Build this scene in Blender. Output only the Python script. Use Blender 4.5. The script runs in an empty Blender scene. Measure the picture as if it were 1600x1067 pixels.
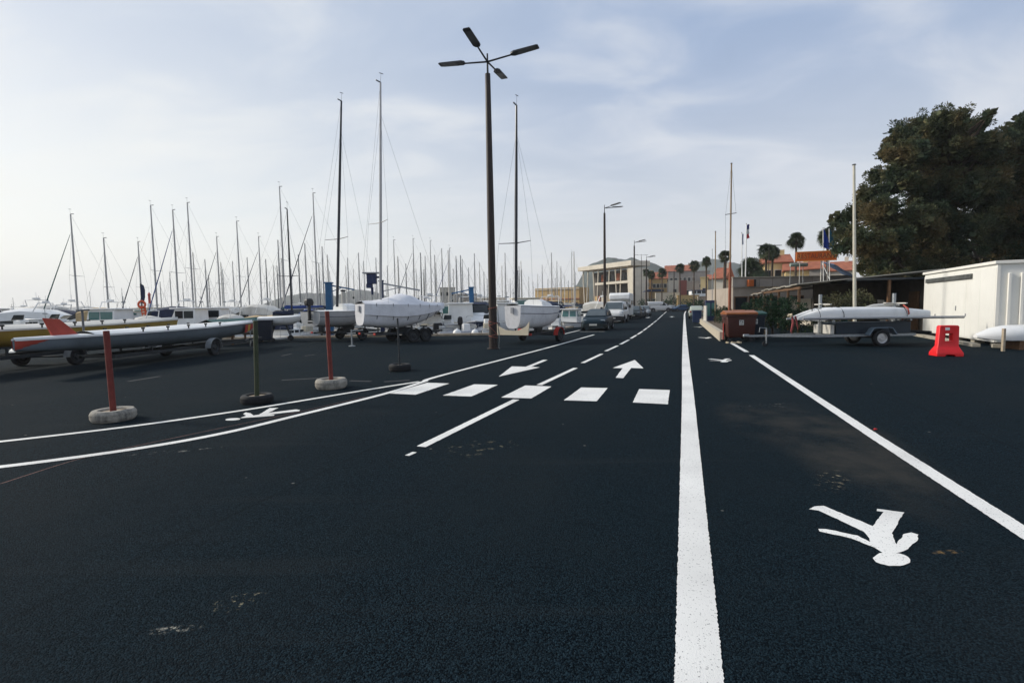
import bpy, bmesh, math, random
from mathutils import Vector, Matrix, noise
from mathutils.geometry import tessellate_polygon
R = math.radians
random.seed(11)
SC = bpy.context.scene
COL = SC.collection

# ------------------------------------------------------------------ camera
FPX, EYE, PITCH, ROLL = 780.0, 1.65, 3.96, -0.95
cam_data = bpy.data.cameras.new('camera')
cam_data.sensor_width = 36.0
cam_data.lens = FPX / 1600.0 * 36.0
cam_data.clip_start, cam_data.clip_end = 0.05, 20000.0
cam = bpy.data.objects.new('camera', cam_data)
COL.objects.link(cam)
CM = Matrix.Translation((0, 0, EYE)) @ Matrix.Rotation(R(90 - PITCH), 4, 'X') @ Matrix.Rotation(R(ROLL), 4, 'Z')
cam.matrix_world = CM
SC.camera = cam

# ------------------------------------------------------------------ sky and sun
SUN_DIR = Vector((-0.86, 0.22, 0.46)).normalized()
SUN_EL = math.asin(SUN_DIR.z)
SUN_AZ = math.atan2(SUN_DIR.x, SUN_DIR.y)          # clockwise from +Y
world = bpy.data.worlds.new('World')
SC.world = world
world.use_nodes = True
wn, wl = world.node_tree.nodes, world.node_tree.links
wn.clear()
def W(kind, **kw):
    n = wn.new(kind)
    for k, v in kw.items():
        setattr(n, k, v)
    return n
w_out = W('ShaderNodeOutputWorld'); w_bg = W('ShaderNodeBackground')
w_sky = W('ShaderNodeTexSky', sky_type='NISHITA', sun_disc=False)
w_sky.sun_elevation = SUN_EL; w_sky.sun_rotation = SUN_AZ
w_sky.air_density = 1.0; w_sky.dust_density = 1.6; w_sky.ozone_density = 1.6
w_tc = W('ShaderNodeTexCoord'); w_sep = W('ShaderNodeSeparateXYZ')
wl.new(w_tc.outputs['Generated'], w_sep.inputs[0])
# thin high cloud: noise on the direction projected on a high flat layer
w_zc = W('ShaderNodeMath', operation='MAXIMUM'); w_zc.inputs[1].default_value = 0.0
wl.new(w_sep.outputs['Z'], w_zc.inputs[0])
w_za = W('ShaderNodeMath', operation='ADD'); w_za.inputs[1].default_value = 0.22
wl.new(w_zc.outputs[0], w_za.inputs[0])
w_div = W('ShaderNodeVectorMath', operation='DIVIDE')
wl.new(w_tc.outputs['Generated'], w_div.inputs[0])
w_cmb = W('ShaderNodeCombineXYZ')
for i in range(3):
    wl.new(w_za.outputs[0], w_cmb.inputs[i])
wl.new(w_cmb.outputs[0], w_div.inputs[1])
w_map = W('ShaderNodeMapping')
w_map.inputs['Rotation'].default_value = (0, 0, R(28))
w_map.inputs['Scale'].default_value = (0.9, 1.7, 0.7)
wl.new(w_div.outputs[0], w_map.inputs[0])
w_no = W('ShaderNodeTexNoise'); w_no.inputs['Scale'].default_value = 1.9
w_no.inputs['Detail'].default_value = 7; w_no.inputs['Roughness'].default_value = 0.52
w_no.inputs['Distortion'].default_value = 0.5
wl.new(w_map.outputs[0], w_no.inputs['Vector'])
w_cr = W('ShaderNodeMapRange'); w_cr.inputs[1].default_value = 0.36; w_cr.inputs[2].default_value = 0.72
w_cr.inputs[3].default_value = 0.72; w_cr.inputs[4].default_value = 0.94
wl.new(w_no.outputs['Fac'], w_cr.inputs[0])
# the veil thickens towards the horizon
w_hz = W('ShaderNodeMapRange', interpolation_type='SMOOTHSTEP'); w_hz.inputs[1].default_value = 0.0; w_hz.inputs[2].default_value = 0.50
w_hz.inputs[3].default_value = 1.0; w_hz.inputs[4].default_value = 0.0
wl.new(w_sep.outputs['Z'], w_hz.inputs[0])
w_mx = W('ShaderNodeMath', operation='MAXIMUM')
w_hz2 = W('ShaderNodeMath', operation='MULTIPLY'); w_hz2.inputs[1].default_value = 0.97
wl.new(w_hz.outputs[0], w_hz2.inputs[0])
wl.new(w_cr.outputs[0], w_mx.inputs[0]); wl.new(w_hz2.outputs[0], w_mx.inputs[1])
# veil colour: brighter and warmer round the sun (forward scattering)
w_dot = W('ShaderNodeVectorMath', operation='DOT_PRODUCT'); w_dot.inputs[1].default_value = SUN_DIR
wl.new(w_tc.outputs['Generated'], w_dot.inputs[0])
w_dr = W('ShaderNodeMapRange', interpolation_type='SMOOTHSTEP'); w_dr.inputs[1].default_value = 0.05; w_dr.inputs[2].default_value = 1.0
wl.new(w_dot.outputs['Value'], w_dr.inputs[0])
w_el = W('ShaderNodeMapRange', interpolation_type='SMOOTHSTEP'); w_el.inputs[1].default_value = 0.03; w_el.inputs[2].default_value = 0.50
wl.new(w_sep.outputs['Z'], w_el.inputs[0])
w_v0 = W('ShaderNodeMix', data_type='RGBA')          # pale near the horizon, lavender blue higher up
w_v0.inputs[6].default_value = (7.0, 7.1, 7.2, 1); w_v0.inputs[7].default_value = (3.25, 4.2, 6.0, 1)
wl.new(w_el.outputs[0], w_v0.inputs[0])
w_st = W('ShaderNodeMapRange', interpolation_type='SMOOTHSTEP'); w_st.inputs[1].default_value = 0.42; w_st.inputs[2].default_value = 0.72; w_st.inputs[4].default_value = 0.80
wl.new(w_no.outputs['Fac'], w_st.inputs[0])
w_v1 = W('ShaderNodeMix', data_type='RGBA'); w_v1.inputs[7].default_value = (6.1, 6.4, 6.95, 1)
wl.new(w_st.outputs[0], w_v1.inputs[0]); wl.new(w_v0.outputs[2], w_v1.inputs[6])
w_vc = W('ShaderNodeMix', data_type='RGBA'); w_vc.inputs[7].default_value = (8.3, 8.35, 7.9, 1)
wl.new(w_v1.outputs[2], w_vc.inputs[6])
w_gl = W('ShaderNodeMath', operation='MULTIPLY_ADD'); w_gl.inputs[1].default_value = -0.55; w_gl.inputs[2].default_value = 1.0
wl.new(w_el.outputs[0], w_gl.inputs[0])
w_gm = W('ShaderNodeMath', operation='MULTIPLY'); wl.new(w_gl.outputs[0], w_gm.inputs[0]); wl.new(w_dr.outputs[0], w_gm.inputs[1])
wl.new(w_gm.outputs[0], w_vc.inputs[0])
w_sc = W('ShaderNodeMix', data_type='RGBA')
wl.new(w_mx.outputs[0], w_sc.inputs[0]); wl.new(w_sky.outputs[0], w_sc.inputs[6]); wl.new(w_vc.outputs[2], w_sc.inputs[7])
wl.new(w_sc.outputs[2], w_bg.inputs['Color'])
w_bg.inputs['Strength'].default_value = 0.1
wl.new(w_bg.outputs[0], w_out.inputs[0])

sun_data = bpy.data.lights.new('sun', 'SUN')
sun_data.energy = 3.0
sun_data.angle = R(8.0)
sun_data.color = (1.0, 0.93, 0.82)
sun = bpy.data.objects.new('sun', sun_data)
COL.objects.link(sun)
sun.rotation_euler = (-SUN_DIR).to_track_quat('-Z', 'Y').to_euler()

SC.view_settings.view_transform = 'Standard'
SC.view_settings.look = 'None'
SC.view_settings.gamma = 1.0
SC.view_settings.use_curve_mapping = False
SC.view_settings.exposure = 0.31

# ------------------------------------------------------------------ measuring helpers
def ray(px, py):
    return CM.to_3x3() @ Vector(((px - 800) / FPX, (533.5 - py) / FPX, -1))
def ground(px, py, z=0.0):
    """point on the level z under photo pixel"""
    d = ray(px, py)
    t = (z - EYE) / d.z
    return Vector((d.x * t, d.y * t, z))
def at(px, py, depth):
    d = ray(px, py)
    t = depth / d.y
    return Vector((d.x * t, depth, EYE + d.z * t))
def proj(p):
    q = CM.inverted() @ Vector(p)
    return 800 - FPX * q.x / q.z, 533.5 + FPX * q.y / q.z
def along_for_px(a, b, px):
    """distance from the middle of a-b, towards b, of the point seen at column px"""
    lo, hi = 0.0, 1.0
    for _ in range(40):
        m_ = (lo + hi) / 2
        if proj(a.lerp(b, m_) + Vector((0, 0, 2)))[0] < px: lo = m_
        else: hi = m_
    return (lo - 0.5) * (b - a).length
def zat(px, py, depth):
    return at(px, py, depth).z
def hor(px):
    """horizon row at column px"""
    return 479.5 - (px - 800) * 0.0166
RA = R(18.4)
U = Vector((math.sin(RA), math.cos(RA), 0))        # along the road
V = Vector((math.cos(RA), -math.sin(RA), 0))       # across it, to the right
RZ = math.atan2(U.y, U.x)                          # heading of the road

# ------------------------------------------------------------------ materials
MATS = {}
def mat(name, col, rough=0.6, metal=0.0, var=0.12, scale=6.0, bump=0.0, spec=0.4, bscale=None, coat=0.0, stain=None, stain_amt=0.0):
    if name in MATS:
        return MATS[name]
    m = bpy.data.materials.new(name); m.use_nodes = True
    n, l = m.node_tree.nodes, m.node_tree.links
    b = n['Principled BSDF']
    b.inputs['Roughness'].default_value = rough
    b.inputs['Metallic'].default_value = metal
    b.inputs['Specular IOR Level'].default_value = spec
    b.inputs['Coat Weight'].default_value = coat
    tc = n.new('ShaderNodeTexCoord')
    no = n.new('ShaderNodeTexNoise'); no.inputs['Scale'].default_value = scale
    no.inputs['Detail'].default_value = 5; no.inputs['Roughness'].default_value = 0.6
    l.new(tc.outputs['Object'], no.inputs['Vector'])
    mr = n.new('ShaderNodeMapRange'); mr.inputs[1].default_value = 0.3; mr.inputs[2].default_value = 0.7
    mr.inputs[3].default_value = 1 - var; mr.inputs[4].default_value = 1 + var
    l.new(no.outputs['Fac'], mr.inputs[0])
    mx = n.new('ShaderNodeVectorMath'); mx.operation = 'SCALE'
    mx.inputs[0].default_value = col[:3]
    l.new(mr.outputs[0], mx.inputs['Scale'])
    out = mx.outputs[0]
    if stain:
        n2 = n.new('ShaderNodeTexNoise'); n2.inputs['Scale'].default_value = scale * 0.6; n2.inputs['Detail'].default_value = 8
        n2.inputs['Roughness'].default_value = 0.7
        mp = n.new('ShaderNodeMapping'); mp.inputs['Location'].default_value = (7.3, 2.1, 4.4)
        mp.inputs['Scale'].default_value = (1, 1, 0.35)
        l.new(tc.outputs['Object'], mp.inputs[0]); l.new(mp.outputs[0], n2.inputs['Vector'])
        sr = n.new('ShaderNodeMapRange'); sr.inputs[1].default_value = 0.5; sr.inputs[2].default_value = 0.72
        sr.inputs[4].default_value = stain_amt
        l.new(n2.outputs['Fac'], sr.inputs[0])
        sm = n.new('ShaderNodeMix'); sm.data_type = 'RGBA'; sm.inputs[7].default_value = (*stain, 1)
        l.new(sr.outputs[0], sm.inputs[0]); l.new(out, sm.inputs[6]); out = sm.outputs[2]
    l.new(out, b.inputs['Base Color'])
    if bump:
        nb = n.new('ShaderNodeTexNoise'); nb.inputs['Scale'].default_value = bscale or scale * 4; nb.inputs['Detail'].default_value = 4
        l.new(tc.outputs['Object'], nb.inputs['Vector'])
        bp = n.new('ShaderNodeBump'); bp.inputs['Strength'].default_value = bump; bp.inputs['Distance'].default_value = 0.02
        l.new(nb.outputs['Fac'], bp.inputs['Height']); l.new(bp.outputs[0], b.inputs['Normal'])
    MATS[name] = m
    return m

def foliage_mat(name, c1, c2, c3):
    """leaf colour varies per leaf and by patches through the crown"""
    m = bpy.data.materials.new(name); m.use_nodes = True
    n, l = m.node_tree.nodes, m.node_tree.links
    b = n['Principled BSDF']; b.inputs['Roughness'].default_value = 0.7; b.inputs['Specular IOR Level'].default_value = 0.2
    g = n.new('ShaderNodeNewGeometry')
    tc = n.new('ShaderNodeTexCoord')
    no = n.new('ShaderNodeTexNoise'); no.inputs['Scale'].default_value = 0.55; no.inputs['Detail'].default_value = 3
    l.new(tc.outputs['Object'], no.inputs['Vector'])
    r = n.new('ShaderNodeValToRGB'); r.color_ramp.elements[0].position = 0.40; r.color_ramp.elements[1].position = 0.66
    r.color_ramp.elements[0].color = (*c1, 1); r.color_ramp.elements[1].color = (*c3, 1)
    e = r.color_ramp.elements.new(0.52); e.color = (*c2, 1)
    l.new(no.outputs['Fac'], r.inputs[0])
    mr = n.new('ShaderNodeMapRange'); mr.inputs[3].default_value = 0.6; mr.inputs[4].default_value = 1.4
    l.new(g.outputs['Random Per Island'], mr.inputs[0])
    sc = n.new('ShaderNodeVectorMath'); sc.operation = 'SCALE'
    l.new(r.outputs[0], sc.inputs[0]); l.new(mr.outputs[0], sc.inputs['Scale'])
    l.new(sc.outputs[0], b.inputs['Base Color'])
    tr = n.new('ShaderNodeBsdfTranslucent'); l.new(sc.outputs[0], tr.inputs['Color'])
    mxs = n.new('ShaderNodeMixShader'); mxs.inputs[0].default_value = 0.25
    l.new(b.outputs[0], mxs.inputs[1]); l.new(tr.outputs[0], mxs.inputs[2])
    l.new(mxs.outputs[0], n['Material Output'].inputs[0])
    MATS[name] = m
    return m

# ------------------------------------------------------------------ mesh helpers
class MB:
    def __init__(self):
        self.v, self.f = [], []
    def add(self, vs, fs):
        o = len(self.v)
        self.v += [Vector(p) for p in vs]
        self.f += [tuple(i + o for i in f) for f in fs]
        return self
    def box(self, c, s, rz=0.0, taper=1.0):
        x, y, z = s[0] / 2, s[1] / 2, s[2] / 2
        m = Matrix.Rotation(rz, 3, 'Z'); c = Vector(c)
        vs = []
        for dz in (-1, 1):
            k = taper if dz > 0 else 1.0
            for dx, dy in ((-1, -1), (1, -1), (1, 1), (-1, 1)):
                vs.append(c + m @ Vector((dx * x * k, dy * y * k, dz * z)))
        return self.add(vs, [(3, 2, 1, 0), (4, 5, 6, 7), (0, 1, 5, 4), (1, 2, 6, 5), (2, 3, 7, 6), (3, 0, 4, 7)])
    def bar(self, a, b, w, h, up=(0, 0, 1)):
        """rectangular bar from a to b"""
        a, b, up = Vector(a), Vector(b), Vector(up)
        d = (b - a).normalized()
        if abs(d.dot(up)) > 0.98:
            up = Vector((0, 1, 0))
        s = d.cross(up).normalized(); t = s.cross(d).normalized()
        vs = []
        for p in (a, b):
            for i, j in ((-1, -1), (1, -1), (1, 1), (-1, 1)):
                vs.append(p + s * (i * w / 2) + t * (j * h / 2))
        return self.add(vs, [(0, 1, 2, 3), (7, 6, 5, 4), (0, 4, 5, 1), (1, 5, 6, 2), (2, 6, 7, 3), (3, 7, 4, 0)])
    def path(self, pts, r, n=8, caps=True):
        pts = [Vector(p) for p in pts]
        rs = r if isinstance(r, (list, tuple)) else [r] * len(pts)
        secs = []
        ref = None
        for i, p in enumerate(pts):
            d = (pts[min(i + 1, len(pts) - 1)] - pts[max(i - 1, 0)]).normalized()
            if ref is None:
                ref = Vector((0, 0, 1)) if abs(d.z) < 0.9 else Vector((1, 0, 0))
            s = d.cross(ref).normalized(); t = s.cross(d).normalized(); ref = t
            secs.append([p + (s * math.cos(2 * math.pi * k / n) + t * math.sin(2 * math.pi * k / n)) * rs[i] for k in range(n)])
        return self.loft(secs, True, caps, caps)
    def tube(self, a, b, r0, r1=None, n=8):
        return self.path([a, b], [r0, r0 if r1 is None else r1], n)
    def loft(self, secs, closed=True, cap0=False, cap1=False):
        n = len(secs[0]); vs = [p for s in secs for p in s]; fs = []
        for i in range(len(secs) - 1):
            for k in range(n if closed else n - 1):
                k2 = (k + 1) % n
                fs.append((i * n + k, i * n + k2, (i + 1) * n + k2, (i + 1) * n + k))
        if cap0: fs.append(tuple(reversed(range(n))))
        if cap1: fs.append(tuple((len(secs) - 1) * n + k for k in range(n)))
        return self.add(vs, fs)
    def lathe(self, prof, n=24, c=(0, 0, 0), axis='Z', closed=False):
        c = Vector(c); secs = []
        for k in range(n):
            a = 2 * math.pi * k / n; ca, sa = math.cos(a), math.sin(a)
            ring = []
            for r, h in prof:
                p = {'Z': (r * ca, r * sa, h), 'Y': (r * ca, h, r * sa), 'X': (h, r * ca, r * sa)}[axis]
                ring.append(c + Vector(p))
            secs.append(ring)
        m = len(prof); vs = [p for s in secs for p in s]; fs = []
        for i in range(n):
            j = (i + 1) % n
            for k in range(m if closed else m - 1):
                k2 = (k + 1) % m
                fs.append((i * m + k, j * m + k, j * m + k2, i * m + k2))
        return self.add(vs, fs)
    def prism(self, poly, z0, z1, plane='XY', off=0.0):
        """polygon (2-D) pushed between two levels of the third axis"""
        def P(p, h):
            return {'XY': (p[0], p[1], h), 'XZ': (p[0], h, p[1]), 'YZ': (h, p[0], p[1])}[plane]
        n = len(poly)
        tris = tessellate_polygon([[Vector((p[0], p[1], 0)) for p in poly]])
        vs = [P(p, z0) for p in poly] + [P(p, z1) for p in poly]
        fs = [tuple(t) for t in tris] + [tuple(i + n for i in t) for t in tris]
        fs += [(i, (i + 1) % n, n + (i + 1) % n, n + i) for i in range(n)]
        return self.add(vs, fs)
    def sheet(self, poly, z):
        tris = tessellate_polygon([[Vector((p[0], p[1], 0)) for p in poly]])
        return self.add([(p[0], p[1], z) for p in poly], [tuple(t) for t in tris])
    def mesh(self, name, m, smooth=True, angle=38):
        me = bpy.data.meshes.new(name)
        me.from_pydata([tuple(p) for p in self.v], [], self.f)
        bm = bmesh.new(); bm.from_mesh(me)
        bmesh.ops.remove_doubles(bm, verts=bm.verts, dist=1e-5)
        bmesh.ops.recalc_face_normals(bm, faces=bm.faces)
        bm.to_mesh(me); bm.free()
        if smooth:
            me.polygons.foreach_set('use_smooth', [True] * len(me.polygons))
            me.set_sharp_from_angle(angle=R(angle))
        if m: me.materials.append(m)
        return me
    def build(self, name, m, parent=None, smooth=True, bevel=0.0, angle=38, seg=2):
        o = bpy.data.objects.new(name, self.mesh(name, m, smooth, angle))
        COL.objects.link(o)
        if parent: o.parent = parent
        if bevel:
            b = o.modifiers.new('bevel', 'BEVEL'); b.width = bevel; b.segments = seg; b.limit_method = 'ANGLE'; b.angle_limit = R(35)
        return o
def link_mesh(name, me, parent=None, loc=None, rz=None):
    o = bpy.data.objects.new(name, me); COL.objects.link(o)
    if parent: o.parent = parent
    if loc is not None: o.location = loc
    if rz is not None: o.rotation_euler.z = rz
    return o
def tag(o, label, cat, group=None):
    o['label'] = label; o['category'] = cat
    if group: o['group'] = group
    return o
def thing(name, label, cat, loc=(0, 0, 0), rz=0.0, group=None, scale=1.0):
    o = bpy.data.objects.new(name, None); COL.objects.link(o)
    o.empty_display_size = 0.2
    o.location = loc; o.rotation_euler = (0, 0, rz); o.scale = (scale,) * 3
    return tag(o, label, cat, group)
def copy_thing(root, loc, rz, label, group=None, scale=None):
    r = root.copy(); COL.objects.link(r)
    r.location = loc; r.rotation_euler = (0, 0, rz); r['label'] = label
    if group: r['group'] = group
    if scale: r.scale = scale if isinstance(scale, tuple) else (scale,) * 3
    for ch in root.children:
        c = ch.copy(); COL.objects.link(c); c.parent = r
        for g in ch.children:
            d = g.copy(); COL.objects.link(d); d.parent = c
    return r
def struct(o):
    o['kind'] = 'structure'
    return o
_text = {}
def text_mesh(s, size, depth, m):
    cu = bpy.data.curves.new('text', 'FONT'); cu.body = s; cu.size = size; cu.extrude = depth
    cu.align_x = 'CENTER'; cu.align_y = 'CENTER'
    o = bpy.data.objects.new('text', cu); COL.objects.link(o)
    bpy.context.view_layer.update()
    me = bpy.data.meshes.new_from_object(o)
    bpy.data.objects.remove(o)
    me.materials.clear(); me.materials.append(m)
    return me

# ================================================================== common materials
M_white = mat('white_gelcoat', (0.78, 0.78, 0.76), 0.35, var=0.06, scale=1.5, stain=(0.40, 0.38, 0.33), stain_amt=0.35)
M_offw = mat('aged_white_gelcoat', (0.58, 0.56, 0.51), 0.5, var=0.1, scale=2.0, stain=(0.28, 0.26, 0.22), stain_amt=0.5)
M_cream = mat('cream_gelcoat', (0.56, 0.50, 0.38), 0.5, var=0.08, scale=2.0)
M_grey = mat('grey_gelcoat', (0.30, 0.31, 0.33), 0.5, var=0.08, scale=2.0)
M_galv = mat('galvanised_steel', (0.33, 0.35, 0.36), 0.5, 0.7, var=0.2, scale=14)
M_dsteel = mat('dark_steel', (0.035, 0.04, 0.045), 0.5, 0.4, var=0.2, scale=9)
M_rubber = mat('rubber', (0.014, 0.015, 0.017), 0.85, var=0.25, scale=12, bump=0.15)
M_alu = mat('mast_aluminium', (0.36, 0.36, 0.36), 0.45, 0.5, var=0.08, scale=3)
M_carbon = mat('mast_carbon', (0.012, 0.016, 0.024), 0.35, var=0.1, scale=3)
M_wire = mat('rigging_wire', (0.12, 0.13, 0.14), 0.5, 0.5, var=0.1)
M_blue = mat('blue_canvas', (0.012, 0.045, 0.20), 0.85, var=0.25, scale=5, bump=0.3)
M_navy = mat('navy_canvas', (0.012, 0.022, 0.055), 0.85, var=0.25, scale=5, bump=0.3)
M_teal = mat('teal_canvas', (0.01, 0.075, 0.075), 0.85, var=0.25, scale=5, bump=0.3)
M_tan = mat('tan_canvas', (0.42, 0.31, 0.17), 0.9, var=0.2, scale=4, bump=0.4, stain=(0.25, 0.17, 0.09), stain_amt=0.5)
M_glassd = mat('tinted_glass', (0.012, 0.018, 0.022), 0.15, var=0.1, spec=0.3)
M_glassg = mat('green_tinted_glass', (0.06, 0.16, 0.15), 0.12, var=0.1, spec=0.6)
M_black = mat('black_plastic', (0.012, 0.012, 0.014), 0.5, var=0.2)
M_red = mat('red_paint', (0.42, 0.035, 0.025), 0.5, var=0.12, scale=5)
M_conc = mat('weathered_concrete', (0.36, 0.33, 0.27), 0.9, var=0.2, scale=5, bump=0.4, stain=(0.18, 0.16, 0.13), stain_amt=0.6)
M_wood = mat('brown_wood', (0.13, 0.07, 0.035), 0.8, var=0.3, scale=7, bump=0.3)

# ================================================================== ground
def asphalt_mat():
    m = bpy.data.materials.new('fresh_asphalt'); m.use_nodes = True
    n, l = m.node_tree.nodes, m.node_tree.links
    b = n['Principled BSDF']
    g = n.new('ShaderNodeNewGeometry')
    def N(scale, det=4, rough=0.6):
        t = n.new('ShaderNodeTexNoise'); t.inputs['Scale'].default_value = scale
        t.inputs['Detail'].default_value = det; t.inputs['Roughness'].default_value = rough
        l.new(g.outputs['Position'], t.inputs['Vector']); return t
    def MR(src, a, bb, c, d):
        t = n.new('ShaderNodeMapRange')
        for i, x in enumerate((a, bb, c, d)): t.inputs[i + 1].default_value = x
        l.new(src, t.inputs[0]); return t.outputs[0]
    def MX(fac, c1, c2):
        t = n.new('ShaderNodeMix'); t.data_type = 'RGBA'
        if isinstance(fac, float): t.inputs[0].default_value = fac
        else: l.new(fac, t.inputs[0])
        for i, c in ((6, c1), (7, c2)):
            if isinstance(c, tuple): t.inputs[i].default_value = (*c, 1)
            else: l.new(c, t.inputs[i])
        return t.outputs[2]
    def MUL(a, bb):
        t = n.new('ShaderNodeMath'); t.operation = 'MULTIPLY'
        for i, x in ((0, a), (1, bb)):
            if isinstance(x, float): t.inputs[i].default_value = x
            else: l.new(x, t.inputs[i])
        return t.outputs[0]
    # stones of the mix
    vo = n.new('ShaderNodeTexVoronoi'); vo.inputs['Scale'].default_value = 130
    l.new(g.outputs['Position'], vo.inputs['Vector'])
    vo2 = n.new('ShaderNodeTexVoronoi'); vo2.inputs['Scale'].default_value = 75
    l.new(g.outputs['Position'], vo2.inputs['Vector'])
    sepc = n.new('ShaderNodeSeparateColor'); l.new(vo.outputs['Color'], sepc.inputs[0])
    base = MX(MR(sepc.outputs[0], 0.25, 1.0, 0.0, 1.0), (0.0008, 0.0030, 0.0050), (0.0150, 0.0310, 0.0420))
    # broad tone: laying strips, tyre polish, dust
    big = N(0.22, 5, 0.55); mid = N(1.7, 6, 0.65)
    base = MX(MR(big.outputs['Fac'], 0.40, 0.62, 0.0, 0.6), base, (0.0070, 0.0135, 0.0180))
    base = MX(MR(mid.outputs['Fac'], 0.5, 0.78, 0.0, 0.35), base, (0.0120, 0.0185, 0.0220))
    # stretched scuffs along the road
    mp = n.new('ShaderNodeMapping'); mp.inputs['Rotation'].default_value = (0, 0, -RZ); mp.inputs['Scale'].default_value = (0.25, 3.2, 1)
    mp.vector_type = 'POINT'
    l.new(g.outputs['Position'], mp.inputs[0])
    sc = n.new('ShaderNodeTexNoise'); sc.inputs['Scale'].default_value = 0.9; sc.inputs['Detail'].default_value = 7
    l.new(mp.outputs[0], sc.inputs['Vector'])
    base = MX(MR(sc.outputs['Fac'], 0.60, 0.78, 0.0, 0.35), base, (0.022, 0.027, 0.029))
    # seams between the laid strips and darker wheel paths along the road
    mp2 = n.new('ShaderNodeMapping'); mp2.inputs['Rotation'].default_value = (0, 0, -RZ); l.new(g.outputs['Position'], mp2.inputs[0])
    sx = n.new('ShaderNodeSeparateXYZ'); l.new(mp2.outputs[0], sx.inputs[0])
    wob = N(0.8, 3); wa = n.new('ShaderNodeMath'); wa.operation = 'MULTIPLY_ADD'; wa.inputs[1].default_value = 0.12
    l.new(wob.outputs['Fac'], wa.inputs[0]); l.new(sx.outputs['Y'], wa.inputs[2])
    pp = n.new('ShaderNodeMath'); pp.operation = 'PINGPONG'; pp.inputs[1].default_value = 1.75; l.new(wa.outputs[0], pp.inputs[0])
    base = MX(MR(pp.outputs[0], 0.010, 0.030, 0.28, 0.0), base, (0.0016, 0.0028, 0.0040))
    wp = MR(pp.outputs[0], 0.75, 1.25, 0.0, 0.35)
    base = MX(MUL(wp, MR(N(0.35, 3).outputs['Fac'], 0.4, 0.65, 0.0, 1.0)), base, (0.0165, 0.0215, 0.0240))
    # dried mud stains with their own shapes
    def blob(p, rx, ry, rot, col, amt, nscale, lo, hi):
        nonlocal base
        mm = n.new('ShaderNodeMapping'); mm.vector_type = 'TEXTURE'
        mm.inputs['Location'].default_value = (p.x, p.y, 0); mm.inputs['Rotation'].default_value = (0, 0, rot)
        mm.inputs['Scale'].default_value = (rx, ry, 10)
        l.new(g.outputs['Position'], mm.inputs[0])
        ln = n.new('ShaderNodeVectorMath'); ln.operation = 'LENGTH'; l.new(mm.outputs[0], ln.inputs[0])
        f1 = MR(ln.outputs['Value'], 0.55, 1.0, 1.0, 0.0)
        nz = N(nscale, 7, 0.7)
        f2 = MR(nz.outputs['Fac'], lo, hi, 0.0, amt)
        base = MX(MUL(f1, f2), base, col)
    blob(ground(1310, 690), 2.6, 0.75, RZ, (0.045, 0.044, 0.040), 0.75, 0.9, 0.38, 0.62)
    blob(ground(1180, 655), 1.5, 0.55, RZ + 0.1, (0.040, 0.039, 0.036), 0.6, 1.3, 0.42, 0.62)
    blob(ground(1300, 750), 0.40, 0.16, 0.9, (0.30, 0.26, 0.18), 1.0, 16, 0.56, 0.66)
    blob(ground(1205, 633), 0.45, 0.2, 0.2, (0.26, 0.25, 0.21), 1.0, 13, 0.57, 0.68)
    blob(ground(1480, 862), 0.12, 0.03, 0.1, (0.20, 0.13, 0.06), 0.9, 20, 0.45, 0.6)
    blob(ground(745, 700), 0.62, 0.35, 0.5, (0.20, 0.18, 0.12), 1.0, 9, 0.57, 0.70)
    blob(ground(370, 938), 0.17, 0.12, 0.5, (0.30, 0.27, 0.18), 1.0, 26, 0.57, 0.66)
    blob(ground(270, 983), 0.16, 0.035, 0.15, (0.34, 0.33, 0.28), 1.0, 30, 0.50, 0.62)
    blob(ground(270, 705), 0.8, 0.08, 0.25, (0.26, 0.25, 0.22), 0.8, 9, 0.55, 0.68)
    # scattered pale specks
    sp = n.new('ShaderNodeTexVoronoi'); sp.inputs['Scale'].default_value = 1.6; l.new(g.outputs['Position'], sp.inputs['Vector'])
    base = MX(MR(sp.outputs['Distance'], 0.018, 0.030, 0.75, 0.0), base, (0.22, 0.21, 0.18))
    l.new(base, b.inputs['Base Color'])
    b.inputs['Roughness'].default_value = 0.9
    b.inputs['Specular IOR Level'].default_value = 0.045
    ad = n.new('ShaderNodeMath'); ad.operation = 'ADD'
    l.new(vo.outputs['Distance'], ad.inputs[0]); l.new(vo2.outputs['Distance'], ad.inputs[1])
    bp = n.new('ShaderNodeBump'); bp.inputs['Strength'].default_value = 0.85; bp.inputs['Distance'].default_value = 0.008; bp.invert = True
    l.new(ad.outputs[0], bp.inputs['Height']); l.new(bp.outputs[0], b.inputs['Normal'])
    return m
M_asph = asphalt_mat()
QS = Vector((1.55, 30.0, 0))                         # corner of the quay
QE = QS + U * 112
land = [(-300, -80), (2000, -80), (2000, 2500), (-75, 2500), (-75, 152), (QE.x - 16, QE.y + 8), (QE.x, QE.y), (QS.x, QS.y), (-300, 30)]
gm = MB(); gm.sheet(land, 0.0)
q0 = len(gm.v)
for (x0, y0), (x1, y1) in zip(land[4:], land[5:]):      # quay walls down to the sea bed
    gm.add([(x0, y0, 0), (x1, y1, 0), (x1, y1, -3), (x0, y0, -3)], [(0, 1, 2, 3)])
ground_o = struct(gm.build('ground', M_asph, smooth=False))

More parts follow.
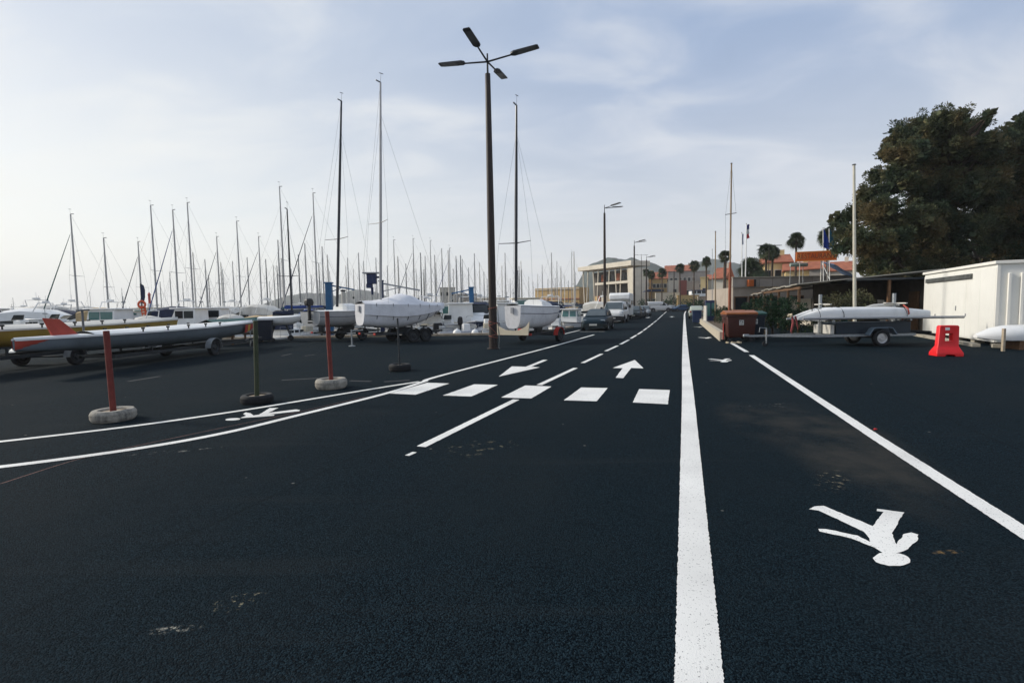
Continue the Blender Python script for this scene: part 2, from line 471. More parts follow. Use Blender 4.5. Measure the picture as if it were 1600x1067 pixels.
def water_mat():
    m = bpy.data.materials.new('harbour_water'); m.use_nodes = True
    n, l = m.node_tree.nodes, m.node_tree.links
    b = n['Principled BSDF']; b.inputs['Base Color'].default_value = (0.012, 0.03, 0.035, 1)
    b.inputs['Roughness'].default_value = 0.12
    g = n.new('ShaderNodeNewGeometry'); t = n.new('ShaderNodeTexNoise'); t.inputs['Scale'].default_value = 1.6; t.inputs['Detail'].default_value = 5
    l.new(g.outputs['Position'], t.inputs['Vector'])
    bp = n.new('ShaderNodeBump'); bp.inputs['Strength'].default_value = 0.35; bp.inputs['Distance'].default_value = 0.15
    l.new(t.outputs['Fac'], bp.inputs['Height']); l.new(bp.outputs[0], b.inputs['Normal'])
    return m
WZ = -0.6
wm = MB(); wm.add([(-2400, -80, WZ), (2000, -80, WZ), (2000, 2500, WZ), (-2400, 2500, WZ)], [(0, 1, 2, 3)])
struct(wm.build('water', water_mat(), smooth=False))

# stone coping on the quay edge: each stone a piece of the ground
M_cop = mat('pale_quay_stone', (0.40, 0.33, 0.24), 0.9, var=0.2, scale=3, bump=0.4)
cop = MB(); cop.box((0, 0, 0.06), (1.96, 0.42, 0.12)); cop_me = cop.mesh('coping_stone', M_cop, False)
for i in range(40):
    p = QS + U * (1.0 + 2.0 * i) + V * 0.22
    link_mesh('coping_stone', cop_me, ground_o, p, RZ)
for i in range(24):
    p = QS + Vector((-1.0 - 2.0 * i, -0.22, 0))
    link_mesh('coping_stone', cop_me, ground_o, p, 0)

# ================================================================== painted markings
def paint_mat():
    m = bpy.data.materials.new('white_road_paint'); m.use_nodes = True
    n, l = m.node_tree.nodes, m.node_tree.links
    b = n['Principled BSDF']; b.inputs['Roughness'].default_value = 0.75; b.inputs['Specular IOR Level'].default_value = 0.25
    g = n.new('ShaderNodeNewGeometry')
    t = n.new('ShaderNodeTexNoise'); t.inputs['Scale'].default_value = 85; t.inputs['Detail'].default_value = 3
    l.new(g.outputs['Position'], t.inputs['Vector'])
    t2 = n.new('ShaderNodeTexNoise'); t2.inputs['Scale'].default_value = 1.1; t2.inputs['Detail'].default_value = 5
    l.new(g.outputs['Position'], t2.inputs['Vector'])
    r = n.new('ShaderNodeMapRange'); r.inputs[1].default_value = 0.625; r.inputs[2].default_value = 0.70; r.inputs[4].default_value = 0.85
    l.new(t.outputs['Fac'], r.inputs[0])
    r2 = n.new('ShaderNodeMapRange'); r2.inputs[1].default_value = 0.4; r2.inputs[2].default_value = 0.7; r2.inputs[4].default_value = 0.9
    l.new(t2.outputs['Fac'], r2.inputs[0])
    c0 = n.new('ShaderNodeMix'); c0.data_type = 'RGBA'
    c0.inputs[6].default_value = (0.78, 0.77, 0.73, 1); c0.inputs[7].default_value = (0.62, 0.61, 0.58, 1)
    l.new(r2.outputs[0], c0.inputs[0])
    c1 = n.new('ShaderNodeMix'); c1.data_type = 'RGBA'; c1.inputs[7].default_value = (0.12, 0.12, 0.12, 1)
    l.new(r.outputs[0], c1.inputs[0]); l.new(c0.outputs[2], c1.inputs[6]); l.new(c1.outputs[2], b.inputs['Base Color'])
    vo = n.new('ShaderNodeTexVoronoi'); vo.inputs['Scale'].default_value = 140; l.new(g.outputs['Position'], vo.inputs['Vector'])
    bp = n.new('ShaderNodeBump'); bp.inputs['Strength'].default_value = 0.22; bp.inputs['Distance'].default_value = 0.006; bp.invert = True
    l.new(vo.outputs['Distance'], bp.inputs['Height']); l.new(bp.outputs[0], b.inputs['Normal'])
    return m
M_paint = paint_mat()
PZ = [0.004]
def pz():
    return PZ[0]
def resample(pts, step):
    out = []
    for a, b in zip(pts, pts[1:]):
        n = max(1, int((b - a).length / step))
        for i in range(n): out.append(a.lerp(b, i / n))
    out.append(pts[-1])
    return out
def catmull(pts, k=8):
    if len(pts) < 3: return pts
    P = [pts[0] * 2 - pts[1]] + pts + [pts[-1] * 2 - pts[-2]]
    out = []
    for i in range(1, len(P) - 2):
        for j in range(k):
            t = j / k
            out.append(0.5 * ((2 * P[i]) + (P[i + 1] - P[i - 1]) * t + (2 * P[i - 1] - 5 * P[i] + 4 * P[i + 1] - P[i + 2]) * t * t + (3 * P[i] - P[i - 1] - 3 * P[i + 1] + P[i + 2]) * t ** 3))
    out.append(P[-2])
    return out
def line(name, pix, width, z=0.004, smooth=True, m=None, jit=0.0035):
    pts = [ground(*p) for p in pix]
    pts = catmull(pts) if smooth else pts
    fine = []
    for p in resample(pts, 0.5):
        fine.append(p)
    # close to the camera the paint edge is broken by the stones
    dense = []
    for a, b in zip(fine, fine[1:]):
        n = 22 if a.length < 9 else 1
        for i in range(n): dense.append(a.lerp(b, i / n))
    dense.append(fine[-1])
    L_, R_ = [], []
    for i, p in enumerate(dense):
        d = dense[min(i + 1, len(dense) - 1)] - dense[max(i - 1, 0)]
        d.z = 0; d.normalize(); s = Vector((d.y, -d.x, 0))
        j = jit if p.length < 9 else 0
        L_.append(p - s * (width / 2 + random.uniform(-j, j))); R_.append(p + s * (width / 2 + random.uniform(-j, j)))
    mb = MB()
    n = len(dense)
    mb.add([(q.x, q.y, z) for q in L_] + [(q.x, q.y, z) for q in R_], [(i, i + 1, n + i + 1, n + i) for i in range(n - 1)])
    return mb.build(name, m or M_paint, ground_o, smooth=False)
def rough_poly(pts, step=0.05, jit=0.004):
    out = []
    for a, b in zip(pts, pts[1:] + pts[:1]):
        n = max(1, int((b - a).length / step))
        for i in range(n):
            p = a.lerp(b, i / n)
            out.append(p + Vector((random.uniform(-jit, jit), random.uniform(-jit, jit), 0)))
    return out
def paint_poly(name, pix, z=0.004, conv=None, origin=None, step=0.06):
    pts = [ground(*(conv(p) if conv else p)) for p in pix]
    if origin is not None: pts = [p - origin for p in pts]
    mb = MB(); mb.sheet(rough_poly(pts, step), z)
    return mb
# separator between road and footway
line('edge_line', [(1092.5, 1160), (1092.5, 1067), (1080, 740), (1074.7, 614), (1071.3, 560), (1069.9, 520), (1069.6, 500), (1070.2, 489), (1074, 484.5), (1082, 482)], 0.205)
# right edge of the footway
line('edge_line', [(1174, 555), (1362, 679), (1600, 832), (1740, 921)], 0.15, smooth=False)
line('edge_line', [(1143, 536), (1167, 550)], 0.15, smooth=False)
# left edge lines
line('edge_line', [(-160, 744), (0, 729.5), (210, 701.5), (350, 676.6), (460, 650.3), (600, 615.6), (660, 597), (697.5, 584.6), (857, 543), (928, 523)], 0.13)
line('edge_line', [(-160, 706), (0, 690.3), (210, 665.6), (376, 641.8), (500, 621.5), (600, 605), (655, 596.5)], 0.115, z=0.006)
# parking edge by the cars
line('edge_line', [(871, 524.3), (906, 516)], 0.12, smooth=False)
line('edge_line', [(906, 518.4), (945, 518.0)], 0.10, smooth=False)
# centre line
for a, b in [((658, 698), (806.6, 624.4)), ((842.5, 601.6), (899.4, 575)), ((910.3, 567.2), (940.3, 553)), ((946.6, 548.6), (965, 540.2)),
             ((969.5, 538), (982.5, 531)), ((985.5, 529), (994.5, 523.6)), ((996.5, 522.5), (1004, 517.6)), ((1005.5, 516.4), (1011, 512.4)),
             ((1012.3, 511.4), (1016.3, 508.4)), ((1017, 507.8), (1020.5, 505)), ((1021.5, 504.2), (1026, 500.6)), ((1027, 499.8), (1036, 491.5)), ((1037, 490.6), (1043.5, 485))]:
    line('centre_dash', [a, b], 0.125, smooth=False)
line('centre_dash', [(636, 712), (648, 706.5)], 0.06, smooth=False)
C5 = lambda p: (580 + p[0] / 3.2, 500 + p[1] / 3.2)
C6 = lambda p: (1040 + p[0] / 2.668, 520 + p[1] / 2.668)
C4 = lambda p: (340 + p[0] / 4.706, 480 + p[1] / 4.706)
for q in [[(92, 368), (280, 314), (390, 318), (222, 374)], [(358, 378), (515, 322), (634, 325), (500, 383)], [(650, 388), (770, 328), (902, 333), (800, 393)],
          [(963, 402), (1050, 338), (1182, 341), (1127, 407)], [(1307, 413), (1340, 346), (1493, 351), (1483, 422)]]:
    paint_poly('crossing_stripe', q, 0.0055, C5).build('crossing_stripe', M_paint, ground_o, smooth=False)
arr1 = paint_poly('direction_arrow', [(638, 283), (703, 232), (773, 234), (860, 199), (882, 200), (800, 234), (843, 237)], 0.004, C5)
arr1.build('direction_arrow', M_paint, ground_o, smooth=False)
ao = ground(*C5((1280, 245)))
arr2 = paint_poly('direction_arrow', [(1318, 200), (1207, 240), (1257, 241), (1222, 289), (1260, 291), (1300, 240), (1362, 242)], 0.004, C5, ao)
arr_me = arr2.mesh('direction_arrow', M_paint, False)
link_mesh('direction_arrow', arr_me, ground_o, ao)
for p in [(1050, 495), (1060, 485.5)]:
    link_mesh('direction_arrow', arr_me, ground_o, ground(*p))
for p in [(1013, 496), (1026, 486)]:
    link_mesh('direction_arrow', arr_me, ground_o, ground(*p), math.pi)
po = ground(*C6((870, 850)))
ped_body = [(598, 735), (622, 724), (658, 722), (864, 806), (908, 748), (880, 744), (882, 734), (993, 749), (944, 836), (962, 882), (995, 840), (1025, 832),
            (1054, 843), (1046, 870), (1010, 903), (965, 920), (940, 922), (905, 917), (868, 896), (770, 856), (640, 828), (638, 818), (665, 818), (800, 846),
            (850, 872), (848, 858), (828, 830), (640, 742)]
ped_head = [(943 + 77 * math.cos(a) , 945 + 28 * math.sin(a) + 5 * math.cos(a)) for a in [2 * math.pi * i / 22 for i in range(22)]]
ped = paint_poly('pedestrian_symbol', ped_body, 0.004, C6, po, 0.03)
hd = paint_poly('pedestrian_symbol', ped_head, 0.0045, C6, po, 0.03)
ped.add(hd.v, hd.f)
ped_me = ped.mesh('pedestrian_symbol', M_paint, False)
link_mesh('pedestrian_symbol', ped_me, ground_o, po)
for p, s in [((1128, 563.5), 1.0), ((1103, 528), 1.0), ((1092, 511), 1.0), ((1086, 500), 1.0)]:
    o = link_mesh('pedestrian_symbol', ped_me, ground_o, ground(*p), R(8)); o.scale = (s, s, 1)
lp_ = [(165, 816), (212, 797), (188, 785), (205, 774), (242, 780), (265, 797), (305, 790), (385, 742), (447, 741), (372, 777), (575, 752), (606, 757), (600, 765), (385, 789), (420, 790), (415, 798), (300, 808), (212, 813)]
lo_ = ground(*C4((300, 790)))
ped2 = paint_poly('pedestrian_symbol', lp_, 0.004, C4, lo_)
h2 = paint_poly('pedestrian_symbol', [(112 + 56 * math.cos(a), 825 + 8.5 * math.sin(a) - 3 * math.cos(a)) for a in [2 * math.pi * i / 18 for i in range(18)]], 0.0045, C4, lo_)
ped2.add(h2.v, h2.f)
link_mesh('pedestrian_symbol', ped2.mesh('pedestrian_symbol', M_paint, False), ground_o, lo_)
# reddish chalk line left by the setting-out
M_chalk = mat('chalk_line', (0.09, 0.045, 0.038), 0.9, var=0.5, scale=8)
line('chalk_line', [(-160, 806), (0, 756), (120, 718), (200, 699.5), (330, 672), (470, 643), (570, 620)], 0.022, z=0.0025, m=M_chalk, jit=0.006)
# pale leftover strips on the parking area
M_old = mat('worn_old_marking', (0.035, 0.038, 0.040), 0.9, var=0.4, scale=9)
for a, b in [((440, 594), (497, 591)), ((547, 595), (580, 596)), ((600, 596.5), (640, 594)), ((200, 596), (250, 588)), ((440, 556), (455, 553)), ((476, 556), (492, 554))]:
    line('old_marking', [a, b], 0.11, z=0.003, smooth=False, m=M_old)
M_rag = mat('red_scrap', (0.5, 0.03, 0.03), 0.7)
sm = MB(); sm.box((0, 0, 0.015), (0.035, 0.02, 0.02), 0.5); sm.box((0.02, 0.012, 0.012), (0.025, 0.03, 0.014), 1.1)
o = sm.build('plastic_scrap', M_rag, bevel=0.006); o.location = ground(1367, 672)
tag(o, 'tiny red plastic scrap lying on the right white line', 'litter')

# ================================================================== distant land
M_hill = mat('scrub_hillside', (0.028, 0.044, 0.036), 0.95, var=0.5, scale=0.02, stain=(0.08, 0.08, 0.065), stain_amt=0.6)
def hill(name, prof, depth, thick, base_y=484):
    """ridge whose skyline follows the measured profile, rounded front and back"""
    pts = [at(x, y, depth) for x, y in prof]
    xs = [p.x for p in pts]; zs = [p.z for p in pts]
    mb = MB(); secs = []
    N_ = 70
    for j in range(-8, 9):
        t = j / 8.0; k = math.cos(t * math.pi / 2) ** 0.8 if abs(t) < 1 else 0
        row = []
        for i in range(N_ + 1):
            x = xs[0] + (xs[-1] - xs[0]) * i / N_
            for a in range(len(xs) - 1):
                if xs[a] <= x <= xs[a + 1] + 1e-6: break
            f = (x - xs[a]) / (xs[a + 1] - xs[a]); f = f * f * (3 - 2 * f)
            z = zs[a] + (zs[a + 1] - zs[a]) * f
            nz = noise.noise(Vector((x * 0.02, t * 3, depth))) * 0.10 + noise.noise(Vector((x * 0.08, t * 9, depth))) * 0.04
            row.append(Vector((x, depth + t * thick, -2 + (z + 2) * k * (1 + nz * (1 if abs(t) > 0.05 else 0.4)))))
        secs.append(row)
    mb.loft(secs, closed=False)
    return struct(mb.build(name, M_hill, angle=60))
hill('hill', [(880, 478), (905, 445), (925, 412), (942, 405), (970, 408), (985, 405), (1000, 410), (1012, 418), (1026, 432), (1040, 450), (1060, 476)], 950, 260)
hill('hill', [(1030, 476), (1058, 424), (1078, 413), (1100, 408), (1120, 409), (1140, 418), (1170, 430), (1240, 440), (1320, 450), (1420, 474)], 1200, 300)
hill('hill', [(440, 484), (462, 470), (475, 460), (500, 457), (515, 462), (530, 468), (545, 460), (560, 454), (580, 455), (600, 462), (640, 470), (690, 482)], 1500, 300)
hill('hill', [(-200, 496), (0, 485), (150, 484), (300, 481), (380, 479), (460, 480), (520, 488)], 2000, 300)

# breakwater of pale rock closing the harbour far away on the left
bw = MB(); secs = []
for i in range(91):
    x = -560 + i * 6.2; y = 330 - i * 0.9
    h = 1.3 + 0.7 * noise.noise(Vector((x * 0.25, 0, 3)))
    secs.append([Vector((x, y - 7, WZ - 0.5)), Vector((x, y - 3, h * 0.6)), Vector((x, y, h + 0.6)), Vector((x, y + 4, h * 0.5)), Vector((x, y + 9, WZ - 0.5))])
bw.loft(secs, closed=False)
o = bw.build('breakwater', mat('breakwater_rock', (0.33, 0.31, 0.28), 0.95, var=0.4, scale=0.6, bump=0.6), smooth=False)
struct(o)

# ================================================================== street lamps
M_pole = mat('brown_pole_paint', (0.020, 0.011, 0.008), 0.55, var=0.25, scale=4)
M_head = mat('lamp_housing', (0.014, 0.016, 0.020), 0.45, 0.3, var=0.15)
M_diff = mat('lamp_glass', (0.07, 0.075, 0.08), 0.25, var=0.1)
def lamp_head_mesh():
    mb = MB()
    mb.loft([[Vector((x, y, z)) for y, z in ((-w, 0), (w, 0), (w * 0.8, h), (-w * 0.8, h))] for x, w, h in ((0, 0.08, 0.07), (0.12, 0.15, 0.075), (1.02, 0.15, 0.05), (1.08, 0.13, 0.035))], True, True, True)
    d = MB(); d.box((0.62, 0, -0.006), (0.66, 0.27, 0.012))
    return mb.mesh('lamp_head', M_head, False), d.mesh('diffuser', M_diff, False)
LH, LD = lamp_head_mesh()
def street_lamp(label, base, top, dirs, arm=1.0, r=0.12, group=None, lift=0.10, lean=0.0):
    t = thing('street_lamp', label, 'street lamp', base, 0, group)
    p = MB(); p.path([(0, 0, 0), (0, 0, top * 0.5), (0, 0, top)], [r, r * 0.85, r * 0.62], 14); p.build('pole', M_pole, t)
    b = MB(); b.lathe([(r * 1.5, 0), (r * 1.5, 0.03), (r * 1.05, 0.05), (r * 1.02, 0.4)], 14); b.build('base_plate', M_pole, t)
    m = MB(); m.tube((0, 0, top), (0, 0, top + 0.75), 0.04, 0.03, 8); m.build('mast_tip', M_head, t)
    for a in dirs:
        d = Vector((math.cos(a), math.sin(a), lift))
        z0 = Vector((0, 0, top + 0.45))
        ab = MB(); ab.tube(z0, z0 + d * arm, 0.035, 0.03, 8); ab.build('arm', M_head, t)
        h = link_mesh('lamp_head', LH, t, z0 + d * (arm - 0.05)); h.rotation_euler = (0, -math.atan(lift), a)
        link_mesh('diffuser', LD, h)
    t.rotation_euler = (0, R(lean), 0)
    return t
L1 = ground(771, 545)
ltop = zat(763, 116, L1.y)
def top_len(base, px, py): return zat(px, py, base.y)
street_lamp('tall brown street lamp with four lamp heads beside the boat trailer', L1, ltop, [RZ + i * math.pi / 2 for i in range(4)], 1.0, 0.165, 'street lamps along the quay', lean=-0.1)
for i, (px, py, d) in enumerate([(945, 333, 48.0), (991, 384, 72.0), (1010, 406, 95.0), (1053, 424, 126.0)]):
    b = at(px, 478, d); b.z = 0
    street_lamp(['nearest two-headed street lamp, rising behind the white vans', 'second two-headed street lamp along the parked cars', 'third two-headed street lamp, in front of the hangar building', 'farthest street lamp, small, at the end of the car row'][i],
                b, zat(px, py, d), [RZ - math.pi / 2 + R(32), RZ - math.pi / 2 - R(32)], 0.85, 0.15, 'street lamps along the quay')
tl = at(1002, 478, 150); tl.z = 0
street_lamp('distant T-shaped lamp standing by the hangar roof', tl, zat(1002, 401, 150), [0, math.pi], 1.0, 0.11, lift=0.02)
tl = at(1200, 478, 62); tl.z = 0
street_lamp('slim T-shaped lamp between the palms by the orange-roofed house', tl, zat(1200, 390, 62), [0.1, math.pi + 0.1], 0.6, 0.06, lift=0.02)

# ropes and a hose bundle tied to the big lamp
M_rope = mat('red_rope', (0.30, 0.10, 0.07), 0.9, var=0.4, scale=20)
rp = MB()
for z, tl_ in [(1.62, 0.04), (1.05, -0.05), (0.98, 0.06), (0.55, 0.05), (0.48, -0.04)]:
    rp.path([(0.175 * math.cos(a), 0.175 * math.sin(a), z + tl_ * math.cos(a)) for a in [2 * math.pi * i / 16 for i in range(17)]], 0.011, 5)
rp.path([(0.175 * math.cos(6.3 * k), 0.175 * math.sin(6.3 * k), 1.62 - 1.15 * k) for k in [i / 24 for i in range(25)]], 0.009, 5)
o = rp.build('rope', M_rope); o.location = L1; tag(o, 'red rope wound round the foot of the tall brown lamp', 'rope')
hs = MB(); hs.path([(0.2, -0.05, 1.55), (0.23, -0.09, 1.2), (0.205, -0.06, 0.8), (0.24, -0.1, 0.4), (0.215, -0.09, 0.05), (0.26, -0.16, 0.02)], 0.014, 6)
hs.path([(0.19, -0.08, 1.0), (0.25, -0.06, 0.6), (0.23, -0.12, 0.2), (0.20, -0.1, 0.02)], 0.012, 6)
o = hs.build('hose', mat('grey_hose', (0.22, 0.22, 0.20), 0.7)); o.location = L1; tag(o, 'grey hose hanging down beside the tall brown lamp', 'hose')

# ================================================================== posts standing in tyres
def tyre_prof(ro, ri, h):
    return [(ri, 0.02), (ri * 1.12, 0.0), (ro * 0.90, 0.0), (ro * 0.985, h * 0.18), (ro, h * 0.35), (ro, h * 0.65), (ro * 0.985, h * 0.82), (ro * 0.90, h), (ri * 1.12, h), (ri, h - 0.02)]
M_wtyre = mat('whitewashed_tyre', (0.30, 0.28, 0.24), 0.9, var=0.35, scale=7, bump=0.5, stain=(0.03, 0.033, 0.036), stain_amt=1.0)
M_rust = mat('rust_red_paint', (0.15, 0.024, 0.018), 0.65, var=0.25, scale=8, stain=(0.06, 0.02, 0.015), stain_amt=0.6)
M_olive = mat('olive_paint', (0.030, 0.042, 0.018), 0.6, var=0.25, scale=8, stain=(0.06, 0.05, 0.03), stain_amt=0.5)
M_sand = mat('sandy_concrete', (0.34, 0.27, 0.19), 0.95, var=0.25, scale=12, bump=0.5)
def tyre_post(label, px, py_, top, rt, pr, mp, mt, mc, h=0.2, tread=True):
    base = ground(px, py_)
    t = thing('tyre_post', label, 'post', base, random.uniform(0, 3), 'posts set in old tyres beside the white line')
    ty = MB(); ty.lathe(tyre_prof(rt, rt * 0.60, h), 36, closed=True); tyo = ty.build('tyre', mt, t)
    tr = MB()
    for k in range(40):
        a = 2 * math.pi * k / 40
        for s in (-1, 1):
            tr.box(((rt - 0.001) * math.cos(a), (rt - 0.001) * math.sin(a), h * 0.5 + s * h * 0.12), (0.010, rt * 0.11, h * 0.17), a)
    tr.build('tread', mt, tyo)
    c = MB(); c.lathe([(0.0, h * 0.82), (rt * 0.3, h * 0.86), (rt * 0.61, h * 0.8), (rt * 0.61, h * 0.3)], 26); c.build('concrete_fill', mc, t)
    tp = at(*top, base.y + 0.0) - base
    rm = Matrix.Rotation(-t.rotation_euler.z, 3, 'Z'); tp = rm @ tp
    p = MB(); p.path([(0, 0, h * 0.7), tuple(tp * 0.5 + Vector((0, 0, 0.02))), tuple(tp)], [pr, pr, pr], 12); p.build('pole', mp, t)
    if pr > 0.03:
        cp = MB(); q = tp; cp.tube(q, q + tp.normalized() * 0.012, pr * 1.04, pr * 0.9, 12); cp.build('cap', mp, t)
    return t
tyre_post('rust red post in a whitewashed tyre, nearest the camera', 178, 656, (166, 518), 0.29, 0.042, M_rust, M_wtyre, M_sand, 0.17)
tyre_post('olive green post in a black tyre filled with concrete', 402, 629, (399, 502), 0.27, 0.040, M_olive, M_rubber, M_sand, 0.15)
tyre_post('rust red post in a pale round concrete-filled tyre, in front of the sailing boats', 518, 606, (511, 487), 0.32, 0.045, M_rust, M_wtyre, M_sand, 0.20)
tyre_post('thin dark post in a black tyre, farthest and nearest the crossing', 625, 579, (621, 497), 0.29, 0.024, M_dsteel, M_rubber, M_conc, 0.18)

# ================================================================== trailers and wheels
_wheel = {}
def wheel(parent, x, y, r, w, rim=None, name='wheel', z=None):
    key = (round(r, 3), round(w, 3), rim.name if rim else '')
    if key not in _wheel:
        ty = MB(); h = w / 2; ri = r * 0.62
        ty.lathe([(ri, -h * 0.8), (r * 0.9, -h), (r * 0.985, -h * 0.8), (r, -h * 0.4), (r, h * 0.4), (r * 0.985, h * 0.8), (r * 0.9, h), (ri, h * 0.8)], 28, axis='Y', closed=True)
        rb = MB(); rb.lathe([(0.0, -h * 0.55), (ri * 0.35, -h * 0.6), (ri * 0.45, -h * 0.35), (ri * 0.85, -h * 0.3), (ri * 0.95, -h * 0.75), (ri * 1.02, -h * 0.8), (ri * 1.02, h * 0.8), (ri * 0.95, h * 0.75), (ri * 0.85, h * 0.3), (ri * 0.45, h * 0.35), (ri * 0.35, h * 0.6), (0, h * 0.55)], 24, axis='Y')
        for k in range(5):
            a = 2 * math.pi * k / 5
            for s in (-1, 1):
                rb.box((ri * 0.66 * math.cos(a), s * h * 0.34, ri * 0.66 * math.sin(a)), (ri * 0.16, h * 0.05, ri * 0.16))
        _wheel[key] = (ty.mesh('wheel', M_rubber), rb.mesh('rim', rim or M_galv))
    a, b = _wheel[key]
    o = link_mesh(name, a, parent, (x, y, r if z is None else z))
    link_mesh('rim', b, o)
    return o
def trailer(label, loc, rz, L, W_, bed=0.5, axle_x=0.0, wr=0.29, drawbar=1.4, guard=M_galv, metal=M_galv, cradle=0.25, jockey=True, lamps=True, twin=False, rim=None):
    t = thing('boat_trailer', label, 'trailer', loc, rz)
    f = MB()
    for s in (-1, 1):
        f.bar((-L / 2, s * W_ * 0.3, bed), (L / 2 - 0.2, s * W_ * 0.3, bed), 0.06, 0.10)
    for x in (-L / 2 + 0.1, -L * 0.2, L * 0.15, L / 2 - 0.25):
        f.bar((x, -W_ * 0.3, bed + 0.002), (x, W_ * 0.3, bed + 0.002), 0.05, 0.07)
    f.build('frame', metal, t)
    d = MB(); d.bar((L / 2 - 0.2, W_ * 0.3, bed), (L / 2 + drawbar * 0.5, 0.03, bed), 0.06, 0.09); d.bar((L / 2 - 0.2, -W_ * 0.3, bed), (L / 2 + drawbar * 0.5, -0.03, bed), 0.06, 0.09)
    d.bar((L / 2 + drawbar * 0.45, 0, bed + 0.003), (L / 2 + drawbar, 0, bed + 0.003), 0.07, 0.09); d.build('drawbar', metal, t)
    cpl = MB(); cpl.box((L / 2 + drawbar + 0.06, 0, bed), (0.2, 0.09, 0.1)); cpl.build('coupling', M_dsteel, t, bevel=0.015)
    if jockey:
        j = MB(); x = L / 2 + drawbar * 0.7
        j.tube((x, 0.09, 0.1), (x, 0.09, bed + 0.35), 0.024); j.bar((x, 0.05, 0.1), (x, 0.13, 0.1), 0.04, 0.14); j.path([(x, 0.09, bed + 0.35), (x, 0.2, bed + 0.35), (x, 0.2, bed + 0.28)], 0.01, 6)
        jo = j.build('jockey_stand', M_galv, t)
        wheel(t, x, 0.03, 0.1, 0.05, M_dsteel, 'jockey_wheel')
    xs = (axle_x - 0.36, axle_x + 0.36) if twin else (axle_x,)
    for ax in xs:
        a = MB(); a.tube((ax, -W_ / 2, wr), (ax, W_ / 2, wr), 0.03); a.bar((ax, W_ * 0.3, wr), (ax, W_ * 0.3, bed), 0.05, 0.05); a.bar((ax, -W_ * 0.3, wr), (ax, -W_ * 0.3, bed), 0.05, 0.05); a.build('axle', M_dsteel, t)
        for s in (-1, 1):
            wheel(t, ax, s * W_ / 2, wr, 0.17, rim)
            g = MB(); secs = []
            for k in range(9):
                an = math.pi * k / 8
                c_, s_ = math.cos(an) * (wr + 0.06), math.sin(an) * (wr + 0.06)
                secs.append([Vector((ax + c_ * q, s * W_ / 2 + yy, wr + s_ * q)) for q, yy in ((1, -0.11), (1, 0.11), (0.96, 0.11), (0.96, -0.11))])
            g.loft(secs, True, True, True); g.build('mudguard', guard, t)
    for x in (-L * 0.28, L * 0.22):
        for s in (-1, 1):
            c = MB(); c.bar((x, s * W_ * 0.28, bed + 0.05), (x, s * W_ * 0.28, bed + cradle), 0.05, 0.05); c.box((x, s * W_ * 0.27, bed + cradle), (0.4, 0.1, 0.05)); c.build('support', M_dsteel, t)
    if lamps:
        for s in (-1, 1):
            lb = MB(); lb.box((-L / 2 - 0.04, s * W_ * 0.36, bed + 0.02), (0.05, 0.16, 0.1)); lb.build('tail_lamp', M_red, t, bevel=0.01)
    return t

# ================================================================== boats: shared hull shapes
def hull_sections(L, B, H, stern=0.8, bow_up=0.15, rake=0.35, full=0.6, deep=0.85, ns=16, mp=12, bow_p=2.2, keel_up=0.55, stern_up=0.12, end_b=0.012, mid=0.4, kt=0.6, kp=2.0):
    secs = []
    for i in range(ns + 1):
        t = i / ns
        hb = B / 2 * (stern + (1 - stern) * math.sin(min(1, t / mid) * math.pi / 2)) if t < mid else B / 2 * (1 - ((t - mid) / (1 - mid)) ** bow_p)
        hb = max(hb, end_b)
        zs = H * (1 + bow_up * t * t)
        zk = H * (keel_up * max(0, (t - kt) / (1 - kt)) ** kp + stern_up * max(0, 1 - t / 0.5) ** 2)
        ring = []
        for k in range(mp + 1):
            a = math.pi * k / mp; c, s = math.cos(a), math.sin(a)
            y = hb * math.copysign(abs(c) ** full, c)
            zr = abs(s) ** deep
            z = zs - (zs - zk) * zr
            x = -L / 2 + L * t - rake * H * t ** 3 * zr
            ring.append(Vector((x, y, z)))
        secs.append(ring)
    return secs
def hull_mb(secs, z0=0.0):
    mb = MB(); mb.loft(secs, closed=False)
    n = len(secs[0]); mb.f.append(tuple(range(n)))            # transom
    return mb
def deck_mb(secs, camber=0.06, inset=0.0, t0=0, t1=None, dz=0.0):
    mb = MB(); rows = []
    for ring in secs[t0:t1]:
        a, b = ring[0], ring[-1]
        row = []
        for k in range(7):
            f = k / 6
            p = a.lerp(b, f); p = p + Vector((0, 0, camber * (1 - (2 * f - 1) ** 2) + dz))
            row.append(p)
        rows.append(row)
    mb.loft(rows, closed=False)
    return mb
def rail_mb(secs, r=0.025, out=0.005):
    mb = MB()
    for k, s in ((0, 1), (-1, -1)):
        mb.path([ring[k] + Vector((0, s * out, -0.01)) for ring in secs], r, 6)
    return mb
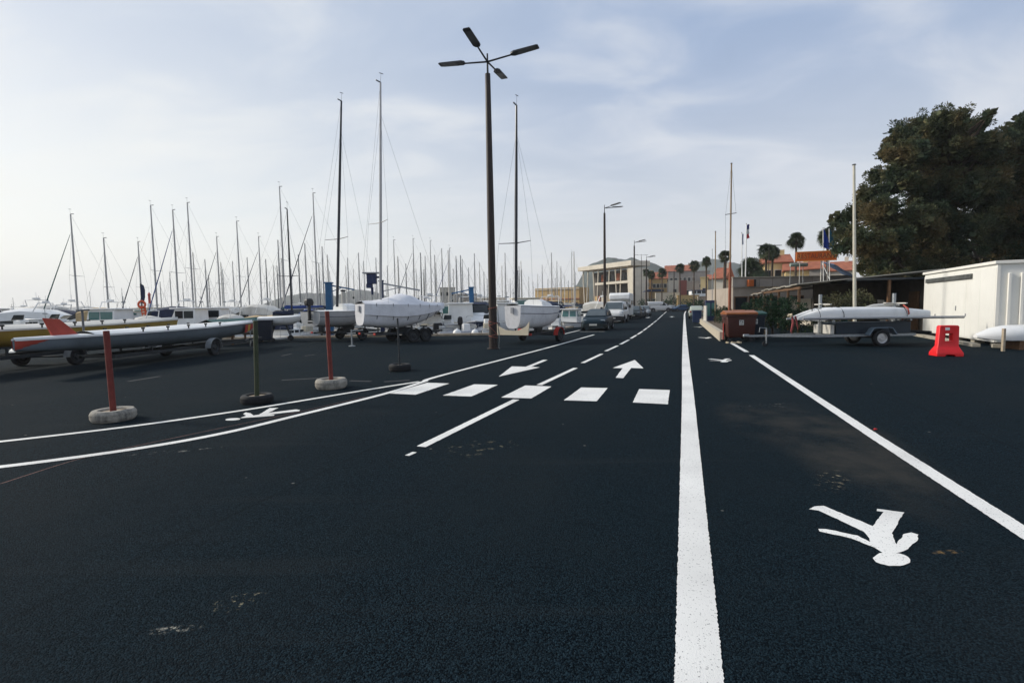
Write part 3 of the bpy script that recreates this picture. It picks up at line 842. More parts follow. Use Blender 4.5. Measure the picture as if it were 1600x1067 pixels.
def rig(t, mx, z0, zt, L, spread, hull_h, m, r=0.055, boom=0.0, cover=None, rake=0.0, spr=(0.42,), stays=True, bow=None, stern=None, fur=None, wire=0.006, head=True, boom_z=0.9, flap=True):
    """mast, boom, spreaders and standing rigging"""
    top = Vector((mx - rake, 0, zt))
    b = Vector((mx, 0, z0))
    mb = MB(); mb.path([b, b.lerp(top, 0.6), top], [r, r * 0.95, r * 0.62], 8); mb.build('mast', m, t)
    if head:
        h = MB(); h.bar(top, top + Vector((-0.25, 0, 0.03)), 0.04, 0.05); h.tube(top, top + Vector((0.03, 0, 0.45)), 0.008, 0.006, 5); h.bar(top + Vector((-0.08, 0, 0.42)), top + Vector((0.14, 0, 0.44)), 0.012, 0.03); h.build('masthead', M_wire, t)
    for f in spr:
        p = b.lerp(top, f); s = MB()
        s.path([p + Vector((-0.15, -spread, 0.02)), p, p + Vector((-0.15, spread, 0.02))], [0.014, 0.024, 0.014], 6); s.build('spreader', m, t)
    if stays:
        w = MB()
        bw_ = bow or Vector((L / 2, 0, hull_h)); st = stern or Vector((-L / 2, 0, hull_h))
        ft = b.lerp(top, 0.86)
        w.tube(bw_, ft, wire, wire, 5); w.tube(st, top, wire, wire, 5)
        p = b.lerp(top, spr[-1]) if spr else b.lerp(top, 0.5)
        for s in (-1, 1):
            w.path([Vector((mx - 0.25, s * spread * 1.25, hull_h)), p + Vector((-0.15, s * spread, 0.02)), b.lerp(top, 0.86)], wire, 5)
        w.build('rigging', M_wire, t)
    if fur:
        f = MB(); bw_ = bow or Vector((L / 2, 0, hull_h)); ft = b.lerp(top, 0.86)
        f.path([bw_.lerp(ft, 0.06), bw_.lerp(ft, 0.3), bw_.lerp(ft, 0.95)], [0.035, 0.05, 0.02], 7); f.build('furled_sail', fur, t)
    if boom:
        bm_ = MB(); bm_.tube((mx, 0, z0 + boom_z), (mx - boom, 0, z0 + boom_z + 0.1), 0.045, 0.04, 8); bm_.build('boom', m, t)
        if cover:
            c = MB(); n = 9; secs = []
            for i in range(n):
                f = i / (n - 1); x = mx + 0.05 - boom * f * 0.98; zz = z0 + boom_z + 0.06 + 0.1 * f
                hh = 0.30 * (1 - 0.55 * f) * (1 + 0.12 * math.sin(i * 2.1)); ww = 0.12 * (1 - 0.3 * f)
                secs.append([Vector((x, ww * math.cos(a), zz + hh * 0.5 + hh * 0.6 * math.sin(a))) for a in [2 * math.pi * k / 8 for k in range(8)]])
            c.loft(secs, True, True, True); c.build('sail_cover', cover, t)

# ================================================================== boats ashore on the left
def yole(label, loc, rz, L, z0, mh, mt, B=1.5, H=0.52, pins=True, tip=None, tail=None, stripe=None, dip=0.0):
    """long open rowing boat with outriggers"""
    t = thing('rowing_boat', label, 'rowing boat', loc, rz)
    t.rotation_euler.y = dip
    secs = hull_sections(L, B, H, stern=0.04, bow_up=0.25, rake=0.3, full=0.75, deep=0.8, ns=22, bow_p=2.0, keel_up=0.5, stern_up=0.45, mid=0.5)
    for s in secs:
        for p in s: p.z += z0
    hull_mb(secs).build('hull', mh, t)
    inner = MB(); rows = []
    for i, ring in enumerate(secs):
        rows.append([Vector((p.x, p.y * 0.93, max(p.z + 0.03, ring[0].z - 0.28))) for p in ring])
    inner.loft(rows, closed=False); inner.build('inner_hull', mt, t)
    g = MB()
    for k, s in ((0, 1), (-1, -1)):
        ed = [r_[k] for r_ in secs]
        g.loft([[p + Vector((0, s * 0.03, 0.02)), p + Vector((0, -s * min(0.26, abs(p.y) * 0.9), 0.03)), p + Vector((0, -s * min(0.26, abs(p.y) * 0.9), -0.01)), p + Vector((0, s * 0.03, -0.03))] for p in ed], True, True, True)
    g.build('gunwale', mt, t)
    deck_mb(secs, 0.13, t0=4, t1=18, dz=0.0).build('deck', mt, t)
    fd = deck_mb(secs, 0.10, t0=17); fd.build('foredeck', mt, t)
    ad = deck_mb(secs, 0.05, t0=0, t1=5, dz=0.01); ad.build('aft_deck', mt, t)
    if pins:
        for k in range(7, 17, 2):
            for s in (0, -1):
                p = secs[k][s]
                pm = MB(); sy = 1 if s == 0 else -1
                pm.tube(p + Vector((0, 0, 0.02)), p + Vector((0, 0, 0.12)), 0.022, 0.022, 8); pm.box(p + Vector((0, 0, 0.13)), (0.10, 0.05, 0.05)); pm.build('oarlock', M_black, t)
        for k in range(6, 17, 2):
            a, b = secs[k][0], secs[k][-1]
            th = MB(); th.bar(a + Vector((0.25, -0.06, -0.08)), b + Vector((0.25, 0.06, -0.08)), 0.22, 0.03); th.build('thwart', mt, t)
    if tip:
        tp = MB(); tp.loft([[p + Vector((-0.02, (0.012 if p.y > 0 else -0.012), 0.012)) for p in r_] for r_ in [[q for q in s] for s in secs[20:]]], closed=False); tp.build('painted_bow', tip, t)
    if tail:
        for sg, i0, st_ in ((1, 0, 1), (-1, -1, -1)):
            tp = MB(); rows = []
            for k, fr_ in ((0, 1.0), (1, 0.62), (2, 0.05)):
                ring = secs[k]; out = Vector((-0.012, sg * 0.012, 0.0))
                pts = [ring[i0 + st_ * j] for j in range(6)]
                zc = [pts[0].lerp(pts[1], 0.0) + out] + [Vector((pts[j].x, pts[j].y, pts[0].z + (pts[j].z - pts[0].z) * fr_)) + out for j in range(1, 5)]
                rows.append(zc)
            tp.loft(rows, closed=False); tp.build('painted_stern', tail, t)
    return t
M_yole = mat('grey_blue_hull', (0.125, 0.15, 0.17), 0.45, var=0.12, scale=1.2, stain=(0.06, 0.07, 0.075), stain_amt=0.6)
M_yellow = mat('ochre_hull', (0.30, 0.20, 0.03), 0.5, var=0.15, scale=1.5, stain=(0.15, 0.10, 0.03), stain_amt=0.5)
M_salm = mat('faded_red_paint', (0.42, 0.06, 0.038), 0.6, var=0.15, scale=3)
ya, yb = Vector((-12.6, 12.6, 0)), Vector((-12.15, 23.4, 0))
yc = (ya + yb) / 2; yr = math.atan2((yb - ya).y, (yb - ya).x)
yo = yole('long grey-blue rowing boat with white gunwales and red ends, on a trailer', yc, yr, (yb - ya).length, 0.50, M_yole, M_white, tail=M_salm)
# red standing rudder near the stern, flag patch at the bow
rd = MB(); rd.prism([(-4.35, 1.0), (-4.15, 1.03), (-3.55, 1.02), (-3.85, 1.28), (-4.15, 1.52), (-4.60, 1.56)], -0.03, 0.03, 'XZ'); rd.build('rudder', M_salm, yo, bevel=0.012)
pt = MB(); pt.tube((-3.3, 0.1, 0.98), (-3.3, 0.1, 1.75), 0.03); pt.bar((-3.45, 0.1, 1.75), (-3.1, 0.1, 1.77), 0.1, 0.05); pt.build('tiller_post', M_wire, yo)
for c, x0, x1, m_ in ((0, 4.15, 4.5, M_red), (1, 4.5, 4.78, mat('yellow_paint', (0.55, 0.36, 0.03), 0.5)), (2, 4.78, 5.3, M_red)):
    fl = MB(); hy = lambda x: 0.75 * (1 - ((x / 10.81)) ** 2 * 4) * 1.0
    ys = [-(0.75 * (1 - (2 * x / 10.81) ** 2.0)) - 0.055 for x in (x0, x1)]
    fl.loft([[Vector((x, y, 0.66 + (x - 4) * 0.16)), Vector((x, y - 0.06, 1.05 + (x - 4) * 0.02)), Vector((x, y - 0.05, 1.05 + (x - 4) * 0.02)), Vector((x, y + 0.01, 0.66 + (x - 4) * 0.16))] for x, y in zip((x0, x1), ys)], True, True, True)
    fl.build('bow_emblem', m_, yo)
trailer('galvanised trailer under the long grey-blue rowing boat', yc + Vector((0.05, 0.4, 0)), yr, 7.0, 1.9, 0.36, 0.6, 0.30, 2.0, cradle=0.2, lamps=False, rim=M_dsteel, metal=M_dsteel)
yole('long ochre yellow rowing boat behind the grey-blue one', Vector((-15.2, 16.5, 0)), math.pi / 2 - 0.03, 12.0, 0.66, M_yellow, M_offw, B=1.6, H=0.55)
trailer('low trailer under the ochre rowing boat', Vector((-15.2, 16.3, 0)), math.pi / 2, 6.5, 1.8, 0.42, 0.0, 0.28, 1.6, cradle=0.28, lamps=False, metal=M_dsteel, rim=M_dsteel)
# small inverted tender hull at the far left edge
tn = thing('dinghy', 'cream and navy dinghy lying low at the left edge, behind the red bow', 'dinghy', (-15.2, 10.6, 0), 1.2)
secs = hull_sections(3.6, 1.3, 0.4, stern=0.8)
for s in secs:
    for p in s: p.z += 0.35
hull_mb(secs).build('hull', M_navy, tn); deck_mb(secs, 0.1).build('deck', M_cream, tn); rail_mb(secs, 0.05).build('rub_rail', M_cream, tn)
trl = MB(); trl.bar((-1.3, -0.4, 0.33), (1.3, -0.4, 0.33), 0.08, 0.08); trl.bar((-1.3, 0.4, 0.33), (1.3, 0.4, 0.33), 0.08, 0.08)
for x in (-0.9, 0.9):
    for y in (-0.4, 0.4): trl.bar((x, y, 0), (x, y, 0.3), 0.07, 0.07)
trl.build('cradle', M_wood, tn)
# teal tarpaulin boat and blue container behind the bow
ty_ = thing('covered_boat', 'low boat under a teal tarpaulin behind the rowing boat bow', 'boat', at(372, 500, 26).xy.to_3d(), 1.45)
secs = hull_sections(4.6, 1.7, 0.55, stern=0.8)
for s in secs:
    for p in s: p.z += 0.45
hull_mb(secs).build('hull', M_offw, ty_)
tarp = MB(); tarp.loft([[Vector((p.x, p.y * 1.05, (ring[0].z + 0.02 + 0.25 * (1 - abs(p.y) / max(0.05, abs(ring[0].y)))) - (0.16 if k in (0, 8) else 0))) for k, p in enumerate([ring[0]] + [ring[0].lerp(ring[-1], f / 6) for f in range(7)] + [ring[-1]])] for ring in secs], closed=False); tarp.build('tarpaulin', M_teal, ty_)
crd = MB()
for x in (-1.2, 1.2):
    crd.bar((x, -0.6, 0.42), (x, 0.6, 0.42), 0.1, 0.1)
    for y in (-0.5, 0.5): crd.bar((x, y, 0), (x, y, 0.4), 0.08, 0.08)
crd.build('cradle', M_wood, ty_)
bb = thing('storage_bin', 'dark blue wheeled bin standing at the rowing boat bow', 'bin', at(414, 500, 26.5).xy.to_3d(), 0.3)
M_dbb = mat('near_black_blue_plastic', (0.007, 0.012, 0.024), 0.6, var=0.2)
b_ = MB(); b_.box((0, 0, 0.60), (0.6, 0.6, 0.98), taper=1.12); b_.build('body', M_dbb, bb, bevel=0.03)
b_ = MB(); b_.box((0, 0, 1.13), (0.72, 0.72, 0.08)); b_.build('lid', M_dbb, bb, bevel=0.02)
for x in (-0.3, 0.3): wheel(bb, x, -0.3, 0.1, 0.05, M_dsteel); wheel(bb, x, 0.3, 0.1, 0.05, M_dsteel)

# ---- keel boats on trailers
def keelboat(label, loc, rz, L, B, H, z0, mh, md, mast_h, mmast, mx, cover=False, r=0.06, spr=(0.27,), boom=0, scuff=None, cabin=0.35, pitch=0.0, trans=0.72, stern_up=0.12, rake=0.0, mid=0.36):
    t = thing('sailing_boat', label, 'sailing boat', loc, rz)
    t.rotation_euler.y = pitch
    secs = hull_sections(L, B, H, stern=trans, bow_up=0.06, rake=0.25, full=0.42, deep=0.8, ns=20, bow_p=1.4, keel_up=0.80, stern_up=stern_up, mid=mid, kt=0.30, kp=1.6)
    for s in secs:
        for p in s: p.z += z0
    hull_mb(secs).build('hull', mh, t)
    deck_mb(secs, 0.07).build('deck', md, t)
    rail_mb(secs, 0.02).build('toe_rail', M_grey, t)
    c = MB(); rows = []
    zt = z0 + H
    for x, w, h in ((-L * 0.10, B * 0.26, cabin), (L * 0.0, B * 0.27, cabin * 1.05), (L * 0.12, B * 0.22, cabin * 0.8), (L * 0.30, B * 0.07, 0.10)):
        rows.append([Vector((x, y, zt + z)) for y, z in ((-w, 0.0), (-w * 0.9, h * 0.7), (-w * 0.5, h), (w * 0.5, h), (w * 0.9, h * 0.7), (w, 0.0))])
    c.loft(rows, True, True, True); c.build('coachroof', md, t)
    if cover:
        cm = MB(); rows = []
        for ring in secs:
            a, b = ring[0], ring[-1]; row = []
            for k in range(11):
                f = k / 10; p = a.lerp(b, f)
                e = (1 - (2 * f - 1) ** 2)
                xx = (p.x + L / 2) / L
                row.append(p + Vector((0, (0.03 if f < 0.5 else -0.03) * (1 - e), e * (0.14 + 0.42 * math.exp(-((xx - 0.46) / 0.20) ** 2)) + 0.03 * math.sin(k * 2 + p.x * 5) * e)))
            rows.append([row[0] + Vector((0, 0.01, -0.5 * (ring[0].z - ring[6].z)))] + row + [row[-1] + Vector((0, -0.01, -0.5 * (ring[0].z - ring[6].z)))])
        cm.loft(rows, closed=False); cv = cm.build('boat_cover', md, t)
        st = MB()
        for i in range(2, 19, 3):
            for k, s in ((0, 1), (-1, -1)):
                p = secs[i][k]; q = secs[i][5 if k == 0 else -6]
                st.path([p + Vector((0, s * 0.03, 0.04)), secs[i][2 if k == 0 else -3] + Vector((0.05, s * 0.05, 0)), q + Vector((0.1, s * 0.02, -0.01))], 0.014, 5)
        st.build('cover_strap', M_dsteel, cv)
    for k, sg in ((1, 1), (-2, -1)):
        bs = MB(); bs.path([ring[k] + Vector((0, sg * 0.004, 0)) for ring in secs[:-2]], 0.012, 4); bs.build('boot_stripe', M_navy if not cover else M_grey, t)
    k_ = MB(); k_.loft([[Vector((x + w * math.cos(a), 0.06 * math.sin(a), z)) for a in [2 * math.pi * i / 10 for i in range(10)]] for x, w, z in ((L * 0.02, 0.42, z0 + 0.08), (L * 0.0, 0.38, z0 - 0.28))], True, True, True); k_.build('keel', M_dsteel, t)
    tr = MB(); x = -L / 2 - 0.03
    tr.bar((x, 0, z0 + H * 0.98), (x - 0.03, 0, z0 + 0.2), 0.05, 0.32, (1, 0, 0)) if False else tr.box((x - 0.02, 0, z0 + H * 0.8), (0.05, 0.12, H * 0.25)); tr.build('rudder_bracket', M_grey, t)
    rig(t, mx, zt + cabin * 0.6, mast_h, L, B * 0.42, zt + 0.03, mmast, r, boom, None, rake, spr, wire=0.0045)
    return t
def heading(a, b): return math.atan2((b - a).y, (b - a).x)
# boat B, the big covered one
sb, bb2 = at(560, 480, 23.5), at(692, 488, 27.0)
sb.z = bb2.z = 0; mid = mid_ = (sb + bb2) / 2; rzB = heading(sb, bb2); LB = (bb2 - sb).length
mastB = zat(597, 136, at(592, 470, 25.0).y)
M_cover = mat('grey_white_cover', (0.68, 0.68, 0.70), 0.85, var=0.1, scale=2.5, bump=0.35, stain=(0.50, 0.50, 0.50), stain_amt=0.6)
keelboat('covered white sailing boat with a pale aluminium mast, largest on the quay', mid_, rzB, LB, 2.1, 1.15, 0.66, M_cover, M_cover, mastB, M_alu, along_for_px(sb, bb2, 592.5), True, 0.07, (0.36,), pitch=R(2.2), trans=0.42, mid=0.46)
trailer('dark trailer under the covered white sailing boat', mid - U * 0.1, rzB, LB * 0.8, 1.95, 0.46, 0.3, 0.33, 0.3, guard=M_dsteel, metal=M_dsteel, cradle=0.3, jockey=False, twin=True, rim=M_dsteel)
lg = MB(); lg.tube((0, 0, 0.02), (0, 0, 0.75), 0.035); lg.lathe([(0, 0), (0.15, 0), (0.15, 0.02), (0.05, 0.05), (0, 0.06)], 14); lg.bar((0, 0, 0.7), (0.5, 0.1, 0.72), 0.05, 0.05)
o = lg.build('support_leg', M_galv); o.location = ground(550, 541); tag(o, 'galvanised prop leg at the stern of the covered boat', 'prop')
# boat A behind it, black mast
sa, ba = at(484, 482, 25.6), at(592, 470, 29.4)
sa.z = ba.z = 0; mid = mid_ = (sa + ba) / 2; rzA = heading(sa, ba); LA = (ba - sa).length
keelboat('grey and white sailing boat with a tall black mast, left of the covered boat', mid_, rzA, LA, 2.3, 0.85, 0.72, mat('boat_grey_side', (0.34, 0.35, 0.36), 0.4, var=0.08), M_white, zat(530, 166, 28.3), M_carbon, along_for_px(sa, ba, 526.5), False, 0.075, (0.33,), cabin=0.4, rake=-0.8)
trailer('trailer under the grey sailing boat with the black mast', mid, rzA, LA * 0.75, 1.9, 0.45, 0.2, 0.30, 0.4, guard=M_dsteel, metal=M_dsteel, cradle=0.3, jockey=False, rim=M_dsteel)
ob = thing('outboard_motor', 'black outboard motor hanging behind the grey sailing boat', 'outboard motor', at(483, 478, 25.4), rzA)
m_ = MB(); m_.loft([[Vector((x, y, z)) for x, y in ((-0.2 * k, -0.13 * k), (0.18 * k, -0.13 * k), (0.18 * k, 0.13 * k), (-0.2 * k, 0.13 * k))] for z, k in ((0, 0.9), (0.15, 1.05), (0.32, 0.9), (0.38, 0.5))], True, True, True); m_.build('cowling', M_black, ob, bevel=0.03)
m_ = MB(); m_.box((0, 0, -0.35), (0.14, 0.08, 0.7)); m_.box((0.05, 0, -0.72), (0.3, 0.06, 0.05)); m_.tube((-0.1, 0, -0.85), (0.18, 0, -0.85), 0.05, 0.03); m_.build('lower_unit', M_black, ob)
# boat C by the lamp
sc_, bc = at(800, 490, 21.8), at(873, 492, 25.6)
sc_.z = bc.z = 0; mid = mid_ = (sc_ + bc) / 2; rzC = heading(sc_, bc); LC = (bc - sc_).length
keelboat('white and grey sailing boat with a black mast beside the tall lamp', mid_, rzC, LC, 1.95, 1.0, 0.62, mat('boat_pale_side', (0.66, 0.66, 0.67), 0.45, var=0.06, stain=(0.3, 0.3, 0.3), stain_amt=0.4), M_white, zat(803, 179, 23.2), M_carbon, along_for_px(sc_, bc, 805), False, 0.07, (0.30,), cabin=0.34, stern_up=0.0, pitch=R(2.0), trans=0.42, mid=0.5)
tC = trailer('small trailer with red mudguards under the boat beside the tall lamp', mid, rzC, LC * 0.85, 2.0, 0.42, 0.3, 0.31, 0.5, guard=M_red, metal=M_dsteel, cradle=0.26, jockey=False, rim=M_dsteel)
pn = MB(); pn.prism([(-0.80, 0.42), (0.80, 0.42), (0.88, 1.02), (0.70, 0.80), (0.35, 0.64), (0, 0.60), (-0.35, 0.64), (-0.70, 0.80), (-0.88, 1.02)], -LC * 0.5 - 0.02, -LC * 0.5 + 0.04, 'YZ'); pn.build('rear_panel', M_cream, tC)
# small white boat on legs left of A
o3 = thing('catamaran', 'small white upturned hull on a launching trolley, left of the sailing boats', 'boat', at(440, 500, 27.5).xy.to_3d(), R(12))
secs = hull_sections(2.2, 1.3, 0.42, stern=0.85, full=0.6)
for s in secs:
    for p in s: p.z += 0.85
hull_mb(secs).build('hull', M_white, o3); deck_mb(secs, 0.08).build('deck', M_white, o3)
lg = MB()
for s in (-1, 1):
    lg.tube((-0.1 + s * 0.55, 0, 0.15), (-0.1 + s * 0.25, 0, 0.95), 0.025); lg.tube((-0.1 + s * 0.55, 0.3, 0.15), (-0.1 + s * 0.25, 0.2, 0.95), 0.025)
lg.build('trolley_frame', M_dsteel, o3); wheel(o3, -0.65, -0.1, 0.15, 0.08, M_dsteel); wheel(o3, 0.45, -0.1, 0.15, 0.08, M_dsteel)
# mast of a boat at the quay edge (dark, near) plus crane gear
# ---- cranes
M_cblue = mat('blue_crane_paint', (0.012, 0.095, 0.22), 0.5, var=0.15, scale=4)
M_cnavy = mat('navy_crane_paint', (0.010, 0.022, 0.075), 0.5, var=0.15, scale=4)
def jib(label, px, ptop, d, w, arm, m, box=False):
    b = at(px, 480, d); b.z = -0.3 if d > 31 else 0
    t = thing('jib_crane', label, 'crane', b, 0.1)
    zt = zat(px, ptop, d) - b.z
    c = MB(); c.box((0, 0, zt / 2), (w, w, zt)); c.build('column', m, t, bevel=0.02)
    c = MB(); c.box((0, 0, zt + 0.04), (w * 1.25, w * 1.25, 0.08)); c.build('cap', m, t)
    a = MB(); a.bar((0, 0, zt - 0.1), (arm, 0.2, zt - 0.1 - abs(arm) * 0.20), 0.06, 0.09); a.bar((0, 0, zt - 0.6), (arm * 0.5, 0.1, zt - 0.1 - abs(arm) * 0.11), 0.04, 0.05); a.build('jib', M_grey if m is M_cnavy else m, t)
    h = MB(); q = Vector((arm * 0.95, 0.19, zt - 0.1 - abs(arm) * 0.19)); h.tube(q, q + Vector((0, 0, -0.5)), 0.01, 0.01, 5); h.box(q + Vector((0, 0, -0.55)), (0.1, 0.08, 0.14)); h.build('hook', M_dsteel, t)
    return t
jib('blue square-column boat crane left of the black mast', 515, 443, 33.0, 0.40, 1.6, M_cblue)
jib('blue T-shaped boat crane at the quay, left of the tall lamp', 737, 450, 38.0, 0.36, -1.5, M_cblue)
jc = jib('navy boat crane with a box-shaped winch behind the pale mast', 597, 440, 30.5, 0.24, 2.3, M_cnavy)
w0 = at(581, 436, 30.5) - Vector(jc.location); wm_ = Matrix.Rotation(-0.1, 3, 'Z'); w0 = wm_ @ w0
c = MB(); c.box(w0, (0.55, 0.45, 0.6)); c.box(w0 + Vector((-0.15, 0, -0.42)), (0.35, 0.35, 0.25)); c.tube(w0 + Vector((0, 0, -0.5)), w0 + Vector((0, 0, -0.95)), 0.09, 0.07); c.build('winch', M_cnavy, jc, bevel=0.02)
c = MB(); c.box(w0 + Vector((0, 0, 0.36)), (1.0, 0.7, 0.06)); c.build('winch_roof', M_grey, jc)
c = MB(); c.bar((0, 0, (w0.z + 0.1)), w0 + Vector((0.2, 0, 0.1)), 0.1, 0.12); c.build('winch_bracket', M_cnavy, jc)
pl_b = at(537, 478, 31.0); pl_b.z = 0.0 if pl_b.y < 30 else -0.9
t = thing('mooring_pillar', 'white round pillar with a dark cap beside the blue crane', 'pillar', pl_b)
zt = zat(537, 453, 31.0) - pl_b.z
c = MB(); c.lathe([(0.13, 0), (0.12, zt - 0.1)], 14); c.build('shaft', M_offw, t); c = MB(); c.lathe([(0.12, zt - 0.1), (0.16, zt - 0.08), (0.16, zt), (0.0, zt + 0.02)], 14); c.build('cap', M_dsteel, t)

# ================================================================== parked vehicles
def ring_rect(x, w, z0, z1, e=0.25, n=16, tum=0.0):
    """rounded-rectangle section across the car"""
    out = []
    for k in range(n):
        a = 2 * math.pi * (k + 0.5) / n; c, s = math.cos(a), math.sin(a)
        y = w * math.copysign(abs(c) ** e, c); z = (z0 + z1) / 2 + (z1 - z0) / 2 * math.copysign(abs(s) ** e, s)
        f = (z - z0) / max(1e-4, z1 - z0)
        out.append(Vector((x, y * (1 - tum * max(0, f - 0.5) * 2), z)))
    return out
M_plate = mat('number_plate', (0.55, 0.55, 0.50), 0.4)
M_hl = mat('headlamp_glass', (0.38, 0.42, 0.44), 0.1, 0.3, var=0.1, spec=0.8)
M_trim = mat('black_trim', (0.016, 0.017, 0.019), 0.6, var=0.15)
M_wind = mat('car_windscreen', (0.045, 0.065, 0.075), 0.12, var=0.25, scale=1.5, spec=0.5)
def car(name, label, cat, loc, rz, col, kind='hatch', group='vehicles parked along the quay', bumper=None):
    t = thing(name, label, cat, loc, rz, group)
    m = mat('car_paint_' + '_'.join('%03d' % int(c * 1000) for c in col), col, 0.42, 0.0, var=0.05, coat=0.0, spec=0.16)
    if kind == 'hatch':
        low = [(-2.08, .62, .38, .72), (-2.0, .78, .28, .90), (-1.75, .83, .22, .95), (-1.0, .85, .2, .95), (0.2, .85, .2, .94), (1.0, .85, .2, .93), (1.45, .83, .2, .86), (1.85, .78, .22, .76), (2.06, .70, .26, .66), (2.13, .55, .32, .58)]
        gh = [(-1.93, .70, .93, .96), (-1.45, .73, .93, 1.30), (-1.15, .74, .93, 1.38), (-0.3, .75, .93, 1.42), (0.25, .75, .93, 1.37), (0.55, .74, .92, 1.24), (1.22, .72, .90, .93)]
        wx, wr, hw, ws = (-1.28, 1.30), 0.30, 0.85, ((0.33, 1.33, .56), (1.12, .955, .66))
        rear = ((-1.22, 1.35, .56), (-1.86, .98, .62)); sides = [(-1.15, -0.35, 1.31), (-0.27, 0.42, 1.27)]
        hl = (1.93, .62, .66); gr = (2.10, 0.48); L = 2.1
    elif kind == 'van':
        low = [(-1.98, .75, .40, .95), (-1.93, .84, .26, 1.02), (-1.0, .86, .22, 1.05), (0.4, .86, .22, 1.05), (1.15, .86, .22, 1.04), (1.6, .83, .22, .96), (1.85, .76, .26, .84), (1.94, .60, .32, .74)]
        gh = [(-1.96, .78, 1.0, 1.62), (-1.8, .80, 1.0, 1.70), (0.0, .80, 1.0, 1.72), (0.35, .79, 1.0, 1.68), (0.62, .78, 1.0, 1.56), (1.42, .75, .99, 1.03)]
        wx, wr, hw, ws = (-1.2, 1.22), 0.30, 0.86, ((0.50, 1.60, .64), (1.34, 1.07, .70))
        rear = ((-1.985, 1.6, .6), (-1.985, 1.1, .66)); sides = [(-0.1, 0.60, 1.50)]
        hl = (1.72, .66, .84); gr = (1.92, 0.5); L = 1.95
    elif kind == 'estate':
        low = [(-2.2, .62, .38, .75), (-2.12, .80, .28, .95), (-1.0, .86, .22, .98), (0.3, .86, .22, .97), (1.1, .86, .22, .95), (1.7, .82, .22, .86), (2.05, .74, .26, .74), (2.15, .56, .32, .62)]
        gh = [(-2.1, .72, .95, 1.0), (-1.85, .75, .95, 1.42), (-0.5, .76, .95, 1.52), (0.25, .76, .95, 1.48), (0.6, .75, .94, 1.32), (1.3, .72, .92, .96)]
        wx, wr, hw, ws = (-1.35, 1.35), 0.31, 0.86, ((0.36, 1.44, .58), (1.18, 1.0, .67))
        rear = ((-1.93, 1.38, .6), (-2.06, 1.02, .64)); sides = [(-1.7, -0.5, 1.42), (-0.42, 0.48, 1.38)]
        hl = (1.95, .64, .72); gr = (2.12, 0.5); L = 2.15
    b = MB(); b.loft([ring_rect(x, w, a, c) for x, w, a, c in low], True, True, True); body = b.build('body', m, t, angle=50)
    g = MB(); g.loft([ring_rect(x, w, a, c, 0.3, 16, 0.16) for x, w, a, c in gh], True, True, True); g.build('cabin', m, t, angle=50)
    (x0, z0, w0), (x1, z1, w1) = ws
    d = Vector((z0 - z1, 0, x1 - x0)).normalized() * 0.03
    q = MB(); q.add([Vector((x1, -w1, z1)) + d, Vector((x1, w1, z1)) + d, Vector((x0, w0, z0)) + d, Vector((x0, -w0, z0)) + d, Vector((x1 - .1, -w1, z1)), Vector((x1 - .1, w1, z1)), Vector((x0 - .1, w0, z0 - 0.05)), Vector((x0 - .1, -w0, z0 - 0.05))], [(0, 1, 2, 3), (0, 4, 5, 1), (1, 5, 6, 2), (2, 6, 7, 3), (3, 7, 4, 0)]); q.build('windscreen', M_wind, t, smooth=False)
    (x0, z0, w0), (x1, z1, w1) = rear
    q = MB(); e = -0.03; q.add([(x1 + e, -w1, z1), (x1 + e, w1, z1), (x0 + e, w0, z0), (x0 + e, -w0, z0), (x1 + .1, -w1, z1), (x1 + .1, w1, z1), (x0 + .1, w0, z0), (x0 + .1, -w0, z0)], [(0, 1, 2, 3), (0, 4, 5, 1), (1, 5, 6, 2), (2, 6, 7, 3), (3, 7, 4, 0)]); q.build('rear_window', M_glassd, t, smooth=False)
    zb = gh[2][2] + 0.06
    for s in (-1, 1):
        for x0, x1, zt in sides:
            q = MB(); yb, yt = gh[2][1] + 0.004, gh[2][1] * 0.885
            k = 0.0 if kind == 'van' else 0.0
            fx = 0.35 if x1 > 0.3 else 0.0
            q.loft([[Vector((x0, s * yb, zb)), Vector((x1 + fx, s * yb, zb)), Vector((x1, s * yt, zt)), Vector((x0 + 0.05, s * yt, zt))], [Vector((x0, s * (yb - .08), zb)), Vector((x1 + fx, s * (yb - .08), zb)), Vector((x1, s * (yt - .08), zt)), Vector((x0 + 0.05, s * (yt - .08), zt))]], True, True, True)
            q.build('side_window', M_glassd, t, smooth=False)
        for x in wx:
            a = MB(); a.lathe([(0.0, 0), (wr + 0.055, 0), (wr + 0.055, 0.015), (0, 0.015)], 22, (x, s * (hw - 0.012) - (0 if s > 0 else 0.015), wr + 0.01), 'Y'); a.build('wheel_arch', M_trim, t)
            wheel(t, x, s * (hw - 0.05), wr, 0.19)
        h = MB(); h.loft([ring_rect(hl[0] + dx, 0.16 * k, hl[2] - 0.075 * k, hl[2] + 0.06 * k, 0.5, 10) for dx, k in ((-0.12, 1), (0.06, 1), (0.10, 0.7))], True, True, True)
        for v in h.v: v.y += s * (hl[1] - 0.02); v.x -= 0.06 * (abs(v.y) - 0.4)
        h.build('headlamp', M_hl, t)
        r_ = MB(); r_.box((-L + 0.03, s * 0.68, 0.78), (0.1, 0.2, 0.16)); r_.build('tail_lamp', M_red, t, bevel=0.02)
        mi = MB(); mi.box((0.95 if kind != 'van' else 1.1, s * (hw + 0.09), 1.02 if kind != 'van' else 1.15), (0.1, 0.2, 0.14 if kind != 'van' else 0.22)); mi.build('mirror', M_trim, t, bevel=0.03)
    q = MB(); q.box((gr[0] - 0.02, 0, gr[1] + 0.06), (0.06, 0.8, 0.10)); q.build('grille', M_trim, t, bevel=0.01)
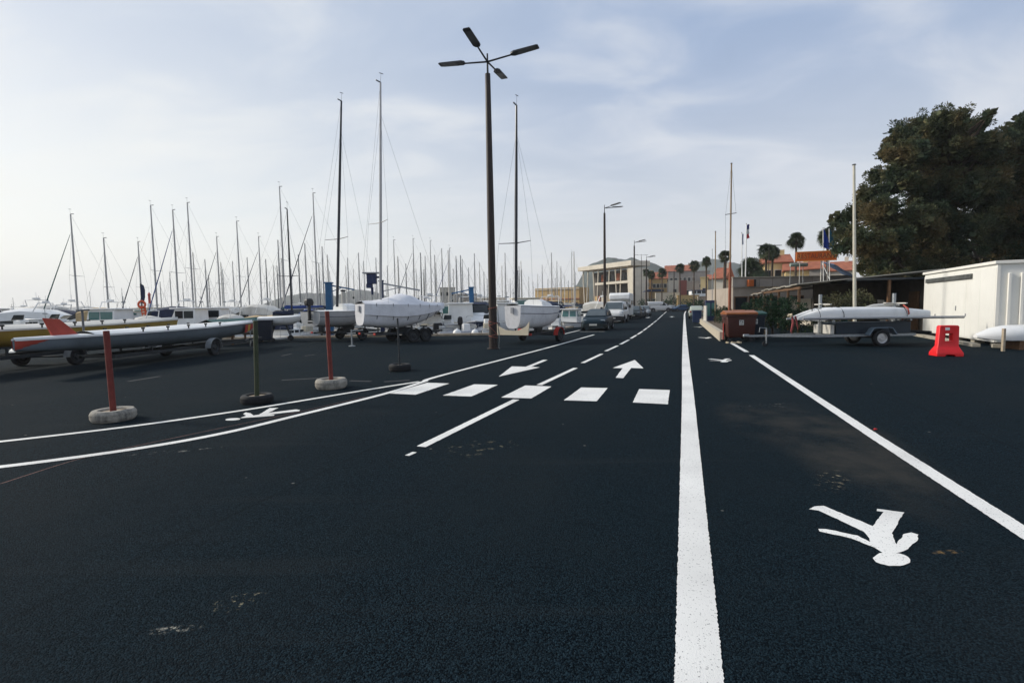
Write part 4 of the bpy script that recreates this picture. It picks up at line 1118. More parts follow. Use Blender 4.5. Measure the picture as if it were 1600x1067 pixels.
    q = MB(); q.loft([ring_rect(gr[0] - 0.35 + dx, w, 0.2, 0.46 if kind != 'van' else 0.56, 0.3, 14) for dx, w in ((-0.15, .88), (0.25, .80), (0.42, .66))], True, True, True); q.build('front_bumper', bumper or M_trim, t)
    q = MB(); q.box((gr[0] + 0.075, 0, 0.40), (0.012, 0.5, 0.11)); q.build('number_plate', M_plate, t)
    q = MB(); q.box((-L - 0.02, 0, 0.6), (0.012, 0.5, 0.11)); q.build('number_plate', M_plate, t)
    return t
def gpt(px, py):
    return ground(px, py)
RB = RZ + math.pi                                    # facing the camera
c1 = ground(927, 517) + U * 2.1
car('parked_car', 'dark green hatchback nearest the camera in the row of parked cars', 'car', c1, RB, (0.007, 0.020, 0.030), bumper=mat('car_bumper_green', (0.005, 0.014, 0.017), 0.45))
c2 = ground(957, 505.0) + U * 2.2
car('parked_van', 'small white delivery van with black bumper behind the green hatchback', 'van', c2, RB, (0.66, 0.66, 0.64), 'van').scale = (1.18,) * 3
# motorhome
c3 = c2 + U * 8.6 - V * 0.35
t = thing('motorhome', 'white high-sided motorhome parked behind the small delivery van', 'motorhome', c3, RB, 'vehicles parked along the quay')
b = MB(); b.prism([(-2.9, 0.5), (1.2, 0.5), (1.3, 2.0), (1.95, 2.3), (1.9, 2.75), (1.5, 2.98), (-2.9, 2.95)], -1.1, 1.1, 'XZ'); b.build('body', M_white, t, bevel=0.08)
b = MB(); b.prism([(1.2, 0.45), (2.75, 0.45), (2.85, 0.8), (2.6, 1.2), (1.95, 1.3), (1.35, 1.98), (1.2, 1.98)], -0.95, 0.95, 'XZ'); b.build('cab', M_white, t, bevel=0.06)
b = MB(); b.add([(1.98, -0.86, 1.33), (1.98, 0.86, 1.33), (1.45, 0.82, 1.96), (1.45, -0.82, 1.96), (1.8, -0.86, 1.3), (1.8, 0.86, 1.3), (1.3, 0.82, 1.9), (1.3, -0.82, 1.9)], [(0, 1, 2, 3), (0, 4, 5, 1), (1, 5, 6, 2), (2, 6, 7, 3), (3, 7, 4, 0)]); b.build('windscreen', M_glassd, t, smooth=False)
for s in (-1, 1):
    b = MB(); b.box((1.55, s * 0.955, 1.55), (0.5, 0.02, 0.5)); b.build('side_window', M_glassd, t)
    b = MB(); b.box((-0.6, s * 1.105, 1.9), (1.0, 0.02, 0.5)); b.build('side_window', M_glassd, t)
    b = MB(); b.box((-2.2, s * 1.105, 1.9), (0.6, 0.02, 0.45)); b.build('side_window', M_glassd, t)
    for x in (-1.5, 1.95): wheel(t, x, s * 0.92, 0.33, 0.2)
    b = MB(); b.box((2.72, s * 0.72, 0.92), (0.16, 0.25, 0.2)); b.build('headlamp', M_hl, t, bevel=0.03)
    b = MB(); b.box((1.9, s * 1.12, 1.5), (0.12, 0.2, 0.35)); b.build('mirror', M_trim, t, bevel=0.03)
b = MB(); b.box((2.8, 0, 0.55), (0.12, 1.8, 0.22)); b.build('front_bumper', M_trim, t, bevel=0.04)
for i, (ds, dv, col, kind, lab) in enumerate([(28.0, 0.2, (0.03, 0.04, 0.045), 'estate', 'dark grey estate car parked behind the motorhome'), (34.0, 0.3, (0.02, 0.03, 0.045), 'hatch', 'dark blue hatchback half hidden behind the dark grey estate'),
                                              (41.0, 0.6, (0.30, 0.32, 0.33), 'estate', 'silver car parked last before the open junction')]):
    car('parked_car', lab, 'car', c1 + U * ds + V * dv, RB, col, kind)
car('parked_van', 'white van parked across the road end, side on', 'van', at(1029, 478, 112).xy.to_3d(), R(8), (0.66, 0.66, 0.64), 'van').scale = (1.45, 1.3, 1.35)
for px, d, rz, col, kind, lab in [(1050, 120, 8, (0.42, 0.44, 0.45), 'hatch', 'pale silver hatchback beside the white side-on van'), (1064, 112, 190, (0.03, 0.07, 0.14), 'estate', 'blue estate car crosswise at the road end'),
                                  (1077, 118, 12, (0.02, 0.05, 0.10), 'hatch', 'dark blue hatchback at the right end of the crosswise cars')]:
    car('parked_car', lab, 'car', at(px, 478, d).xy.to_3d(), R(rz), col, kind, 'cars at the end of the road')
car('parked_car', 'pale green car parked on the right past the footway', 'car', at(1088, 478, 58).xy.to_3d(), RZ, (0.34, 0.38, 0.33), 'hatch', 'cars at the end of the road')

# ================================================================== right-hand side: bins
def big_bin(label, loc, rz, body, lid, w=1.18, d=0.98, h=1.10, sticker=True):
    t = thing('wheeled_bin', label, 'bin', loc, rz, 'wheeled bins at the footway')
    b = MB(); b.loft([[Vector((sx * w / 2 * k, sy * d / 2 * k, z)) for sx, sy in ((-1, -1), (1, -1), (1, 1), (-1, 1))] for z, k in ((0.18, 0.80), (0.30, 0.90), (h, 1.0))], True, True, True); b.build('body', body, t, bevel=0.04)
    r_ = MB(); r_.box((0, 0, h + 0.02), (w + 0.08, d + 0.08, 0.07)); r_.build('rim', body, t, bevel=0.02)
    l_ = MB(); l_.prism([(-d / 2 - 0.05, h + 0.06), (d / 2 + 0.05, h + 0.06), (d / 2 + 0.04, h + 0.13), (0.1, h + 0.24), (-d / 2 - 0.04, h + 0.15)], -w / 2 - 0.05, w / 2 + 0.05, 'YZ'); lo = l_.build('lid', lid, t, bevel=0.03)
    l_ = MB(); l_.prism([(-d / 2 - 0.065, h + 0.10), (0.1, h + 0.262), (0.1, h + 0.2), (-d / 2 - 0.05, h + 0.06)], -w * 0.22, w * 0.22, 'YZ'); l_.build('lid_flap', lid, lo, bevel=0.015)
    for s in (-1, 1):
        hd_ = MB(); hd_.tube((s * (w / 2 + 0.05), -0.15, h - 0.1), (s * (w / 2 + 0.05), 0.15, h - 0.1), 0.02); hd_.build('handle', body, t)
        for sy in (-1, 1):
            wheel(t, s * w * 0.36, sy * d * 0.34, 0.10, 0.05, M_dsteel, 'castor')
            f = MB(); f.box((s * w * 0.36, sy * d * 0.34 + 0.05, 0.16), (0.06, 0.02, 0.16)); f.build('castor_fork', M_galv, t)
    if sticker:
        s_ = MB(); s_.add([(-0.10, -d / 2 * 0.965 - 0.012, 0.72), (0.08, -d / 2 * 0.965 - 0.012, 0.72), (0.08, -d / 2 * 0.985 - 0.012, 0.93), (-0.10, -d / 2 * 0.985 - 0.012, 0.93)], [(0, 1, 2, 3)]); so = s_.build('sticker', mat('sticker_white', (0.55, 0.55, 0.52), 0.5), t, smooth=False)
        s2 = MB()
        for k, (x, z, ww, hh) in enumerate([(-0.05, 0.88, 0.06, 0.05), (0.03, 0.86, 0.05, 0.06), (-0.01, 0.79, 0.12, 0.015), (-0.01, 0.755, 0.10, 0.015)]):
            s2.box((x, -d / 2 * 0.978 - 0.018, z), (ww, 0.006, hh))
        s2.build('sticker_print', mat('sticker_grey', (0.12, 0.12, 0.12), 0.6), so)
    return t
M_bbody = mat('brown_bin_plastic', (0.060, 0.017, 0.012), 0.5, var=0.15, scale=3, stain=(0.05, 0.025, 0.02), stain_amt=0.5)
M_blid = mat('orange_brown_lid', (0.27, 0.085, 0.022), 0.5, var=0.15, scale=3)
M_dbin = mat('dark_blue_bin_plastic', (0.008, 0.016, 0.026), 0.5, var=0.15, scale=3)
M_glid = mat('dark_green_lid', (0.010, 0.06, 0.045), 0.5, var=0.15)
bp = ground(1155, 534)
big_bin('large brown wheeled bin with an orange lid', bp + U * 0.3, R(-10), M_bbody, M_blid)
big_bin('dark blue wheeled bin with a green lid, right of the brown one', bp + Vector((1.15, 1.25, 0)), R(-6), M_dbin, M_glid, 0.85, 0.85, 1.05)
bs = thing('blue_bin', 'small blue bin on the footway far ahead, by the pale car', 'bin', at(1089, 490, 42).xy.to_3d(), RZ)
b = MB(); b.box((0, 0, 0.55), (0.6, 0.65, 0.95), taper=1.12); b.build('body', mat('blue_bin_plastic', (0.010, 0.03, 0.09), 0.5), bs, bevel=0.03); b = MB(); b.box((0, 0, 1.06), (0.72, 0.76, 0.07)); b.build('lid', MATS['blue_bin_plastic'], bs, bevel=0.02)
for s in (-1, 1): wheel(bs, -0.25, s * 0.25, 0.09, 0.05, M_dsteel)
# rubbish under the bin
rb = MB()
for k in range(7):
    rb.box((random.uniform(-0.35, 0.3), random.uniform(-0.15, 0.15), 0.04), (random.uniform(0.06, 0.16), random.uniform(0.05, 0.1), random.uniform(0.03, 0.08)), random.uniform(0, 3))
o = rb.build('rubbish', mat('pale_rubbish', (0.40, 0.34, 0.24), 0.9, var=0.4, scale=9), bevel=0.01); o.location = ground(1150, 536.5); tag(o, 'scraps of paper and card lying under the brown bin', 'litter')
# red reflective board standing at the bin
t = thing('marker_board', 'narrow red marker board standing against the brown bin', 'marker board', ground(1130, 533), R(70))
b = MB(); b.box((0, 0, 0.42), (0.26, 0.03, 0.72)); b.build('board', M_red, t, bevel=0.008); b = MB(); b.box((0, 0, 0.04), (0.3, 0.22, 0.08)); b.build('foot', M_rubber, t, bevel=0.02)
b = MB(); b.box((0, -0.0165, 0.6), (0.2, 0.004, 0.1)); b.build('stripe', M_white, t)

# red and white plastic barrier
M_barr = mat('red_barrier_plastic', (0.72, 0.012, 0.016), 0.42, var=0.08, scale=3, stain=(0.45, 0.02, 0.02), stain_amt=0.4)
bl = ground(1478, 556)
t = thing('plastic_barrier', 'bright red plastic barrier standing alone before the white shed', 'barrier', bl, R(-12))
prof = [(-0.34, 0.0), (-0.12, 0.0), (-0.10, 0.05), (0.10, 0.05), (0.12, 0.0), (0.34, 0.0), (0.34, 0.10), (0.29, 0.24), (0.27, 0.30), (0.265, 0.86), (0.235, 0.90), (-0.20, 0.90), (-0.23, 0.86), (-0.26, 0.30), (-0.29, 0.24), (-0.34, 0.10)]
hole = [(-0.085, 0.44), (0.105, 0.44), (0.095, 0.66), (-0.075, 0.66)]
mb = MB()
tris = tessellate_polygon([[Vector((x, y, 0)) for x, y in prof], [Vector((x, y, 0)) for x, y in hole]])
allp = prof + hole; n = len(allp)
def bd(z): return 0.20 if z < 0.12 else (0.20 - (z - 0.12) * 0.7 if z < 0.28 else 0.088)
mb.add([(x, -bd(z), z) for x, z in allp] + [(x, bd(z), z) for x, z in allp], [tuple(q) for q in tris] + [tuple(i + n for i in q) for q in tris] + [(i, (i + 1) % 16, n + (i + 1) % 16, n + i) for i in range(16)] + [(16 + i, 16 + (i + 1) % 4, n + 16 + (i + 1) % 4, n + 16 + i) for i in range(4)])
mb.build('body', M_barr, t, bevel=0.014)
b = MB(); b.box((-0.04, -0.093, 0.80), (0.11, 0.006, 0.08)); b.build('sticker', M_white, t)

# ================================================================== white shed
M_shed = mat('white_shed_sheet', (0.74, 0.735, 0.69), 0.55, var=0.04, scale=1.2, stain=(0.52, 0.50, 0.44), stain_amt=0.4)
M_shed2 = mat('white_shed_frame', (0.76, 0.74, 0.68), 0.5, var=0.05, scale=2)
S0 = ground(1552, 541.0); S1 = at(1442, 522, 24.0); S1.z = 0
sd = (S1 - S0); SL = sd.length; srz = math.atan2(sd.y, sd.x)
SH = zat(1555, 417, S0.y) - 0.05
sh = thing('shed', 'white sheet-metal shed with ribbed end wall below the pines', 'shed', S0, srz)
# local x runs along the left (long) wall away from the camera, local -y to the right
SW = 5.5
b = MB(); b.box((SL / 2, -SW / 2, 0.14 + SH / 2), (SL, SW, SH)); b.build('wall', M_shed, sh, smooth=False)
b = MB(); b.box((SL / 2, -SW / 2, SH + 0.20), (SL + 0.16, SW + 0.16, 0.11)); b.build('roof', M_shed2, sh, bevel=0.01)
npan = 6
for i in range(npan):                                   # long wall: flat panels with thin gaps
    pw = SL / npan
    b = MB(); b.box((pw * (i + 0.5), 0.012, 0.16 + (SH - 0.1) / 2), (pw - 0.012, 0.02, SH - 0.14)); b.build('panel', M_shed, sh, bevel=0.004)
nrib = 15
for i in range(nrib):                                   # end wall: raised ribs
    b = MB(); b.box((-0.045, -0.33 - i * 0.33, 0.25 + (SH - 0.45) / 2), (0.09, 0.085, SH - 0.40)); b.build('rib', M_shed2, sh, bevel=0.012)
b = MB(); b.box((-0.012, -0.04, 0.14 + SH / 2), (0.06, 0.10, SH)); b.build('corner_post', M_shed2, sh, bevel=0.01)
b = MB(); b.box((SL - 2.9, 0.06, SH - 0.17), (5.0, 0.08, 0.18)); b.build('door_track', mat('dull_grey_track', (0.10, 0.105, 0.10), 0.6, 0.3, var=0.4, scale=3), sh, bevel=0.01)
b = MB(); b.box((SL * 0.46, 0.034, SH * 0.48), (0.05, 0.03, 0.20)); b.build('door_handle', M_galv, sh, bevel=0.006)
for i in range(5):
    b = MB(); b.box((0.35 + i * (SL - 0.7) / 4, -0.25, 0.07), (0.35, 0.3, 0.14)); b.build('footing', M_conc, sh)
    b = MB(); b.box((0.35 + i * (SL - 0.7) / 4, -SW + 0.4, 0.07), (0.35, 0.3, 0.14)); b.build('footing', M_conc, sh)
# hull lying at the right edge, stake and stones
hb = ground(1560, 545) ; ho = thing('upturned_hull', 'white upturned hull lying at the right edge before the shed', 'boat', hb + Vector((1.75, -0.35, 0)), R(-10))
hb_s = []
for i in range(13):
    x = -2.5 + 5.0 * i / 12; f = max(0.05, min(1, (x + 2.5) / 0.7)) ** 0.5
    r_ = 0.34 * f
    hb_s.append([Vector((x, r_ * 1.25 * math.cos(a), 0.42 + 0.03 * (x + 2.5) + r_ * (math.sin(a) if math.sin(a) > -0.5 else -0.5))) for a in [2 * math.pi * k / 14 for k in range(14)]])
b = MB(); b.loft(hb_s, True, True, True); b.build('hull', M_white, ho)
b = MB(); b.box((-1.4, 0, 0.14), (0.12, 0.7, 0.28)); b.build('chock', M_wood, ho); b = MB(); b.box((1.4, 0, 0.18), (0.12, 0.7, 0.36)); b.build('chock', M_wood, ho)
st = MB(); st.box((0, 0, 0.36), (0.075, 0.075, 0.72)); o = st.build('stake', mat('pale_wood', (0.40, 0.33, 0.24), 0.85, var=0.25, scale=9, bump=0.3), bevel=0.008); o.location = ground(1567, 549); tag(o, 'short pale wooden stake in front of the upturned hull', 'stake')
kb = MB(); kb.box((0, 0, 0.055), (0.98, 0.22, 0.11)); kme = kb.mesh('kerb_stone', M_conc, False)
kr = MB(); kr.box((0, 0, 0.03), (0.05, 0.1, 0.06)); 
sk = bpy.data.objects.new('stone_kerb', None); COL.objects.link(sk); sk.location = S0 + Vector((-0.35, 0.05, 0)); tag(sk, 'low stone kerb running along the foot of the white shed', 'kerb')
sk.rotation_euler.z = srz
for i in range(7): link_mesh('kerb_stone', kme, sk, (i * 1.0 + 0.2, 0.25, 0))
for i in range(5): link_mesh('kerb_stone', kme, sk, (-0.5 + 0.10 * i, -0.6 - i * 1.0 + 0.0, 0), R(82))

# ================================================================== trailer with catamaran hulls
M_tblue = mat('blue_grey_trailer_box', (0.022, 0.035, 0.050), 0.5, 0.2, var=0.15, scale=4)
TR = ground(1376, 541)
trz = math.pi                                            # drawbar points left
ct = thing('boat_trailer', 'blue-grey box trailer carrying catamaran hulls before the white shed', 'trailer', TR, trz)
fr = MB()
for s in (-0.55, 0.0 + 0.55): fr.bar((-1.4, s - 0.75, 0.40), (2.4, s - 0.75, 0.40), 0.06, 0.09)
fr.bar((-1.4, -1.3, 0.402), (-1.4, -0.2, 0.402), 0.06, 0.08); fr.bar((1.6, -1.3, 0.402), (1.6, -0.2, 0.402), 0.06, 0.08)
fr.build('frame', M_galv, ct)
dr = MB(); dr.bar((2.4, -0.2, 0.40), (3.6, -0.72, 0.40), 0.06, 0.08); dr.bar((2.4, -1.3, 0.40), (3.6, -0.78, 0.40), 0.06, 0.08); dr.bar((3.5, -0.75, 0.403), (4.5, -0.75, 0.403), 0.07, 0.07); dr.build('drawbar', M_galv, ct)
cp = MB(); cp.box((4.55, -0.75, 0.42), (0.22, 0.09, 0.1)); cp.build('coupling', M_galv, ct, bevel=0.02)
jk = MB(); jk.tube((3.85, -0.62, 0.12), (3.85, -0.62, 0.70), 0.025); jk.path([(3.85, -0.62, 0.70), (4.1, -0.62, 0.72), (4.12, -0.62, 0.55)], 0.014, 6); jk.build('jockey_stand', M_galv, ct); wheel(ct, 3.85, -0.7, 0.1, 0.06, M_dsteel, 'jockey_wheel')
bx = MB(); bx.box((0.1, -0.75, 0.66), (2.75, 1.0, 0.42)); bx.build('box', M_tblue, ct, bevel=0.02)
bx = MB(); bx.box((1.62, -0.75, 0.62), (0.16, 1.02, 0.34)); bx.build('box_end', M_offw, ct, bevel=0.02)
for s in (-0.0, -1.5):
    wheel(ct, 0, s, 0.30, 0.18, mat('silver_rim', (0.50, 0.50, 0.50), 0.35, 0.6, var=0.1))
    g = MB(); secs = []
    for x, z in ((-0.52, 0.44), (-0.36, 0.66), (-0.28, 0.69), (0.28, 0.69), (0.36, 0.66), (0.52, 0.42)):
        secs.append([Vector((x * q, s + yy, z - (0.02 if q < 1 else 0))) for q, yy in ((1, -0.12), (1, 0.12), (0.95, 0.12), (0.95, -0.12))])
    g.loft(secs, True, True, True); g.build('mudguard', mat('light_blue_grey_guard', (0.15, 0.20, 0.25), 0.5, 0.2, var=0.1), ct)
ax = MB(); ax.tube((0, -1.5, 0.30), (0, 0, 0.30), 0.03); ax.build('axle', M_dsteel, ct)
for x in (-1.0, 1.78):
    p = MB(); p.bar((x, -0.75, 0.45), (x, -0.75, 1.92), 0.09, 0.09); p.build('mast_post', M_galv, ct, bevel=0.008)
    a = MB(); a.bar((x, -1.5, 0.95), (x, 0.1, 0.95), 0.07, 0.06); a.build('cross_bar', M_galv, ct)
    a = MB(); a.bar((x - 0.05, -1.15, 1.55), (x - 0.05, -0.2, 1.55), 0.06, 0.04); a.bar((x + 0.02 if x < 0 else x - 0.35, -0.68, 1.55), (x + 0.4 if x < 0 else x + 0.05, -0.68, 1.57), 0.14, 0.03); a.build('cross_arm', M_offw, ct)
lt = MB(); lt.bar((-1.9, -1.4, 0.45), (-1.9, -0.1, 0.45), 0.05, 0.14); lt.bar((-1.4, -0.75, 0.42), (-1.9, -0.75, 0.42), 0.06, 0.06); lt.build('light_board', M_dsteel, ct)
for y in (-1.25, -0.25):
    q = MB(); q.box((-1.93, y, 0.45), (0.05, 0.2, 0.11)); q.build('tail_lamp', M_red, ct, bevel=0.01)
def cat_hull(label, dy, dz, x0, L, rz=0.0, wob=1.0):
    t = thing('catamaran_hull', label, 'boat hull', TR + Matrix.Rotation(trz, 3, 'Z') @ Vector((x0, dy, dz)), trz + rz, 'catamaran hulls on the box trailer')
    secs = []
    for i in range(23):
        f = i / 22; x = -L / 2 + L * f
        w = 0.25 * (1 - (max(0, (f - 0.55) / 0.45)) ** 2.2) * (0.55 + 0.45 * min(1, f / 0.25))
        h = 0.26 * (0.55 + 0.45 * min(1, f / 0.3)) * (1 - 0.75 * max(0, (f - 0.8) / 0.2) ** 1.6)
        zc = -0.13 * max(0, (f - 0.72) / 0.28) ** 1.3 - 0.03 * max(0, 0.2 - f) / 0.2
        secs.append([Vector((x, max(0.012, w) * math.copysign(abs(math.cos(a)) ** 0.8, math.cos(a)), zc + max(0.02, h) * (math.copysign(abs(math.sin(a)) ** 0.6, math.sin(a)) if math.sin(a) > 0 else max(-0.62, math.sin(a) * 1.6)))) for a in [2 * math.pi * k / 16 for k in range(16)]])
    b = MB(); b.loft(secs, True, True, True); b.build('hull', M_white, t, angle=60)
    s_ = MB()
    for x in (-L * 0.30, L * 0.18, L * 0.36):
        s_.path([(x + 0.05 * math.sin(a), 0.262 * math.cos(a), 0.272 * math.sin(a)) for a in [2 * math.pi * k / 14 for k in range(15)]], 0.010, 5)
    s_.build('lashing', M_dsteel, t)
    return t
cat_hull('near white catamaran hull strapped on the box trailer', -0.20, 1.17, 0.55, 4.75)
cat_hull('far white catamaran hull on the box trailer, behind the first', -1.28, 1.17, 0.15, 4.7)
ch = MB(); ch.box((0, 0, 0), (0.16, 0.42, 0.06)); 
for k, (z, xa, xb, r_, y) in enumerate([(0.965 + 0.055, -2.9, 2.9, 0.05, 0.08), (1.0, -2.4, 3.1, 0.042, -0.62)]):
    mm = MB(); mm.tube((xa, 0, 0), (xb, 0, 0.03), r_, r_ * 0.85, 10); mm.path([(xa, 0, 0), (xa - 0.05, 0, 0.02), (xa - 0.06, 0, 0.12)], 0.02, 6)
    o = mm.build('stowed_mast', M_alu); o.location = TR + Matrix.Rotation(trz, 3, 'Z') @ Vector((0, y, z)); o.rotation_euler.z = trz
    tag(o, ['grey mast lying along the near side of the box trailer', 'grey mast lying between the catamaran hulls on the box trailer'][k], 'mast')
pk = MB(); pk.path([(0, 0, 0.0), (0.3, 0.0, 0.06), (0.9, 0, 0.10), (1.3, 0, 0.08)], [0.03, 0.06, 0.06, 0.03], 8)
o = pk.build('rolled_sail', M_offw); o.location = TR + Vector((-0.1, 0.75, 1.40)); tag(o, 'pale rolled sail lying on top of the catamaran hulls', 'sail')
rg = MB(); rg.path([(0, 0, 0), (0.02, -0.02, -0.25), (-0.03, 0.0, -0.55), (0.0, 0.01, -0.62)], [0.03, 0.045, 0.03, 0.01], 7); rg.path([(0.1, 0, 0), (0.16, 0, -0.2), (0.22, 0.02, -0.48)], [0.03, 0.03, 0.012], 7)
o = rg.build('red_rope', mat('faded_red_rope', (0.26, 0.06, 0.06), 0.9, var=0.3, scale=12)); o.location = at(1238, 494, 17.9); tag(o, 'faded red rope hanging from the mast tip over the drawbar', 'rope')
ks = MB(); ks.path([(0, 0, 0), (0.06, 0.05, 0.03), (0.12, -0.03, 0.05), (0.16, 0.02, 0.0), (0.06, -0.03, -0.03)], [0.03, 0.05, 0.05, 0.04, 0.03], 7)
o = ks.build('white_rope', mat('cream_rope', (0.5, 0.42, 0.3), 0.9, var=0.3, scale=12)); o.location = at(1231, 494, 17.9); tag(o, 'knot of cream rope round the left mast tip of the trailer load', 'rope')
rr = MB(); rr.path([(0, 0, 0.28), (0.0, -0.22, 0.15), (0.03, -0.24, -0.02), (-0.03, 0.0, -0.25)], 0.025, 6)
o = rr.build('red_strap', M_salm); o.location = TR + Matrix.Rotation(trz, 3, 'Z') @ Vector((-0.93, -0.20, 1.20)); tag(o, 'red strap hanging over the stern of the near catamaran hull', 'strap')

# ================================================================== trees
M_bark = mat('pine_bark', (0.055, 0.04, 0.03), 0.95, var=0.4, scale=5, bump=0.6)
F_pine = foliage_mat('pine_foliage', (0.036, 0.056, 0.032), (0.075, 0.082, 0.040), (0.14, 0.108, 0.050))
F_bush = foliage_mat('bush_foliage', (0.014, 0.038, 0.020), (0.022, 0.050, 0.024), (0.040, 0.066, 0.028))
F_dry = foliage_mat('dry_plant_foliage', (0.05, 0.06, 0.03), (0.08, 0.08, 0.04), (0.13, 0.11, 0.06))
F_palm = foliage_mat('palm_foliage', (0.040, 0.058, 0.036), (0.055, 0.075, 0.042), (0.09, 0.095, 0.05))
def leaf(vs, fs, p, d, size, rnd, asp=0.19):
    """one small two-triangle leaf spray bent along d"""
    s = d.cross(Vector((rnd.uniform(-1, 1), rnd.uniform(-1, 1), rnd.uniform(-1, 1))))
    if s.length < 1e-3: s = Vector((1, 0, 0))
    s.normalize(); o = len(vs)
    w = size * asp
    vs += [p, p + d * size * 0.55 + s * w, p + d * size, p + d * size * 0.55 - s * w]
    fs.append((o, o + 1, o + 2, o + 3))
def clump_tree(name, label, loc, trunk_h, clumps, seed, leaves=1900, size=0.22, fol=None, trunk_r=0.25, cat='tree', group=None, droop=0.1, trunks=1, fork=0.55, core=0):
    """clumps: list of (offset Vector, radius); many leaf sprays on the shell of each clump"""
    rnd = random.Random(seed)
    t = thing(name, label, cat, loc, 0, group)
    tm = MB()
    top = Vector((rnd.uniform(-.4, .4), rnd.uniform(-.4, .4), trunk_h))
    f0 = top * fork
    tm.path([(0, 0, -0.1), f0 * 0.5 + Vector((0.12, 0.05, 0)), f0, top], [trunk_r * 1.3, trunk_r, trunk_r * 0.85, trunk_r * 0.4], 10)
    tm.build('trunk', M_bark, t)
    lm = MB()
    for c, r in clumps:
        k = rnd.uniform(0.35, 0.95)
        s = f0.lerp(top, k) if c.z > f0.z else f0 * rnd.uniform(0.7, 1.0)
        mid = s.lerp(c, 0.5) + Vector((rnd.uniform(-.3, .3), rnd.uniform(-.3, .3), rnd.uniform(-.1, .5)))
        lm.path([s, mid, c], [trunk_r * 0.34, trunk_r * 0.2, 0.03], 6)
    lm.build('limb', M_bark, t)
    vs, fs = [], []
    for c, r in clumps:
        n = int(leaves * r * r)
        # each clump is itself made of smaller tufts
        tufts = [(Vector((rnd.gauss(0, 1), rnd.gauss(0, 1), rnd.gauss(0, 0.8))).normalized() * r * rnd.uniform(0.45, 1.0)) for _ in range(max(7, int(22 * r)))]
        if core:                                          # coarse inner foliage closes the crown
            for _ in range(int(core * r * r)):
                d = Vector((rnd.gauss(0, 1), rnd.gauss(0, 1), rnd.gauss(0, 1))).normalized()
                leaf(vs, fs, c + d * r * 0.62 * rnd.random() ** 0.5, Vector((rnd.gauss(0, 1), rnd.gauss(0, 1), rnd.gauss(0, 1))).normalized(), rnd.uniform(0.3, 0.5), rnd, 0.5)
        for _ in range(n):
            tc = rnd.choice(tufts)
            d = Vector((rnd.gauss(0, 1), rnd.gauss(0, 1), rnd.gauss(0, 1) + 0.25)).normalized()
            p = c + tc + d * (min(r, 1.0) * 0.30 * rnd.uniform(0.25, 1.0) ** 0.6)
            dd = (d + (tc.normalized() * 0.5) + Vector((rnd.uniform(-.4, .4), rnd.uniform(-.4, .4), rnd.uniform(-.2, .5) - droop))).normalized()
            leaf(vs, fs, p, dd, size * rnd.uniform(0.6, 1.3), rnd)
    cm = MB(); cm.v = vs; cm.f = fs
    me = bpy.data.meshes.new('crown'); me.from_pydata([tuple(v) for v in vs], [], fs); me.materials.append(fol or F_pine)
    link_mesh('crown', me, t)
    return t
def tree_from_pixels(label, px_base, depth, spots, seed, trunk_h, spread=2.2, **kw):
    b = at(px_base, 470, depth); b.z = 0
    rnd = random.Random(seed * 7 + 1); cl = []
    for x, y, rp in spots:
        dd = depth + rnd.uniform(-spread, spread)
        p = at(x, y, dd); r = rp * dd / FPX
        cl.append((p - b, r))
        for _ in range(3):                                # filler lobes behind and beside
            q = p + Vector((rnd.uniform(-.9, .9) * r, rnd.uniform(-1.3, 1.6) * r, rnd.uniform(-.6, .3) * r))
            cl.append((q - b, r * rnd.uniform(0.45, 0.7)))
    return clump_tree('pine_tree', label, b, trunk_h, cl, seed, group='pines behind the white shed', core=110, **kw)
tree_from_pixels('dark pine at the left of the group, leaning over the white flagpole', 1400, 33, [(1335, 335, 20), (1322, 362, 18), (1352, 305, 18), (1340, 370, 26), (1372, 332, 26), (1385, 372, 34), (1368, 405, 20), (1395, 405, 32), (1425, 345, 36), (1378, 425, 20), (1420, 425, 34), (1390, 440, 26), (1450, 440, 30), (1375, 385, 30)], 3, 8.0, size=0.15, trunk_r=0.26)
tree_from_pixels('tall pine with the highest crown, in the middle of the group', 1480, 36, [(1388, 240, 15), (1400, 215, 20), (1395, 270, 18), (1425, 205, 26), (1412, 285, 22), (1430, 250, 34), (1465, 195, 24), (1492, 186, 22), (1480, 230, 40), (1510, 205, 24), (1537, 192, 12), (1545, 180, 8), (1530, 245, 36), (1450, 300, 40), (1505, 300, 42), (1470, 355, 38), (1530, 360, 36), (1490, 400, 36), (1445, 395, 30), (1540, 410, 34), (1470, 430, 34), (1520, 435, 34), (1440, 340, 30), (1500, 260, 34)], 5, 12.5, size=0.15, trunk_r=0.36, spread=2.6)
tree_from_pixels('broad pine running out of the picture at the right', 1640, 38, [(1560, 225, 20), (1578, 208, 16), (1600, 190, 18), (1585, 240, 34), (1625, 210, 36), (1570, 285, 38), (1620, 270, 46), (1565, 340, 34), (1610, 340, 44), (1670, 260, 50), (1660, 340, 50), (1580, 395, 34), (1630, 405, 40), (1600, 300, 40), (1560, 430, 34), (1610, 440, 36), (1660, 430, 40)], 9, 12.0, size=0.16, trunk_r=0.36)
